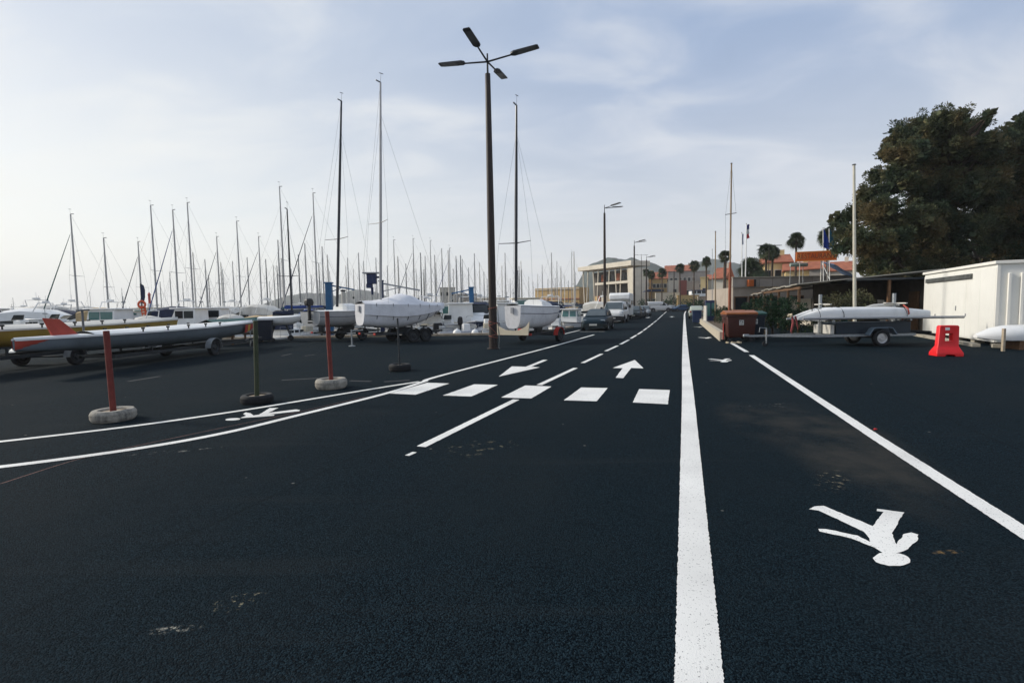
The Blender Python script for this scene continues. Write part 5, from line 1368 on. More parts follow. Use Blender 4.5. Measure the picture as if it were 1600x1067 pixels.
# small reddish scrub at the foot of the pines
def bush(label, px, depth, w, h, seed, fol, name='bush', n=700, size=0.14, z=0.0, group=None):
    b = at(px, 470, depth); b.z = z
    rnd = random.Random(seed); cl = []
    for _ in range(9):
        cl.append((Vector((rnd.uniform(-.42, .42) * w, rnd.uniform(-.3, .3) * w, h * rnd.uniform(0.3, 0.78))), h * rnd.uniform(0.22, 0.34)))
    return clump_tree(name, label, b, h * 0.6, cl, seed, leaves=n, size=size, fol=fol, trunk_r=0.05, cat='bush', group=group)
bush('dark green rounded bush behind the wheeled bins', 1208, 25, 3.4, 2.0, 21, F_bush, n=2600, size=0.10)
bush('dark green bush between the bins and the catamaran trailer', 1232, 23.5, 1.8, 1.5, 22, F_bush, n=2600, size=0.10)
bush('dry brownish scrub under the pines, above the shed roof', 1560, 30, 5.0, 4.2, 23, foliage_mat('reddish_scrub', (0.05, 0.045, 0.025), (0.075, 0.055, 0.028), (0.12, 0.06, 0.03)), n=260, size=0.2)
bush('olive scrub beside the left pine, over the canopy roof', 1362, 31, 1.8, 3.2, 24, F_dry, n=500, size=0.14)
bush('pale yellowish plant at the corner of the lean-to, behind the catamaran hulls', 1324, 24.6, 1.1, 2.3, 26, F_dry, n=900, size=0.12)
bush('dark scrub under the middle pine, behind the canopy', 1440, 32, 6.0, 4.0, 25, F_pine, n=260, size=0.2)
# low planter strip along the footway
M_plw = mat('pale_low_wall', (0.45, 0.40, 0.31), 0.9, var=0.15, scale=4, bump=0.3, stain=(0.25, 0.22, 0.17), stain_amt=0.5)
P0 = ground(1129, 533.5)
plw = bpy.data.objects.new('planter_wall', None); COL.objects.link(plw); plw.location = P0; plw.rotation_euler.z = RZ; tag(plw, 'low pale block wall edging the planting strip along the footway', 'low wall')
wb = MB(); wb.box((0, 0, 0.20), (1.47, 0.22, 0.40)); wbm = wb.mesh('wall_block', M_plw, False)
for i in range(22): link_mesh('wall_block', wbm, plw, (0.9 + i * 1.5, 0, 0))
so = MB(); so.box((18.3, -1.2, 0.15), (30.5, 2.1, 0.30)); so_o = so.build('planting_soil', mat('dry_soil', (0.10, 0.075, 0.05), 0.95, var=0.3, scale=2, bump=0.5)); so_o.location = P0; so_o.rotation_euler.z = RZ; struct(so_o)
for i in range(9):
    p = P0 + U * (4.4 + i * 3.1) + V * (1.2 + 0.3 * math.sin(i * 2.3)); rnd = random.Random(40 + i)
    cl = [(Vector((rnd.uniform(-.5, .5), rnd.uniform(-1.2, 1.2), rnd.uniform(0.25, 0.9))), rnd.uniform(0.25, 0.42)) for _ in range(7)]
    clump_tree('shrub', ['bushy dark shrub right behind the brown bin', 'second shrub of the planting strip from the brown bin', 'third shrub of the planting strip from the brown bin', 'fourth shrub of the planting strip from the brown bin', 'fifth shrub of the planting strip from the brown bin',
                          'sixth shrub of the planting strip, near the tan pole', 'seventh shrub of the planting strip from the brown bin', 'eighth shrub of the planting strip from the brown bin', 'farthest shrub of the planting strip'][i],
               Vector((p.x, p.y, 0.25)), 0.7, cl, 40 + i, leaves=2200, size=0.10, fol=F_bush if i % 3 else F_dry, trunk_r=0.03, cat='shrub', group='shrubs in the planting strip')
# information panels on the strip
t = thing('notice_board', 'white and blue notice board on the planting strip beside the blue bin', 'notice board', at(1102, 495, 37).xy.to_3d(), RZ + R(12))
b = MB(); b.box((0, 0, 0.80), (0.7, 0.08, 1.4)); b.build('panel', M_offw, t, bevel=0.01); b = MB(); b.box((0.3, -0.05, 0.9), (0.26, 0.02, 1.2)); b.build('stripe', M_blue, t); b = MB(); b.box((0, 0, 0.06), (0.6, 0.3, 0.12)); b.build('foot', M_conc, t)
t = thing('telephone_cabinet', 'dark blue glazed cabinet standing behind the white notice board', 'cabinet', at(1110, 495, 39).xy.to_3d(), RZ)
b = MB(); b.box((0, 0, 0.95), (0.8, 0.8, 1.9)); b.build('body', M_cnavy, t, bevel=0.03)
for x in (-1, 1):
    b = MB(); b.box((x * 0.2, -0.41, 1.2), (0.3, 0.02, 1.0)); b.build('pane', M_glassg, t)
    b = MB(); b.box((-0.41, x * 0.2, 1.2), (0.02, 0.3, 1.0)); b.build('pane', M_glassg, t)

# ---- palms
def palm_mesh(seed, n=90, R_=1.0):
    rnd = random.Random(seed); vs, fs = [], []
    for i in range(n):
        az = rnd.uniform(0, 2 * math.pi); el = rnd.uniform(-1.1, 1.4)
        d = Vector((math.cos(az) * math.cos(el), math.sin(az) * math.cos(el), math.sin(el)))
        side = d.cross(Vector((0, 0, 1))); side = side.normalized() if side.length > 0.01 else Vector((1, 0, 0)); up = side.cross(d)
        rl = rnd.uniform(-1.3, 1.3); side = (side * math.cos(rl) + up * math.sin(rl)).normalized()
        stem = R_ * rnd.uniform(0.22, 0.62)
        o = len(vs); vs += [side * 0.02, -side * 0.02, d * stem - side * 0.015, d * stem + side * 0.015]; fs.append((o, o + 1, o + 2, o + 3))
        c = d * stem; fr = R_ * rnd.uniform(0.30, 0.62)
        for k in range(11):
            a = (k - 5) / 5 * 1.35
            dd = (d * math.cos(a) + side * math.sin(a)).normalized()
            o = len(vs); sd_ = (side * math.cos(a) - d * math.sin(a)) * fr * 0.065
            vs += [c, c + dd * fr * 0.55 - sd_, c + dd * fr + Vector((0, 0, -0.30 * fr)), c + dd * fr * 0.55 + sd_]; fs.append((o, o + 1, o + 2, o + 3))
    me = bpy.data.meshes.new('fronds'); me.from_pydata([tuple(v) for v in vs], [], fs); me.materials.append(F_palm)
    return me
M_ptr = mat('palm_trunk', (0.075, 0.055, 0.04), 0.95, var=0.35, scale=3, bump=0.5)
PM = [palm_mesh(1), palm_mesh(2), palm_mesh(3)]
def palm(label, px, pytop, d, rad_px, i=0, skirt=True):
    b = at(px, 476, d); b.z = 0
    rr = rad_px * d / FPX; H = zat(px, pytop, d) - rr * 0.9
    t = thing('palm_tree', label, 'palm tree', b, i * 1.3, 'palm trees along the promenade')
    m = MB(); lean = 0.02 * H * math.sin(i * 2.1)
    m.path([(0, 0, 0), (lean * 0.3, 0, H * 0.3), (lean, 0, H)], [0.24, 0.15, 0.13], 9); m.build('trunk', M_ptr, t)
    o = link_mesh('fronds', PM[i % 3], t, (lean, 0, H)); o.scale = (rr * 1.25,) * 3
    if skirt:
        s = MB(); s.path([(lean, 0, H - rr * 0.75), (lean, 0, H - rr * 0.2), (lean, 0, H + 0.1)], [0.16, rr * 0.2, rr * 0.12], 9); s.build('dead_frond_skirt', M_ptr, t)
    return t
for i, (px, py, d, r, lab) in enumerate([
        (1242, 365, 70, 11.5, 'tall palm rising left of the orange RESTAURANT sign'), (1196, 383, 64, 12, 'left palm of the close pair before the orange-roofed house'), (1204, 384, 66, 11, 'right palm of the close pair before the orange-roofed house'),
        (1291, 357, 60, 14, 'palm standing behind the blue flags'), (1131, 393, 48, 8.5, 'slim palm behind the rust red pole, nearest the footway'), (1104, 402, 92, 7.5, 'palm behind the tan pole, left of the slim palm'),
        (1084, 408, 110, 8, 'palm above the dark window of the cream building'), (1063, 413, 118, 7, 'palm in front of the red panel building'), (1034, 420, 128, 7, 'palm in front of the ochre houses'),
        (1018, 424, 132, 6, 'palm left of the ochre houses, beside the third lamp'), (1009, 421, 126, 5.5, 'small dark palm beside the third street lamp')]):
    palm(lab, px, py, d, r, i)
palm('squat broad palm behind the white flagpoles', 1173, 407, 58, 20, 12, False)
for px, d, w, h, lab in [(1058, 135, 9, 4.0, 'low hedge of palms left of the far crossing cars'), (1075, 128, 6, 3.2, 'round shrub before the orange wall at the road end'), (1094, 95, 4, 3.0, 'dark green conical bush right of the far cars'), (1030, 140, 10, 3.2, 'dark hedge under the black canopy at the road end'), (1012, 142, 6, 3.0, 'dark hedge behind the last parked cars')]:
    bush(lab, px, d, w, h, px, F_bush, n=60, size=0.5, group='hedges at the road end')

# ================================================================== buildings on the right
M_ochre = mat('ochre_render', (0.50, 0.34, 0.15), 0.9, var=0.12, scale=0.5, stain=(0.35, 0.25, 0.13), stain_amt=0.4)
M_yel = mat('pale_yellow_render', (0.62, 0.48, 0.24), 0.9, var=0.1, scale=0.5)
M_creamw = mat('cream_render', (0.58, 0.53, 0.44), 0.9, var=0.1, scale=0.5, stain=(0.42, 0.38, 0.31), stain_amt=0.4)
M_greyw = mat('grey_render', (0.30, 0.27, 0.24), 0.9, var=0.15, scale=0.7, stain=(0.18, 0.16, 0.14), stain_amt=0.5)
M_beige = mat('beige_wall', (0.36, 0.31, 0.26), 0.9, var=0.12, scale=0.8, stain=(0.22, 0.19, 0.16), stain_amt=0.5)
M_tile = mat('terracotta_tiles', (0.31, 0.105, 0.058), 0.9, var=0.25, scale=1.2, bump=0.4)
M_shut = mat('dark_shutter', (0.045, 0.04, 0.035), 0.7)
def house(label, px0, px1, ytop, d, dep, wall, roof=None, rh=1.6, rows=2, cols=3, rz=0.0, cat='building', ybase=478, flat=None, hip=False, wx=0.9, wz=1.3, zbase=0.0):
    """box house facing the camera, real size at its distance"""
    a, b = at(px0, ytop, d), at(px1, ytop, d)
    w = (b - a).length; H = (a.z + b.z) / 2
    t = thing('house', label, cat, ((a.x + b.x) / 2, d, zbase), rz - math.atan2((a.x + b.x) / 2, d))
    H -= zbase
    m = MB(); m.box((0, dep / 2, H / 2), (w, dep, H)); m.build('wall', wall, t, smooth=False)
    if roof:
        e = 0.35; m = MB()
        if hip:
            m.add([(-w / 2 - e, -e, H + .01), (w / 2 + e, -e, H + .01), (w / 2 + e, dep + e, H + .01), (-w / 2 - e, dep + e, H + .01), (-w / 2 + dep * .35, dep / 2, H + rh), (w / 2 - dep * .35, dep / 2, H + rh)], [(0, 1, 5, 4), (1, 2, 5), (2, 3, 4, 5), (3, 0, 4), (3, 2, 1, 0)])
        else:
            m.prism([(-e, H + 0.01), (dep + e, H + 0.01), (dep + e, H + 0.15), (dep / 2, H + rh + 0.15), (-e, H + 0.15)], -w / 2 - e, w / 2 + e, 'YZ')
        ro = m.build('roof', roof, t, smooth=False)
        k = MB(); k.box((w * 0.28, dep * 0.5, H + rh + 0.3), (0.6, 0.6, 1.2)); k.build('chimney', wall, ro)
    else:
        m = MB(); m.box((0, dep / 2, H + 0.12), (w + 0.3, dep + 0.3, 0.24)); m.build('parapet', flat or wall, t, smooth=False)
    for r_ in range(rows):
        for c in range(cols):
            x = -w / 2 + w * (c + 0.5) / cols; z = H * (r_ + 0.55) / rows if rows > 1 else H * 0.6
            f = MB(); f.box((x, -0.01, z), (wx + 0.25, 0.10, wz + 0.25)); fo = f.build('window', mat('window_surround', (0.55, 0.50, 0.42), 0.8), t, smooth=False)
            g = MB(); g.box((x, -0.04, z), (wx, 0.09, wz)); g.build('pane', M_glassd, fo, smooth=False)
    return t
house('yellow house with an orange tiled roof left of the tall palm', 1198, 1234, 411, 82, 7, M_yel, M_tile, 1.5, 2, 3, R(8))
house('low yellow house wing below the RESTAURANT sign', 1230, 1268, 423, 78, 7, M_yel, M_tile, 1.4, 1, 3, R(4))
house('grey rendered house with an orange roof right of the RESTAURANT post', 1266, 1284, 421, 75, 7, M_greyw, M_tile, 2.0, 1, 1, R(-4))
house('white house with pink roof behind the blue awning', 1286, 1330, 424, 88, 8, M_creamw, M_tile, 1.8, 1, 3)
house('low orange roofed house behind the squat palm', 1183, 1203, 432, 90, 8, M_ochre, M_tile, 2.4, 1, 2)
house('white gabled building right of the far ochre house', 1116, 1131, 436, 84, 9, M_creamw, M_tile, 2.0, 1, 1, R(-10))
house('ochre house with white gable at the road end', 1095, 1106, 434, 140, 10, M_yel, None, 1, 1, 1)
house('house with a long red roof beside the ochre gabled house', 1105, 1124, 437, 148, 9, M_creamw, M_tile, 1.6, 1, 2)
house('cream low building with a red panel and a long dark window', 1045, 1064, 439, 165, 10, M_creamw, None, 1, 1, 1, 0, wx=1.0, wz=2.0)
house('grey building with one wide dark window at the road end', 1064, 1092, 441, 160, 10, M_greyw, None, 1, 1, 1, 0, wx=3.8, wz=1.7)
house('long grey row house with a red roof behind the palms', 1040, 1086, 424, 215, 14, M_greyw, M_tile, 3.0, 2, 7, wx=1.0, wz=1.5)
house('grey block with blank upper wall right of the red-roofed row', 1085, 1108, 424, 230, 14, M_greyw, None, 1, 1, 4)
house('ochre house with red roof right of the hangar', 1020, 1042, 436, 175, 10, M_ochre, M_tile, 2.6, 2, 4)
house('taller ochre house left of the red-roofed ochre house', 1003, 1022, 434, 185, 10, M_ochre, M_tile, 2.0, 2, 3)
for px0, px1, y, d, m_, lab in [(1058, 1092, 462, 132, M_ochre, 'low orange boundary wall at the road end'), (1024, 1062, 458, 150, M_creamw, 'low cream boundary wall below the ochre houses'), (1090, 1130, 464, 104, M_beige, 'low beige wall right of the crosswise cars')]:
    a, b = at(px0, y, d), at(px1, y, d)
    m = MB(); m.box(((a.x + b.x) / 2, d, a.z / 2), (b.x - a.x, 0.5, a.z)); m.box(((a.x + b.x) / 2, d, a.z + 0.06), (b.x - a.x + 0.1, 0.66, 0.12)); o = m.build('boundary_wall', m_, smooth=False); tag(o, lab, 'wall')
# dark canopy and bus at the road end
t = thing('canopy', 'black flat canopy on posts at the road end', 'canopy', at(1021, 478, 145).xy.to_3d())
zc = zat(1021, 456, 145); m = MB(); m.prism([(-2.9, zc), (2.6, zc), (2.4, zc + 0.7), (-1.6, zc + 0.7)], -1.5, 1.5, 'XZ'); m.build('roof', M_navy, t, smooth=False)
for x in (-2.3, 2.3): m = MB(); m.tube((x, 0, 0), (x, 0, zc), 0.07); m.build('post', M_dsteel, t)
t = thing('bus', 'white and blue bus passing behind the road-end wall', 'bus', at(1091, 478, 138).xy.to_3d())
zc = zat(1091, 456, 138)
m = MB(); m.box((0, 0, (zc + 0.5) / 2 + 0.3), (4.6, 2.2, zc - 0.4)); m.build('body', M_white, t, bevel=0.1)
for x in (-1.5, -0.2, 1.1): m = MB(); m.box((x, -1.1, zc - 0.1), (1.1, 0.04, 0.8)); m.build('side_window', M_glassd, t)
m = MB(); m.box((0, 0, zc + 0.35), (4.7, 2.3, 0.3)); m.build('roof_band', M_cnavy, t, bevel=0.05)
for x in (-1.4, 1.4):
    wheel(t, x, -0.95, 0.4, 0.25); wheel(t, x, 0.95, 0.4, 0.25)
# red panel
a = at(1067, 443, 158); m = MB(); m.box((a.x, 158, a.z / 2 + 1.0), (2.4, 0.2, a.z)); o = m.build('red_screen', mat('brick_red_panel', (0.16, 0.05, 0.045), 0.9), smooth=False); tag(o, 'brick red wall panel beside the wide dark window', 'wall panel')

# ---- terrace building with canopy
TB = thing('restaurant_terrace', 'low beige building with a grey terrace parapet behind the bins', 'building', (0, 45, 0))
xl, xr = at(1143, 440, 45).x, at(1330, 440, 45).x
zt_, zb_ = zat(1230, 433.5, 45), zat(1230, 448, 45)
m = MB(); m.box(((xl + xr) / 2, 3.0, zb_ / 2), (xr - xl - 0.3, 6, zb_)); m.build('wall', M_beige, TB, smooth=False)
for i in range(9):
    w = (xr - xl) / 9; m = MB(); m.box((xl + w * (i + 0.5), -0.1, (zt_ + zb_) / 2 + 0.01), (w - 0.02, 0.25, zt_ - zb_)); m.build('parapet_panel', M_greyw, TB, bevel=0.02)
m = MB(); m.box(((xl + xr) / 2, -0.12, zt_ + 0.06), (xr - xl + 0.1, 0.42, 0.08)); m.build('parapet_coping', M_conc, TB, smooth=False)
for x in (0.08, 0.2, 0.34, 0.55, 0.75):
    xx = xl + (xr - xl) * x; f = MB(); f.box((xx, 0.0, 1.5), (1.2, 0.08, 1.5)); fo = f.build('window', M_wood, TB); g = MB(); g.box((xx, -0.03, 1.5), (1.0, 0.08, 1.3)); g.build('pane', M_glassd, fo)
vb = thing('vent_box', 'orange box mounted on the terrace parapet', 'box', (at(1172, 443, 44.6).x, 44.55, at(1172, 448, 44.6).z)); m = MB(); m.box((0, 0, 0.32), (0.5, 0.35, 0.6)); m.build('body', mat('orange_plastic', (0.42, 0.10, 0.02), 0.6), vb, bevel=0.03); m = MB(); m.box((0.34, 0.02, 0.32), (0.2, 0.34, 0.62)); m.build('side', M_black, vb, bevel=0.01)
# road-aligned lean-to canopy: dark underneath
CO = Vector((15.3, 26.5, 0))
cn = thing('lean_to_canopy', 'dark lean-to canopy on posts running back beside the bush', 'canopy', CO, RZ)
CL, CW, CH = 17.5, 6.2, 2.62
M_corr = mat('weathered_roof_sheet', (0.36, 0.34, 0.29), 0.85, var=0.25, scale=1.2, stain=(0.18, 0.15, 0.11), stain_amt=0.6)
nsh = 12
for i in range(nsh):
    m = MB(); x = CL * (i + 0.5) / nsh; dz = -0.05 * (i % 2) - (0.20 if i > 7 else 0)
    m.add([(x - CL / nsh / 2 - 0.05, 0.2, CH + dz), (x + CL / nsh / 2 + 0.05, 0.2, CH + dz), (x + CL / nsh / 2 + 0.05, -CW, CH + 0.55 + dz), (x - CL / nsh / 2 - 0.05, -CW, CH + 0.55 + dz),
           (x - CL / nsh / 2 - 0.05, 0.2, CH - 0.05 + dz), (x + CL / nsh / 2 + 0.05, 0.2, CH - 0.05 + dz), (x + CL / nsh / 2 + 0.05, -CW, CH + 0.5 + dz), (x - CL / nsh / 2 - 0.05, -CW, CH + 0.5 + dz)],
          [(0, 1, 2, 3), (7, 6, 5, 4), (0, 4, 5, 1), (1, 5, 6, 2), (2, 6, 7, 3), (3, 7, 4, 0)]); m.build('roof_sheet', M_corr, cn, smooth=False)
for i in range(7):
    m = MB(); m.bar((0.3 + i * (CL - 0.6) / 6, 0.0, 0), (0.3 + i * (CL - 0.6) / 6, 0.0, CH - 0.3), 0.12, 0.12); m.build('post', M_wood, cn)
m = MB(); m.bar((0.0, 0.0, CH - 0.22), (CL, 0.0, CH - 0.22), 0.1, 0.14); m.build('beam', M_wood, cn)
m = MB(); m.box((CL / 2, -CW + 0.6, 1.35), (CL, 0.15, 2.7)); m.build('back_wall', mat('dark_boarding', (0.085, 0.075, 0.062), 0.9, var=0.35, scale=2), cn, smooth=False)
for i in range(4):
    m = MB(); m.box((1.2 + i * 2.6, -CW + 0.75, 1.05), (1.0, 0.1, 2.1)); m.build('door', [M_wood, M_dsteel, M_wood, M_navy][i], cn, bevel=0.01)
m = MB(); m.box((CL * 0.75, -2.6, 0.95), (CL * 0.45, 0.12, 1.9)); m.build('inner_wall', M_creamw, cn, smooth=False)
# darker second canopy between the lean-to and the shed
c2o = at(1345, 470, 25.2); c2o.z = 0
cs = thing('low_canopy', 'low dark store under the pines between the lean-to and the white shed', 'store', c2o, R(-6))
zt = zat(1400, 434, 25.0)
m = MB(); m.box((1.7, 2.0, zt - 0.05), (4.2, 4.4, 0.10)); m.build('roof', M_dsteel, cs, smooth=False)
m = MB(); m.box((1.7, 4.0, zt / 2), (4.2, 0.12, zt - 0.12)); m.build('back_wall', MATS['dark_boarding'], cs, smooth=False)
for x in (-0.3, 1.3, 3.7):
    m = MB(); m.bar((x, 0.0, 0), (x, 0.0, zt - 0.1), 0.12, 0.12); m.build('post', M_wood, cs)
for k, (x, lab, mm_) in enumerate([(0.2, 'green plank leaning inside the dark store', M_teal), (2.3, 'pale board leaning inside the dark store', M_offw), (2.75, 'brown board leaning inside the dark store beside the pale one', M_wood)]):
    q = MB(); q.bar((0, 0, 0.0), (0.1, 0.5, 1.9 - 0.2 * k), 0.35, 0.04, (0, 1, 0)); oo = q.build('board', mm_, bevel=0.008); oo.location = Vector(cs.location) + Vector((x, 1.4, 0)); tag(oo, lab, 'board')
m = MB(); m.box((0.5, 3.0, 0.8), (1.3, 0.5, 1.6)); m.build('cupboard', M_beige, cs, bevel=0.02)
# ---- RESTAURANT sign
M_or = mat('orange_sign', (0.60, 0.115, 0.012), 0.5, var=0.06); M_ol = mat('dark_orange_letters', (0.22, 0.022, 0.006), 0.5, var=0.05); M_oe = mat('pale_orange_edge', (0.72, 0.34, 0.09), 0.5, var=0.05)
sa_, sb_ = at(1243.5, 400.5, 43.5), at(1307.5, 400.0, 42.5)
smid = (sa_ + sb_) / 2; sw = (sb_ - sa_).length; srot = math.atan2((sb_ - sa_).y, (sb_ - sa_).x)
t = thing('restaurant_sign', 'orange board reading RESTAURANT raised on posts above the terrace', 'sign', smid, srot)
m = MB(); m.box((0, 0, 0), (sw, 0.14, 0.80)); m.build('board', M_or, t, bevel=0.02)
for z in (-0.40, 0.40): m = MB(); m.box((0, -0.075, z), (sw + 0.02, 0.03, 0.05)); m.build('edge_strip', M_oe, t)
o = link_mesh('lettering', text_mesh('RESTAURANT', 0.62, 0.012, M_ol), t, (0, -0.085, 0.0)); o.rotation_euler = (math.pi / 2, 0, 0); 
wtx = o.dimensions.x if o.dimensions.x > 0 else 3.2
me = o.data; xs = [v.co.x for v in me.vertices]; o.scale = (sw * 0.93 / (max(xs) - min(xs)), 1, 1)
o2 = link_mesh('letter_outline', text_mesh('RESTAURANT', 0.66, 0.004, M_oe), t, (0.015, -0.076, -0.01)); o2.rotation_euler = (math.pi / 2, 0, 0); o2.scale = o.scale
zr = zb_ - smid.z
for x in (0.42, 0.9, -1.2): m = MB(); m.tube((x, 0.1, zr), (x, 0.1, -0.2), 0.045 if x == 0.42 else 0.03); m.build('post', M_offw, t)
# round wind drum below the sign
dm = at(1248, 414, 44); t = thing('roof_drum', 'grey-green horizontal drum on a thin post below the RESTAURANT sign', 'tank', dm)
m = MB(); m.lathe([(0, -0.75), (0.14, -0.75), (0.16, -0.7), (0.16, 0.7), (0.14, 0.75), (0, 0.75)], 16, axis='X'); m.build('drum', mat('grey_green_paint', (0.22, 0.28, 0.25), 0.6), t)
for x in (-0.75, 0.4): m = MB(); m.tube((x, 0, -dm.z + zb_), (x * 0.95, 0, -0.1), 0.025); m.build('post', M_galv, t)
# blue awning
t = thing('awning', 'faded blue awning sloping down to the right of the sign', 'awning', at(1312, 422, 43))
p0, p1 = at(1293, 417, 44.6) - Vector(t.location), at(1337, 442, 44.6) - Vector(t.location)
m = MB(); m.loft([[p + Vector((0, -0.9, 0.16)), p + Vector((0, 0.9, 0.55)), p + Vector((0, 0.9, 0.50)), p + Vector((0, -0.9, 0.11))] for p in [p0.lerp(p1, k / 8) + Vector((0, 0, 0.03 * math.sin(k * 1.9))) for k in range(9)]], True, True, True); m.build('canvas', mat('faded_blue_canvas', (0.10, 0.17, 0.32), 0.9, var=0.15, scale=3, stain=(0.22, 0.26, 0.36), stain_amt=0.6), t)
for p in (p0, p1): m = MB(); m.tube(p + Vector((0, 0.85, 0.5)), Vector((p.x, 0.85, zb_ - Vector(t.location).z)), 0.03); m.build('pole', M_galv, t)

# ================================================================== poles and flags
def pole(name, label, cat, px, ptop, d, r, m, z=0.0, ptop_x=None, extra=None):
    b = at(px, 478, d); b.z = z
    tp = at(ptop_x or px, ptop, d) - b
    t = thing(name, label, cat, b)
    k = MB(); k.path([(0, 0, 0), tuple(tp * 0.5), tuple(tp)], [r, r * 0.9, r * 0.7], 10); k.build('shaft', m, t)
    k = MB(); k.lathe([(0, 0.05), (r * 1.0, 0.03), (r * 1.0, -0.01), (0, -0.02)], 10, tuple(tp)); k.build('finial', M_dsteel, t)
    return t, tp
M_tanp = mat('tan_pole_paint', (0.27, 0.20, 0.12), 0.7, var=0.15)
M_rustp = mat('rust_pole_paint', (0.26, 0.075, 0.035), 0.7, var=0.2)
M_wpole = mat('white_pole_paint', (0.50, 0.48, 0.40), 0.6, var=0.1)
t, tp = pole('signal_mast', 'tall rust and tan signal mast with a small crossbar behind the bins', 'mast', 1140, 256, 29, 0.055, M_tanp, 0.0, 1143)
k = MB(); k.path([(0, 0, 0.0), tuple(tp * 0.30), tuple(tp * 0.42)], [0.085, 0.075, 0.06], 10); k.build('lower_sleeve', M_rustp, t)
q = tp * 0.705; k = MB(); k.tube(q + Vector((-0.32, 0, -0.03)), q + Vector((0.32, 0, 0.06)), 0.02); k.build('crossbar', M_dsteel, t)
k = MB(); k.tube(q + Vector((0.3, 0, 0.05)), tp, 0.006, 0.006, 5); k.tube(q + Vector((-0.3, 0, -0.03)), tp, 0.006, 0.006, 5); k.tube(q + Vector((-0.3, 0, -0.03)), Vector((-0.25, 0, 0.2)), 0.006, 0.006, 5); k.build('stay', M_wire, t)
pole('flagpole', 'bare tan pole left of the rust red mast', 'pole', 1118, 362, 37, 0.05, M_tanp)
pole('flagpole', 'thin grey pole left of the bare tan pole', 'pole', 1113, 390, 40, 0.028, M_galv)
pole('flagpole', 'tall white pole rising behind the catamaran trailer', 'pole', 1337, 258, 22.5, 0.075, M_wpole, 0.0, 1334.5)
t, tp = pole('flagpole', 'white flagpole flying a blue white and red flag', 'flagpole', 1164, 350, 47, 0.055, M_white, 3.2, 1166.5)
for i, m_ in enumerate([mat('flag_blue', (0.02, 0.03, 0.16), 0.8), mat('flag_white', (0.6, 0.6, 0.58), 0.8), mat('flag_red', (0.45, 0.02, 0.03), 0.8)]):
    k = MB(); rows = []
    for j in range(5):
        f = j / 4; zz = tp.z - 0.1 - i * 0.42 - f * 0.44
        rows.append([Vector((tp.x + 0.02 + 0.06 * n_ + 0.03 * math.sin(f * 4 + i + n_ * 2), 0.05 * math.sin(n_ * 2.2 + f * 2), zz + 0.02 * n_)) for n_ in range(5)])
    k.loft(rows, closed=False); k.build('flag', m_, t)
t, tp = pole('flagpole', 'white flagpole with a limp pale flag left of the three-coloured one', 'flagpole', 1159, 364, 48, 0.05, M_white, 3.2)
k = MB(); k.loft([[Vector((tp.x + 0.03 + 0.05 * n_, 0.04 * math.sin(n_ * 2 + j), tp.z - 0.1 - j * 0.25)) for n_ in range(4)] for j in range(5)], closed=False); k.build('flag', mat('flag_pale_blue', (0.32, 0.36, 0.48), 0.8), t)
for px, py, lab, cols in [(1286, 357, 'white flagpole with a limp royal blue flag above the sign', ((0.01, 0.05, 0.35),)), (1295.5, 357, 'white flagpole with a limp teal flag above the sign', ((0.01, 0.10, 0.16),))]:
    t, tp = pole('flagpole', lab, 'flagpole', px, py, 44.3, 0.04, M_white, 3.2)
    k = MB(); k.loft([[Vector((tp.x + 0.02 + 0.10 * n_ * (0.5 + 0.25 * j), 0.06 * math.sin(n_ * 2 + j), tp.z - 0.05 - j * 0.32 - 0.05 * n_)) for n_ in range(5)] for j in range(6)], closed=False); k.build('flag', mat('flag_' + str(px), cols[0], 0.8, var=0.2), t)

# ================================================================== harbour buildings across the water
A_, B_ = at(906, 418, 190), at(990, 405, 163)
hx = Vector((B_.x - A_.x, B_.y - A_.y, 0)); HLEN = hx.length; hrz = math.atan2(hx.y, hx.x); HH = A_.z
hg = thing('hangar', 'large cream building with an overhanging flat roof across the harbour', 'building', (A_.x, A_.y, 0), hrz)
# local x along the facade towards the camera, local +y behind
D_ = 7
m = MB(); m.prism([(0, HH - 1.5), (HLEN, HH - 1.7), (HLEN, HH + 0.0), (0, HH)], -1.0, D_, 'XZ'); m.build('roof', M_creamw, hg, bevel=0.1)
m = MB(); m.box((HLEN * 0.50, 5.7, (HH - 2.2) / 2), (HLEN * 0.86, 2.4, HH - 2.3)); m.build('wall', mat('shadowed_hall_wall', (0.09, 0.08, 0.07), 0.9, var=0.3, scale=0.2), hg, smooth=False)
m = MB(); m.box((HLEN * 0.64, 2.2, HH * 0.58), (HLEN * 0.66, 4.4, 0.8)); m.build('gallery', M_creamw, hg, smooth=False)
m = MB(); m.box((HLEN - 1.4, 3.2, HH / 2 - 1.2), (2.4, 6.6, HH - 2.4)); m.build('tower_wall', M_creamw, hg, smooth=False)
for i in range(9):
    x = 1.5 + i * (HLEN - 5) / 8; c = MB(); c.bar((x - (1.0 if i % 2 else -1.0), 0.4, 0), (x, 0.4, HH - 1.7), 0.28, 0.28); c.build('column', M_creamw, hg)
for i in range(11):
    x = 4 + i * (HLEN - 10) / 10; c = MB(); c.box((x, 4.4, 3.0), (1.4, 0.3, 4.2)); c.build('bay', [M_ochre, M_tile, M_creamw, M_beige][i % 4], hg, smooth=False)
for i in range(7):
    x = 6 + i * (HLEN - 14) / 6; c = MB(); c.box((x, 4.4, HH * 0.72), (2.4, 0.3, 2.4)); c.build('pane', [M_glassd, M_tile, M_glassd][i % 3], hg, smooth=False)
a, b = at(836, 451, 205), at(905, 449, 195)
sw_ = thing('stone_rampart', 'long low ochre stone rampart left of the hangar', 'building', (a.x, a.y, 0), math.atan2(b.y - a.y, b.x - a.x)); L_ = (b - a).length; H_ = a.z
m = MB(); m.box((L_ / 2, 5, H_ / 2), (L_, 10, H_)); m.build('wall', M_ochre, sw_, smooth=False)
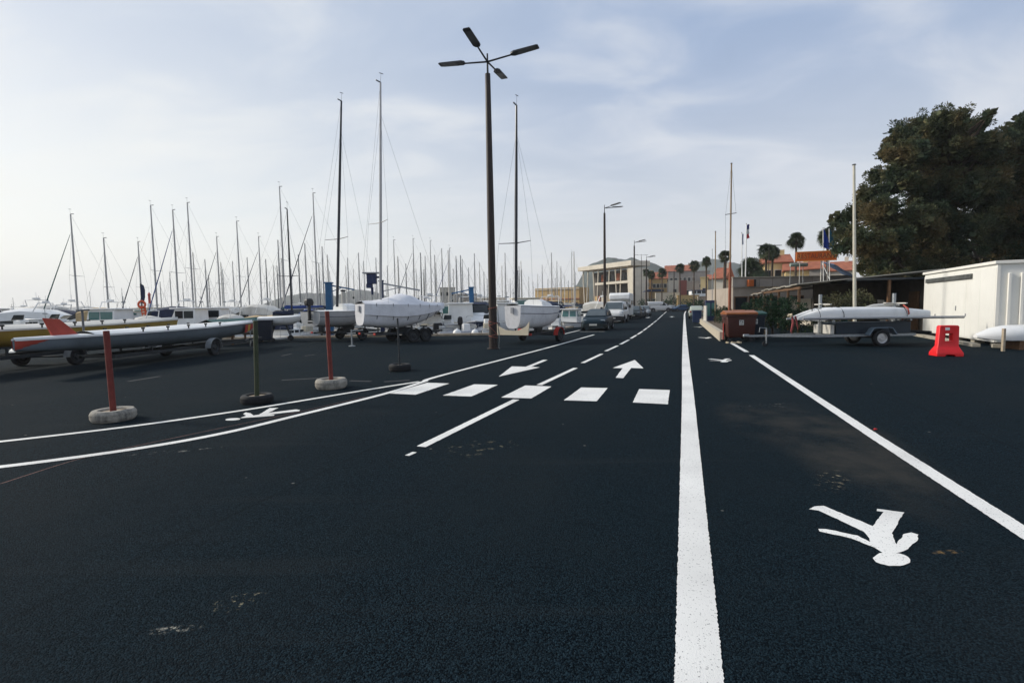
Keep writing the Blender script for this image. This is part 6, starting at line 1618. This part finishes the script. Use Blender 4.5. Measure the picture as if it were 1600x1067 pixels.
for z in (0.5, 0.94): m = MB(); m.box((L_ / 2, -0.1, H_ * z), (L_ + 0.2, 0.5, 0.35)); m.build('string_course', M_tile if z < 0.6 else M_creamw, sw_, smooth=False)
for i in range(9):
    m = MB(); m.box((1.2 + i * (L_ - 2.4) / 8, -0.06, H_ * 0.25), (1.0, 0.2, 1.8)); m.build('opening', M_shut, sw_, smooth=False)
house('pale cream harbour office block left of the tall lamp', 687, 711, 450, 175, 9, M_creamw, None, 1, 2, 3, zbase=WZ)
house('low grey-white harbour building behind the blue T-shaped crane', 710, 745, 460, 190, 8, M_greyw, None, 1, 1, 4, zbase=WZ)
house('low white pier building left of the tall lamp base', 745, 790, 466, 215, 8, M_creamw, None, 1, 1, 5, zbase=WZ)
pier = MB(); pier.box((-20, 200, -0.4), (70, 50, 1.4)); o = pier.build('far_quay', M_conc, smooth=False); struct(o)
def mound(): pass

# ================================================================== moored boats
def sail_yacht(label, loc, rz, L, mast_len, mm, cover, group, hull=None, small=False, spr=(0.45,), r=0.06, fur=None, mast_lean=0.0):
    """moored yacht; waterline at z = 0"""
    t = thing('moored_yacht', label, 'sailing boat', loc, rz, group)
    B = L * 0.32; H = L * 0.115
    if small:
        secs = hull_sections(L, B, H, stern=0.7, ns=8, mp=6)
    else:
        secs = hull_sections(L, B, H, stern=0.72, bow_up=0.25, ns=12, mp=8)
    hull_mb(secs).build('hull', hull or M_white, t); deck_mb(secs, 0.06).build('deck', M_offw, t)
    c = MB(); rows = [[Vector((x * L, y * w * B, H + 0.04 + z * h)) for y, z in ((-1, 0), (-.85, .8), (-.5, 1), (.5, 1), (.85, .8), (1, 0))] for x, w, h in ((-.18, .27, .45), (.05, .27, .42), (.18, .2, .28), (.27, .1, .05))]
    c.loft(rows, True, True, True); cb = c.build('cabin', M_white, t)
    if not small:
        for s in (-1, 1):
            for x in (-0.11, -0.01, 0.09):
                q = MB(); q.box((x * L, s * 0.258 * B, H + 0.26), (0.065 * L, 0.05, 0.15)); q.build('pane', M_glassd, cb)
        q = MB(); yy = B * 0.33
        for s in (-1, 1):
            q.path([ring[0 if s > 0 else -1] * 0.96 + Vector((0, 0, 0.62)) for ring in secs[1:-1]], 0.009, 5)
            for ring in secs[1:-1:2]:
                p = ring[0 if s > 0 else -1]; q.tube(p * 0.97, p * 0.96 + Vector((0, 0, 0.62)), 0.011, 0.011, 5)
        q.build('guard_rail', M_galv, t)
        dg = MB(); secs2 = []
        for x, h in ((-0.20, 0.0), (-0.21, 0.75), (-0.15, 0.85), (-0.08, 0.45)):
            secs2.append([Vector((x * L, y * B * 0.27, H + 0.40 + h * z)) for y, z in ((-1, 0), (-.9, .8), (-.4, 1), (.4, 1), (.9, .8), (1, 0))])
        dg.loft(secs2, closed=False); dg.build('spray_hood', cover, t)
    rig(t, L * 0.06, H + 0.3, mast_len, L, B * 0.36, H * 1.1, mm, r, L * 0.36, cover, -mast_lean, spr, wire=0.006 if not small else 0.009, bow=Vector((L * 0.48, 0, H * 1.22)), fur=fur, head=not small)
    return t
def placed(px, ytop, mast_h):
    """depth at which a mast of that height above water reaches ytop"""
    k = at(px, ytop, 1.0); slope = k.z - EYE
    d = (WZ + mast_h - EYE) / slope
    p = at(px, ytop, d); return Vector((p.x, d, WZ)), d
near = [  # px, ytop, mast height, heading, mast, cover, label
    (111, 335, 11.0, 180, M_alu, M_teal, 'moored yacht with a teal sail cover, farthest left of the tall masts'),
    (162, 372, 9.0, 185, M_alu, M_teal, 'second moored yacht from the left, with a radar dome on its mast'),
    (216, 378, 9.5, 170, M_alu, M_navy, 'moored yacht whose mast stands behind the dark feather flag'),
    (235, 321, 12.0, 190, M_alu, M_navy, 'moored yacht with a slim upright mast right of the orange banner'),
    (269, 328, 11.5, 180, M_alu, M_blue, 'moored yacht with a blue forestay sail and a leaning mast'),
    (293, 317, 12.5, 175, M_alu, M_navy, 'moored yacht with the tallest pale mast left of the ochre tarpaulins'),
    (338, 370, 10.5, 182, M_alu, M_navy, 'moored yacht with a long navy sail cover'),
    (370, 346, 11.5, 178, M_alu, M_blue, 'moored yacht with a bright blue sail cover'),
    (404, 370, 11.0, 186, M_alu, M_navy, 'moored yacht with a plain mast left of the small upturned hull'),
    (437, 292, 14.0, 180, M_alu, M_blue, 'moored yacht with the very tall thin mast left of the cranes'),
    (489, 302, 13.5, 176, M_alu, M_navy, 'moored yacht with a tall grey mast just left of the blue crane'),
    (615, 375, 12.0, 184, M_alu, M_blue, 'moored yacht right of the pale mast of the covered boat'),
    (645, 373, 12.0, 180, M_alu, M_navy, 'moored yacht with a dark mast above the covered boat bow'),
    (672, 376, 12.0, 176, M_alu, M_navy, 'moored yacht behind the bow of the covered boat'),
    (702, 388, 11.0, 182, M_alu, M_blue, 'moored yacht with a blue furled headsail left of the tall lamp'),
    (893, 394, 13.0, 170, M_alu, M_navy, 'moored yacht with a crossbar mast left of the hangar')]
for i, (px, yt, mh, hd, mm, cv, lab) in enumerate(near):
    p, d = placed(px, yt, mh)
    L = mh * 0.72
    lean = R((yt * 0)) + (-(800 - px) / 11000.0 * 0 + 0.0)
    loc = p - Matrix.Rotation(R(hd), 3, 'Z') @ Vector((L * 0.06, 0, 0))
    sail_yacht(lab, loc, R(hd + random.uniform(-8, 8)), L, mh, mm, cv, 'yachts moored in the harbour', [M_white, M_offw, M_white, M_navy][i % 4], r=0.078, fur=cv if i % 2 == 0 else None)
# dark mast near at hand
p = at(452, 500, 31.5); 
sail_yacht('small yacht with a dark mast close behind the small upturned hull', Vector((p.x, p.y, WZ)), R(85), 6.0, zat(450, 325, 31.5) - WZ, M_carbon, M_navy, 'yachts moored in the harbour', r=0.06)
# many more masts, farther out
rnd = random.Random(5)
far_spots = [(265, 425), (285, 440), (320, 405), (363, 408), (386, 402), (415, 405), (434, 375), (440, 404), (476, 380), (466, 398), (503, 385), (552, 420), (568, 408), (657, 395), (690, 388), (700, 391), (713, 405), (732, 418), (741, 396), (749, 410), (790, 425), (815, 422), (826, 432), (840, 428), (847, 414), (856, 436), (870, 408), (882, 430), (622, 405), (634, 412), (664, 400), (681, 410), (722, 405), (345, 415), (300, 432), (427, 415), (455, 420), (498, 412), (512, 405), (540, 415), (560, 395), (580, 425), (605, 415), (650, 420), (708, 420), (756, 425), (770, 430), (784, 415), (797, 435), (806, 428), (833, 440), (862, 425), (876, 420), (888, 438), (899, 425), (910, 436), (922, 444), (250, 440), (190, 450), (140, 455), (60, 462), (20, 465)] + [(rnd.uniform(x0, x1), rnd.uniform(392, 442)) for x0, x1, n_ in ((430, 520, 6), (540, 765, 16), (770, 900, 10), (300, 430, 6)) for _ in range(n_)]
protos = []
GRP = 'distant yachts in the crowded harbour'; FL = ['distant yacht with blue sail cover in the crowded harbour', 'distant dark-masted yacht with navy sail cover in the crowded harbour', 'distant dark-hulled yacht in the crowded harbour', 'distant white yacht with a pale mast in the crowded harbour']
for i in range(4):
    protos.append(sail_yacht(FL[i], Vector((0, 0, WZ)), 0, 8.6, 11.5, [M_alu, M_wire, M_alu, M_offw][i], [M_blue, M_navy, M_teal, M_offw][i], GRP, [M_white, M_offw, M_navy, M_white][i], small=True, r=0.11, spr=((0.45,), (0.35, 0.65), (0.5,), (0.45,))[i]))
used = [False] * 4
for i, (px, yt) in enumerate(far_spots):
    k = i % 4; s = rnd.uniform(0.85, 1.2)
    p, d = placed(px, yt, 11.5 * s); d0 = d
    rz = R(rnd.choice((0, 180)) + rnd.uniform(-25, 25))
    loc = p - Matrix.Rotation(rz, 3, 'Z') @ Vector((8.6 * 0.06 * s, 0, 0))
    if not used[k]:
        used[k] = True; o = protos[k]; o.location = loc; o.rotation_euler = (0, 0, rz); o.scale = (s,) * 3
    else:
        copy_thing(protos[k], loc, rz, FL[k], GRP, s)

# ---- motor boats
def motor_boat(label, loc, rz, L, style, group, hull=None, top=None, small=False):
    t = thing('motor_boat', label, 'motor boat', loc, rz, group)
    B = L * 0.36; H = 0.85 + L * 0.03
    secs = hull_sections(L, B, H, stern=0.85, bow_up=0.22, full=0.5, ns=12, mp=8)
    hull_mb(secs).build('hull', hull or M_white, t); deck_mb(secs, 0.05).build('deck', M_offw, t); rail_mb(secs, 0.035).build('rub_rail', M_navy if style == 'wheelhouse' else M_grey, t)
    if style == 'wheelhouse':
        gl = M_glassg if ('green' in label or 'cream' in label) else M_glassd
        w = B * 0.36; h = 1.35; x0, x1 = -L * 0.12, L * 0.16
        m = MB(); m.loft([[Vector((x, y, H + z)) for x, y in ((x0, -w), (x1, -w * 0.92), (x1, w * 0.92), (x0, w))] if z < h * 0.5 else [Vector((x, y, H + z)) for x, y in ((x0, -w * .95), (x1 - 0.15, -w * 0.85), (x1 - 0.15, w * 0.85), (x0, w * .95))] for z in (0, h * 0.45, h)], True, True, True); wh = m.build('wheelhouse', M_white, t, bevel=0.03)
        m = MB(); m.box(((x0 + x1) / 2 - 0.05, 0, H + h + 0.04), (x1 - x0 + 0.35, w * 2.1, 0.09)); m.build('roof', top or M_white, t, bevel=0.03)
        for s in (-1, 1):
            m = MB(); m.add([(x1 + 0.015, s * 0.06, H + h * 0.5), (x1 + 0.015, s * w * 0.80, H + h * 0.5), (x1 - 0.115, s * w * 0.74, H + h * 0.92), (x1 - 0.115, s * 0.06, H + h * 0.92)], [(0, 1, 2, 3)]); m.build('pane', gl, wh, smooth=False)
            for xa, xb in ((x0 + 0.12, (x0 + x1) / 2 - 0.05), ((x0 + x1) / 2 + 0.05, x1 - 0.25)):
                m = MB(); m.box(((xa + xb) / 2, s * w * 0.955, H + h * 0.7), (xb - xa, 0.06, h * 0.38)); m.build('pane', gl, wh, smooth=False)
        m = MB(); m.tube((x0, 0, H + h), (x0, 0, H + h + 0.9), 0.02); m.box((x0, 0, H + h + 0.5), (0.1, 0.3, 0.08)); m.build('aerial', M_galv, t)
    elif style == 'cruiser':
        w = B * 0.40; m = MB(); rows = []
        for x, k, h in ((-L * .22, 1, .75), (-L * .02, 1, .95), (L * .10, .9, .75), (L * .30, .45, .12)):
            rows.append([Vector((x, y * w * k, H + z * h)) for y, z in ((-1, 0), (-.86, .85), (-.5, 1), (.5, 1), (.86, .85), (1, 0))])
        m.loft(rows, True, True, True); cb = m.build('cabin', M_white, t)
        m = MB(); m.add([(L * .105, -w * .78, H + .72), (L * .105, w * .78, H + .72), (-L * .01, w * .72, H + 1.3), (-L * .01, -w * .72, H + 1.3)], [(0, 1, 2, 3)]); m.add([(L * .105, w * .78, H + .72), (-L * .01, w * .72, H + 1.3), (-L * .12, w * .84, H + 1.15), (-L * .12, w * .88, H + .82)], [(0, 1, 2, 3)]); m.add([(L * .105, -w * .78, H + .72), (-L * .01, -w * .72, H + 1.3), (-L * .12, -w * .84, H + 1.15), (-L * .12, -w * .88, H + .82)], [(0, 1, 2, 3)]); m.build('windscreen', M_glassd, t, smooth=False)
        for s in (-1, 1):
            m = MB(); m.box((L * 0.0, s * w * 0.955, H + .48), (L * 0.24, 0.06, 0.20)); m.build('pane', M_glassd, cb)
        m = MB(); rows = [[Vector((x, y * w, H + z * h)) for y, z in ((-1, .45), (-.95, .9), (-.5, 1.05), (.5, 1.05), (.95, .9), (1, .45))] for x, h in ((-L * .01, 1.28), (-L * .15, 1.45), (-L * .32, 1.3), (-L * .42, 0.9))]
        m.loft(rows, closed=False); m.build('canopy', top or M_navy, t)
        m = MB(); m.path([(-L * .2, -w, H + .6), (-L * .27, -w * .85, H + 1.9), (-L * .27, w * .85, H + 1.9), (-L * .2, w, H + .6)], 0.035, 6); m.tube((-L * .27, 0, H + 1.9), (-L * .27, 0, H + 2.5), 0.015); m.box((-L * .27, 0, H + 2.0), (.3, .35, .14)); m.build('radar_arch', M_white, t)
    elif style == 'covered':
        m = MB(); rows = []
        for k, ring in enumerate(secs):
            a, b = ring[0], ring[-1]; f = k / (len(secs) - 1); hh = 0.75 * math.sin(min(1, f * 1.25 + 0.15) * math.pi) ** 0.7 if f < 0.68 else 0.06
            rows.append([a + Vector((0, .03, -.25))] + [a.lerp(b, j / 8) + Vector((0, 0, hh * (1 - (2 * j / 8 - 1) ** 2) + 0.03 + 0.03 * math.sin(j * 3 + k * 2))) for j in range(9)] + [b + Vector((0, -.03, -.25))])
        m.loft(rows, closed=False); m.build('tarpaulin', top or M_tan, t)
    elif style == 'open':
        m = MB(); m.box((-L * .05, 0, H + 0.4), (0.8, 0.75, 0.8), taper=0.85); m.build('console', M_white, t, bevel=0.05)
        m = MB(); m.add([(L * .05, -.35, H + .8), (L * .05, .35, H + .8), (0.02, .3, H + 1.15), (0.02, -.3, H + 1.15)], [(0, 1, 2, 3)]); m.build('windscreen', M_glassd, t, smooth=False)
        m = MB(); m.box((-L * .28, 0, H + .25), (.5, B * .6, .5)); m.build('seat', M_cream, t, bevel=0.05)
    if style != 'cruiser':
        m = MB(); x = -L / 2 - 0.18; m.loft([[Vector((x + a * k, b * k, H + z)) for a, b in ((-.22, -.16), (.2, -.16), (.2, .16), (-.22, .16))] for z, k in ((.02, .85), (.22, 1.05), (.48, .9), (.55, .45))], True, True, True); eo = m.build('outboard', M_black if hash(label) % 3 else M_offw, t, bevel=0.03)
        m = MB(); m.box((x, 0, H - .5), (.16, .1, 1.1)); m.build('outboard_leg', M_dsteel, eo)
    if style in ('cruiser', 'wheelhouse', 'open'):
        m = MB()
        pts = [ring[0] * 0.95 + Vector((0, 0, .45 * min(1, (k) / 3))) for k, ring in enumerate(secs[6:])] 
        pts2 = [ring[-1] * 0.95 + Vector((0, 0, .45 * min(1, (k) / 3))) for k, ring in enumerate(secs[6:])]
        m.path(pts + pts2[::-1], 0.014, 5); m.build('bow_rail', M_galv, t)
    return t
G2 = 'motor boats moored along the quay'
def wl(px, d): 
    p = at(px, 490, d); return Vector((p.x, d, WZ))
mb_list = [
    (10, 40, 200, 9.0, 'cruiser', M_white, 'big white motor cruiser with radar arch at the left edge', None),
    (58, 47, 190, 8.0, 'cruiser', M_navy, 'white motor cruiser with a navy canopy left of the first tall mast', None),
    (88, 36.5, 175, 5.5, 'open', None, 'open white launch with a dark console behind the red rudder', None),
    (30, 35.5, 165, 5.0, 'open', None, 'open launch lying behind the ochre rowing boat at the left edge', None),
    (132, 37, 185, 6.5, 'cruiser', M_tan, 'cruiser with a tan canopy behind the rust red post', None),
    (175, 36.5, 180, 7.0, 'wheelhouse', M_white, 'white wheelhouse boat with long green windows beside the rust red post', None),
    (250, 39, 182, 7.5, 'cruiser', M_navy, 'white cruiser with a raked windscreen right of the orange banner', None),
    (300, 38, 178, 6.0, 'wheelhouse', M_white, 'white boat with square dark windows behind the ochre boat bow', None),
    (335, 41, 188, 6.5, 'wheelhouse', M_white, 'second white boat with square windows, left of the tan tarpaulins', None),
    (378, 37, 175, 6.0, 'covered', M_tan, 'boat under a tan tarpaulin behind the teal tarpaulin', None),
    (405, 39, 180, 6.0, 'covered', M_tan, 'boat under a tan tarpaulin, middle of the three', None),
    (440, 40.5, 176, 6.0, 'covered', M_tan, 'boat under a tan tarpaulin, right of the three', None),
    (720, 36.5, 95, 6.5, 'wheelhouse', M_white, 'motor boat with a cream cabin stern-on, left of the tall lamp', M_offw),
    (700, 34, 262, 5.0, 'open', None, 'open boat with a pale outboard at the quay, left of the tall lamp', M_white),
    (748, 37, 270, 6.0, 'cruiser', M_navy, 'dark blue speedboat moored just left of the tall lamp', M_navy),
    (650, 39, 250, 6.0, 'cruiser', M_blue, 'motor boat with a blue canopy behind the covered boat bow', None),
    (893, 40, 250, 6.5, 'wheelhouse', M_white, 'white wheelhouse boat with two green windows left of the green hatchback', None),
    (845, 42, 240, 6.5, 'cruiser', M_navy, 'white cruiser with a blue canopy behind the bow by the tall lamp', None),
    (868, 34.2, 255, 3.4, 'open', None, 'little white tender at the quay edge behind the boat bow', None),
    (62, 33.6, 172, 4.2, 'wheelhouse', M_white, 'small white wheelhouse boat above the red stern tip', None),
    (110, 33.5, 186, 4.6, 'open', None, 'open white runabout between the first and second tall masts', None),
    (215, 33.5, 178, 5.0, 'cruiser', M_offw, 'small white cruiser with a pale canopy beside the orange banner', None),
    (272, 33.5, 182, 4.6, 'open', None, 'open white runabout above the trailer wheel', None),
    (345, 34.0, 176, 5.0, 'cruiser', M_offw, 'small white cruiser with a pale canopy behind the ochre bow', None),
    (468, 34.5, 190, 5.0, 'wheelhouse', M_white, 'small white wheelhouse boat behind the grey sailing boat stern', None),
    (612, 34.0, 180, 5.0, 'wheelhouse', M_cream, 'cream-roofed wheelhouse boat behind the covered sailing boat', None),
    (672, 35.0, 100, 5.5, 'cruiser', M_offw, 'white cruiser stern-on right of the covered boat bow', None),
    (735, 41.0, 95, 6.5, 'cruiser', M_offw, 'white cruiser with a pale canopy behind the blue T-shaped crane', None),
    (790, 40.0, 100, 6.0, 'wheelhouse', M_white, 'white wheelhouse boat just right of the tall lamp', None),
    (455, 33.2, 176, 4.6, 'open', None, 'open white boat under the dark mast by the small upturned hull', None),
    (505, 34.5, 184, 5.0, 'cruiser', M_offw, 'small white cruiser behind the stern of the grey sailing boat', None),
    (640, 33.4, 176, 4.6, 'open', None, 'open white boat below the covered boat bow', None),
    (690, 39.5, 186, 6.5, 'wheelhouse', M_white, 'white wheelhouse boat side-on before the cream harbour office', None),
    (762, 33.6, 100, 4.8, 'open', None, 'open white boat partly hidden by the tall lamp', None),
    (915, 52.0, 150, 6.5, 'cruiser', M_offw, 'white cruiser moored behind the green hatchback', None),
    (825, 37, 240, 6.0, 'open', None, 'open white boat hidden behind the boat beside the tall lamp', None)]
for px, d, hd, L, st, top, lab, hl_ in mb_list:
    motor_boat(lab, wl(px, d), R(hd), L, st, G2, hl_, top).scale = (0.82,) * 3 if (d < 35 or px == 893) else (1.05,) * 3
# crowd of boats farther out
FM = ['distant white cruiser with a pale canopy in the crowded harbour', 'distant white wheelhouse boat in the crowded harbour', 'distant white cruiser with a tan canopy in the crowded harbour', 'distant boat under a blue tarpaulin in the crowded harbour', 'distant wheelhouse boat with a cream roof in the crowded harbour']; GM = 'distant motor boats in the harbour'
pr = [motor_boat(FM[q_], Vector((0, 0, WZ)), 0, 7.5, s, GM, None, c) for q_, (s, c) in enumerate((('cruiser', M_offw), ('wheelhouse', M_white), ('cruiser', M_tan), ('covered', M_blue), ('wheelhouse', M_cream)))]
first = [True] * 5
rnd = random.Random(17)
spots = []
for row, (d, n, jit) in enumerate([(52, 15, 3), (66, 17, 4), (86, 18, 5), (112, 18, 6), (145, 16, 8)]):
    for i in range(n):
        px = -20 + (950 if d > 60 else 930) * (i + rnd.uniform(0.1, 0.9)) / n
        dd = d + rnd.uniform(-jit, jit); p = at(px, 485, dd)
        edge = QS.x + (dd - QS.y) * math.tan(RA)
        if p.x > edge - 3.5 or (865 < px < 930 and dd < 75): continue
        spots.append((p.x, dd))
for i, (x, y) in enumerate(spots):
    k = rnd.choice((0, 0, 1, 1, 1, 2, 3, 4, 4)); s = rnd.uniform(0.85, 1.3); rz = R(rnd.choice((90, 270, 180, 0)) + rnd.uniform(-12, 12))
    if first[k]:
        first[k] = False; o = pr[k]; o.location = (x, y, WZ); o.rotation_euler = (0, 0, rz); o.scale = (s,) * 3
    else:
        copy_thing(pr[k], (x, y, WZ), rz, FM[k], GM, s)
for k in range(5):
    if first[k]: pr[k].location = (-60 - 8 * k, 90, WZ)
# inflatable with outboard at the quay
t = thing('inflatable_boat', 'grey inflatable boat with a black outboard at the quay left of the tall lamp', 'inflatable boat', wl(725, 32.2) + Vector((0, 0, 0.15)), R(20))
m = MB(); m.path([(-1.8, -.75, .45), (0, -.78, .45), (1.1, -.6, .52), (1.75, 0, .62), (1.1, .6, .52), (0, .78, .45), (-1.8, .75, .45)], [.16, .22, .22, .21, .22, .22, .16], 10); m.build('tube', M_grey, t)
m = MB(); m.box((-.3, 0, .3), (2.9, 1.3, .1)); m.build('floor', M_dsteel, t); m = MB(); m.box((-1.65, 0, .45), (.08, 1.2, .6)); m.build('transom', M_grey, t)
m = MB(); m.box((-1.85, 0, .95), (.35, .28, .42)); m.box((-1.85, 0, .4), (.14, .1, .8)); m.build('outboard', M_black, t, bevel=0.05)
m = MB(); m.box((0.1, 0, .7), (.5, .6, .7), taper=.85); m.build('console', M_white, t, bevel=0.05)
for px, r_, lab, m_ in [(714, .26, 'white round mooring buoy beside the inflatable', M_white), (742, .22, 'second white mooring buoy, nearer the tall lamp', M_white)]:
    p = at(px, 512, 30.5); m = MB(); m.lathe([(0.0, -r_)] + [(r_ * math.cos(a), r_ * math.sin(a)) for a in [(-1.4 + 2.8 * k / 8) for k in range(9)]] + [(0.0, r_)], 16); m.tube((0, 0, r_ * .9), (0, 0, r_ * 1.25), .04); m.tube((0, 0, -r_ * .9), (0, 0, -r_ * 1.1), .04); o = m.build('buoy', m_); o.location = (p.x, p.y, WZ + 0.75 if False else 0.1); tag(o, lab, 'buoy')
# banners by the yachts
t = thing('feather_flag', 'dark feather flag standing behind the boats at the left', 'flag', wl(222, 38)); zt = zat(221, 443, 38) - WZ
m = MB(); m.tube((0, 0, 0), (0, 0, zt), .03, .02); m.build('pole', M_dsteel, t)
z0f = zat(221, 475, 38) - WZ
m = MB(); m.loft([[Vector((x, .03 * math.sin(x * 8), z)) for x in (0.02, w * .5, w)] for z, w in ((z0f, .15), (z0f + .5, .3), (zt - .5, .34), (zt - .15, .25), (zt, .05))], closed=False); m.build('cloth', M_navy, t)
t = thing('lifebuoy_post', 'orange banner with pale print below an orange lifebuoy ring', 'banner', wl(223, 35.5)); za, zb2 = zat(224, 503, 35.5) - WZ, zat(222, 478, 35.5) - WZ
m = MB(); m.tube((0, 0.05, 0), (0, 0.05, zb2 + .2), .035); m.build('post', M_offw, t)
M_obn = mat('orange_banner', (0.60, 0.09, 0.03), 0.7, var=0.1)
m = MB(); m.prism([(-.02, za), (.36, za), (.24, zb2), (-.12, zb2)], -.02, .0, 'XZ'); m.build('cloth', M_obn, t, smooth=False)
for i in range(4): m = MB(); zz = za + .3 + i * .2; m.box((.12 - .02 * i, -.025, zz), (.16, .008, .09)); m.build('print', M_cream, t)
m = MB(); m.lathe([(.24 + .07 * math.cos(a), .07 * math.sin(a)) for a in [2 * math.pi * k / 8 for k in range(8)]], 18, (0, -.03, zb2 + .1), 'Y', closed=True); m.build('lifebuoy', M_obn, t)
t = thing('channel_beacon', 'small white beacon with a red top out in the harbour', 'beacon', wl(235, 90)); zt = zat(235, 456, 90) - WZ
m = MB(); m.lathe([(.5, 0), (.38, zt * .65), (.0, zt * .66)], 14); m.build('tower', M_white, t); m = MB(); m.lathe([(.2, zt * .65), (.2, zt * .9), (.28, zt * .92), (.0, zt)], 14); m.build('lantern', M_red, t)
# pontoons between the rows of boats
M_pon = mat('pontoon_planks', (0.22, 0.18, 0.14), 0.9, var=0.3, scale=1.5)
for i, (y, x0, x1) in enumerate([(45, -48, 0), (58.5, -62, 4), (76, -80, 9), (99, -100, 15)]):
    m = MB(); m.box(((x0 + x1) / 2, y, WZ + 0.25), (x1 - x0, 1.8, 0.5)); o = m.build('pontoon', M_pon, bevel=0.04)
    tag(o, ['floating pontoon nearest the quay', 'second floating pontoon from the quay', 'third floating pontoon from the quay', 'farthest floating pontoon from the quay'][i], 'pontoon', 'floating pontoons')

# each of the many distant boats is singled out by its place among those that look like it
ONES = 'first second third fourth fifth sixth seventh eighth ninth tenth eleventh twelfth thirteenth fourteenth fifteenth sixteenth seventeenth eighteenth nineteenth'.split()
ORD = ONES + ['twentieth'] + ['twenty-' + w for w in ONES[:9]] + ['thirtieth'] + ['thirty-' + w for w in ONES[:9]]
for base in FL + FM:
    same = sorted([o for o in bpy.data.objects if o.parent is None and o.get('label') == base], key=lambda o: proj(o.location)[0])
    short = base.replace(' in the crowded harbour', '')
    for i, o in enumerate(same):
        o['label'] = short + ', ' + ORD[i] + ' from the left of its kind'

# ================================================================== sea haze over the whole place
hz_m = bpy.data.materials.new('sea_haze'); hz_m.use_nodes = True
hn, hl = hz_m.node_tree.nodes, hz_m.node_tree.links
hn.clear()
h_out = hn.new('ShaderNodeOutputMaterial'); h_v = hn.new('ShaderNodeVolumePrincipled')
h_v.inputs['Color'].default_value = (0.97, 0.98, 1.0, 1); h_v.inputs['Density'].default_value = 0.00028; h_v.inputs['Anisotropy'].default_value = 0.2
hl.new(h_v.outputs[0], h_out.inputs['Volume'])
hb_ = MB(); hb_.box((-200, 1210, 70), (4500, 2640, 150))
ho_ = hb_.build('haze', hz_m, smooth=False); ho_['kind'] = 'stuff'
